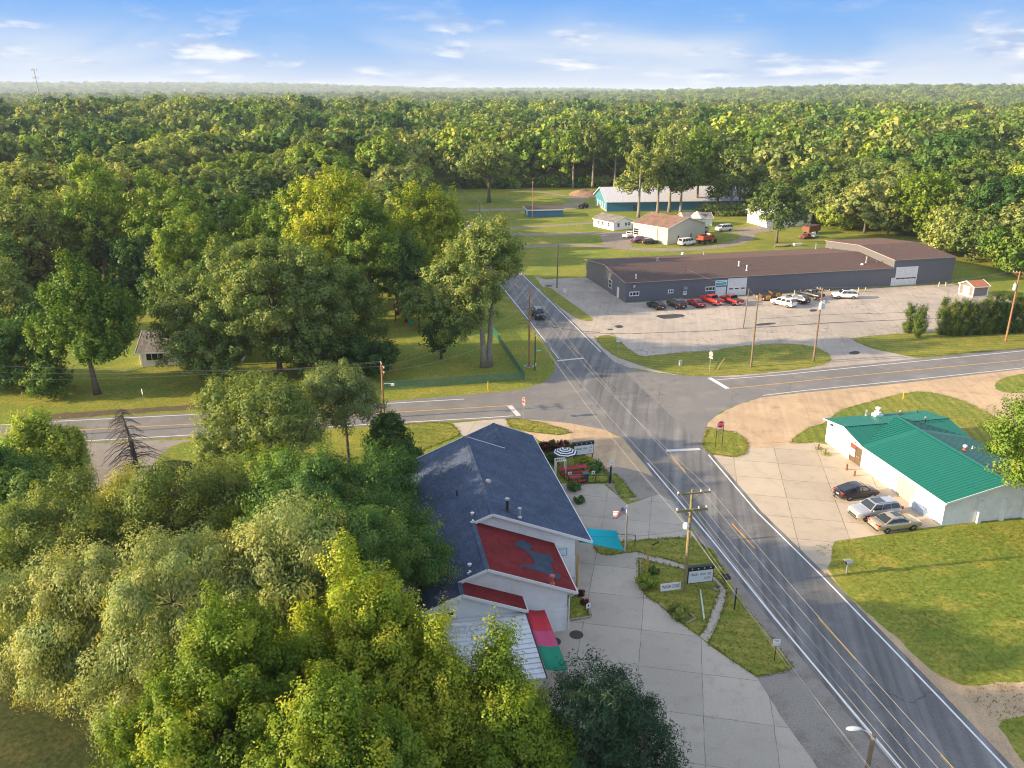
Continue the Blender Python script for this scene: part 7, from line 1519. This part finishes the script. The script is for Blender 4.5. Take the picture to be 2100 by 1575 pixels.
t=thing('planter_sign','small white square sign at the end of the flower strip','sign',P(1206,1259),RZ+.4); m=MB(); m.beam((0,.03,0),(0,.03,.9),.05,.05); m.build('post',BLACK,t); m=MB(); m.box((0,0,.8),(.42,.03,.42)); f=m.build('panel',WHS,t); m=MB(); m.box((0,-.02,.8),(.16,.012,.22)); m.build('emblem',pmat('dark emblem',(.05,.09,.10),.5),f)
for k,(a,lb) in enumerate((((1168,984),'small white square sign on the patio fence by the short table'),((1216,982),'small white square sign on the patio fence near the gate post'))):
    t=thing('fence_sign',lb,'sign',P(*a),RZ); m=MB(); m.box((0,-.06,.8),(.38,.03,.38)); f=m.build('panel',WHS,t); m=MB(); m.box((0,-.08,.8),(.14,.012,.2)); m.build('emblem',pmat('dark emblem',(.05,.09,.10),.5),f); m=MB(); m.beam((0,-.03,0),(0,-.03,.7),.04,.04); m.build('post',BLACK,t)
t=thing('lattice_arbour','white lattice arbour half hidden by the bar eave','arbour',P(1142,980),RZ); m=MB()
for x in (-.1,1.0):
    m.beam((x,0,0),(x,0,2.0),.07,.07); m.beam((x,.7,0),(x,.7,2.0),.07,.07)
m.beam((-.15,0,2.0),(1.05,0,2.0),.07,.07); m.beam((-.15,.7,2.0),(1.05,.7,2.0),.07,.07)
for k in range(6): m.beam((-.1+.22*k,0,2.03),(-.1+.22*k,.7,2.03),.04,.03)
m.build('frame',WHITE,t); m=MB()
for k in range(8): m.beam((-.1,.1*k,.1),(-.1,.1*k,1.9),.02,.02)
m.build('lattice',WHITE,t)
# things on the sign lawn
def timber(label,a,b,mat,w=.09): A_=P(*a);B_=P(*b); m=MB(); m.beam((0,0,w/2+.02),B_-A_+Vector((0,0,w/2+.02)),w,w); o=m.build('timber_edging',mat); o.location=A_; tag(o,label,'timber')
TE_=pmat('pale edging timber',(.34,.32,.22),.9,var=.3)
timber('pale plank lying on the sign lawn',(1436,1212),(1444,1271),pmat('pale grey plank',(.52,.55,.50),.8),.12); timber('edging timber along the drive side of the planted bed',(1352,1239),(1402,1276),TE_); timber('edging timber across the foot of the planted bed',(1406,1280),(1427,1269),TE_); timber('edging timber on the lawn side of the planted bed',(1402,1251),(1427,1269),TE_); timber('edging timber in front of the flower strip',(1166,1273),(1212,1266),TE_,.12)
timber('thin pale pole leaning in the sign lawn',(1315,1190),(1313,1148),TE_,.05)
q=P(1468,1211); t=thing('cinder_block','grey cinder block at the edge of the footpath','block',q,RZ+.5+PI/2); m=MB()
m.bb(-.2,.2,-.1,-.06,.01,.2); m.bb(-.2,.2,.06,.1,.01,.2); m.bb(-.2,-.16,-.06,.06,.01,.2); m.bb(-.02,.02,-.06,.06,.01,.2); m.bb(.16,.2,-.06,.06,.01,.2); m.build('block',pmat('cinder grey',(.33,.31,.28),.9),t)
m=MB(); m.bb(-.158,-.022,-.058,.058,.012,.03); m.bb(.022,.158,-.058,.058,.012,.03); m.build('core_shade',pmat('hollow shade',(.03,.03,.03),.9),t)  # dark plates stand in for the shade inside the open cells
def mailbox(label,a,rz,col,n=1):
    t=thing('mailbox',label,'mailbox',P(*a),rz); m=MB(); m.beam((0,0,0),(0,0,1.05),.1,.1); m.build('post',WOODP if col is BLACK else pmat('grey post',(.36,.35,.33),.8),t)
    for k in range(n):
        x=(k-(n-1)/2)*.34; m=MB(); m.prism([(x-.14,1.05),(x+.14,1.05),(x+.14,1.22),(x+.1,1.31),(x,1.35),(x-.1,1.31),(x-.14,1.22)],1,-.3,.28); b_=m.build('box',col,t); m=MB(); m.bb(x-.12,x+.12,-.315,-.3,1.07,1.25); m.build('door',PLAST if col is not BLACK else BLACK,b_)
mailbox('large black mailbox on a post beside the main road',(1486,1207),RZ+PI/2,BLACK,2); mailbox('pair of grey mailboxes on one post at the lawn edge',(1736,1176),RZ-PI/2,ALU,2)
q=P(1395,750); t=thing('utility_pedestal','pale green utility pedestal on the grass island','pedestal',q,RZ); m=MB(); m.bb(-.2,.2,-.2,.2,0,.75); m.build('body',pmat('pale green cabinet',(.42,.50,.45),.5),t,bevel=.03); m=MB(); m.bb(-.23,.23,-.23,.23,.75,.84); m.build('lid',pmat('pale green cabinet',(.42,.50,.45),.5),t,bevel=.02)
for k,(a,b,mt,lb) in enumerate((((1466,758),(1478,733),pmat('dark green guy guard',(.03,.08,.05),.6),'dark green guy guard slanting up from the grass island'),((1470,759),(1486,735),POSTY,'yellow guy guard slanting up from the grass island'),((1338,1118),(1351,1111),BLACK,'dark guy guard slanting from the grass strip'))):
    A_=P(*a); d=P(*b,1.5)-A_ if k<2 else P(*b,.7)-A_; m=MB(); m.tube([(0,0,0),d],.06,8); o=m.build('guy_guard',mt); o.location=A_; tag(o,lb,'guy guard')
for k,(a,lb) in enumerate((((1329,615),'left'),((1335+30,0),None))[:1]): pass
# wheel stops and dumpsters
for a,b,lb in (((1288,624.5),(1308,623.5),'white wheel stop at the left corner of the workshop'),((1314,623),(1352,620.5),'white wheel stop behind the black hatchback'),((1400,617),(1420,616),'white wheel stop behind the dark red sedan')):
    A_=P(*a);B_=P(*b); m=MB(); m.beam((0,0,.09),(B_-A_)+Vector((0,0,.09)),.2,.16); o=m.build('wheel_stop',pmat('worn white concrete',(.52,.50,.47),.9)); o.location=A_; tag(o,lb,'wheel stop')
def dumpster(label,a,rz):
    t=thing('dumpster',label,'dumpster',P(*a),rz); m=MB(); m.prism([(-1.0,.15),(1.0,.15),(1.15,1.35),(-1.15,1.35)],1,-.8,.8) if False else m.loft([[(x*s,y*s2,z) for x,y in ((-1.1,-.8),(1.1,-.8),(1.1,.8),(-1.1,.8))] for z,s,s2 in ((.15,.95,.85),(1.3,1.0,1.05))]); m.build('body',pmat('rusty brown dumpster',(.16,.075,.045),.8,var=.4),t)
    m=MB(); m.box((0,.1,1.36),(2.25,1.7,.06),rx=.08); m.build('lid',PLAST,t); m=MB(); m.box((.25,-.83,.8),(.9,.04,.75)); f=m.build('sign_panel',pmat('yellow sign panel',(.66,.40,.02),.5),t); m=MB(); m.box((.25,-.855,.85),(.5,.012,.14)); m.box((.25,-.855,.62),(.62,.012,.1)); m.build('lettering',pmat('brown lettering',(.2,.09,.02),.5),f)
    for s in (1,-1): m=MB(); m.box((s*1.15,0,.8),(.1,1.3,.16)); m.build('lift_pocket',RUST,t)
    for s in (1,-1):
        for y in (-.5,.5): m=MB(); m.lathe([(.09,-.04),(.09,.04)],10,(s*.85,y,.09),1); m.build('caster',BLACK,t)
dumpster('rusty dumpster with a yellow panel, the nearer of the two',(1569,616),GW-.12); dumpster('rusty dumpster with a yellow panel, the farther of the two',(1589,610),GW-.05)
# roadside bits by the workshop
t=thing('cable_spool_mat','dark drain cover on the gravel by the dark utility pole','drain cover',P(1125,586)); m=MB(); m.lathe([(.9,.01),(.85,.06)],14); m.build('plate',BLACK,t)
for k,(a,lb) in enumerate((((1182,1302),'round dark manhole cover in front of the white wall'),((1136,1316),'round dark manhole cover beside the awning'),((1525,1158),'round manhole cover in the main road'))):
    m=MB(); m.lathe([(.55,0),(.54,.012)],24); o=m.build('manhole_cover',pmat('dark iron',(.05,.045,.04),.7) if k<2 else pmat('grey iron',(.10,.10,.11),.6)); o.location=P(*a)+Vector((0,0,.016 if k<2 else .02)); tag(o,lb,'manhole')
m=MB(); rg=random.Random(8)
for k in range(16):
    a=2*PI*k/16; m.lathe([(.02,-.05),(.14,0),(.1,.1),(.02,.13)],7,(math.cos(a)*.75,math.sin(a)*.6,.05))
o=m.build('stone_ring',pmat('pale stones',(.42,.38,.31),.9,var=.3)); o.location=P(1085,752); tag(o,'ring of pale stones round the foot of the red brown pole','stones')
t=thing('traffic_cone','small orange and white cone behind the green roof','cone',P(1971,882)); m=MB(); m.bb(-.18,.18,-.18,.18,0,.04); m.lathe([(.14,.04),(.03,.7)],12); m.build('body',pmat('orange cone',(.6,.15,.04),.5),t); m=MB(); m.lathe([(.105,.3),(.075,.48)],12); m.build('band',WHS,t)
# far structures on the skyline
def far_at(px,dist): return Vector(((px-1050)/FPX*dist*1.0/CP*CP*(1.0),dist,0))
def far_base(px,dist):
    x=(px-1050)/FPX*(dist*CP+20*SP); return Vector((x,dist,terrain(x,dist)))
q=far_base(88,950); t=thing('cell_tower','tall slender cell tower with antennas above the woods on the left','tower',q); h=75; ht=height_at_abs=None
lo,hi=10.0,140.0
for _ in range(40):
    md_=(lo+hi)/2
    if proj((q.x,q.y,q.z+md_))[1]>141: lo=md_
    else: hi=md_
h=lo; m=MB(); m.tube([(0,0,0),(-1.5,0,h)],[.9,.4],10); m.build('mast',pmat('pale grey mast',(.42,.42,.44),.5),t); m=MB()
for z in (h-1,h-9):
    for k in range(3):
        a=k*2.09+.4; c=Vector((-1.5,0,z)); d=Vector((math.cos(a),math.sin(a),0)); m.beam(c,c+d*2.4,.15,.15)
        for s in (-1,0,1): m.box(c+d*2.6+d.cross(Vector((0,0,1)))*s*1.0,(.4,.4,2.2))
m.build('antenna',pmat('white antenna',(.6,.6,.6),.5),t)
for px,dist,ty,r,lb in ((610,5200,165,.8,'thin radio mast on the skyline left of the pale block'),(1037.5,2600,184,.9,'pale lattice pylon rising from the far woods')):
    q=far_base(px,dist); lo,hi=5.0,300.0
    for _ in range(40):
        md_=(lo+hi)/2
        if proj((q.x,q.y,q.z+md_))[1]>ty: lo=md_
        else: hi=md_
    t=thing('radio_mast',lb,'mast',q); m=MB()
    for k in range(3): a=k*2.094; m.tube([(r*2*math.cos(a),r*2*math.sin(a),0),(r*.4*math.cos(a),r*.4*math.sin(a),lo)],.35,5)
    m.build('leg',pmat('pale steel mast',(.5,.5,.5),.5),t); m=MB()
    for k in range(int(lo/6)):
        f=k*6/lo; rr=r*(2-1.6*f); rr2=r*(2-1.6*(f+6/lo)); m.tube([(rr,0,k*6),(-rr2*.5,rr2*.87,k*6+6)],.22,4); m.tube([(-rr*.5,rr*.87,k*6),(-rr2*.5,-rr2*.87,k*6+6)],.22,4)
    m.build('bracing',pmat('pale steel mast',(.5,.5,.5),.5),t)
for px,dist,ty,w,lb in ((648,5600,180,26,'pale office block on the hazy skyline'),(285,6200,178,34,'dark office block on the hazy skyline at the left')):
    q=far_base(px,dist); lo,hi=5.0,300.0
    for _ in range(40):
        md_=(lo+hi)/2
        if proj((q.x,q.y,q.z+md_))[1]>ty: lo=md_
        else: hi=md_
    t=thing('office_block',lb,'building',q,.1); m=MB(); m.bb(-w/2,w/2,-10,10,0,lo); m.bb(-w*.2,w*.2,-5,5,lo,lo+4); m.build('wall',pmat('pale office wall',(.42,.45,.5),.6) if px>400 else pmat('dark office wall',(.16,.18,.22),.6),t); m=MB()
    for k in range(int(lo/4)): m.bb(-w/2-.1,w/2+.1,-10.1,-10,k*4+1.2,k*4+2.8)
    m.build('window_band',pmat('office glass',(.1,.14,.2),.3),t)
for px,dist,ty,lb in ((380,6000,182,'white water tower on the left skyline'),(1106,6400,188,'white water tower on the middle skyline'),(818,6000,187,'pale water tower left of the middle of the skyline')):
    q=far_base(px,dist); lo,hi=5.0,300.0
    for _ in range(40):
        md_=(lo+hi)/2
        if proj((q.x,q.y,q.z+md_))[1]>ty: lo=md_
        else: hi=md_
    t=thing('water_tower',lb,'water tower',q); m=MB(); m.tube([(0,0,0),(0,0,lo-8)],[3,2],10); m.build('column',WHITE,t); m=MB(); m.lathe([(1.5,-9),(6,-6),(7,-3.5),(6,-1),(1,0)],16,(0,0,lo)); m.build('tank',WHITE,t)

# ---------------------------------------------------------------- grass tufts on the nearer lawns
def tufts():
    rng=np.random.default_rng(12); C=[]
    for k,(pts,lb) in enumerate(GP):
        if k not in (1,2,3,4,6,7,8,9,10,11,12,13): continue
        poly=[P(*q) for q in pts]; xs=[q.x for q in poly]; ys=[q.y for q in poly]; A_=(max(xs)-min(xs))*(max(ys)-min(ys)); near=k in (6,7,8,11,12,13,3,9,10)
        n=int(min(16000,A_*(11 if near else 3)))
        for x,y in zip(rng.uniform(min(xs),max(xs),n),rng.uniform(min(ys),max(ys),n)):
            if inside(Vector((x,y,0)),poly): C.append((x,y,.03))
        for a,b in zip(poly,poly[1:]+poly[:1]): # ragged fringe over the edges
            L=(b-a).length
            for j in range(int(L*(22 if near else 9))):
                q=a.lerp(b,rng.random()); C.append((q.x+rng.normal()*.10,q.y+rng.normal()*.10,.03))
    e0=W(39.6,-5); 
    for j in range(9000): # east lawn along the road
        v=rng.uniform(40.5,64); u=rng.uniform(24,60.5)
        if u<36: continue
        q=W(v,u); C.append((q.x,q.y,.03))
    C=np.array(C); keep=np.ones(len(C),bool)
    C=C[keep]; N=len(C); idx=np.repeat(np.arange(N),2); h=.05+.08*rng.random(len(idx)); pos=C[idx].copy(); pos[:,:2]+=rng.normal(size=(len(idx),2))*.04; pos[:,2]=.02+h*.45
    nor=rng.normal(size=(len(idx),3)); nor[:,2]=np.abs(nor[:,2])*.4+.25
    me=leaf_mesh('grass_tufts',pos,nor,h*1.5,rng.random(len(idx))*.7+.1,leaf_mat('grass blade',(.14,.17,.022),(.21,.205,.03),(.30,.24,.05),.25,0),.35,rng)
    o=bpy.data.objects.new('grass_tufts',me); COL.objects.link(o); tag(o,'short tufts of grass on the lawns near the road','grass',None,'stuff')
tufts()
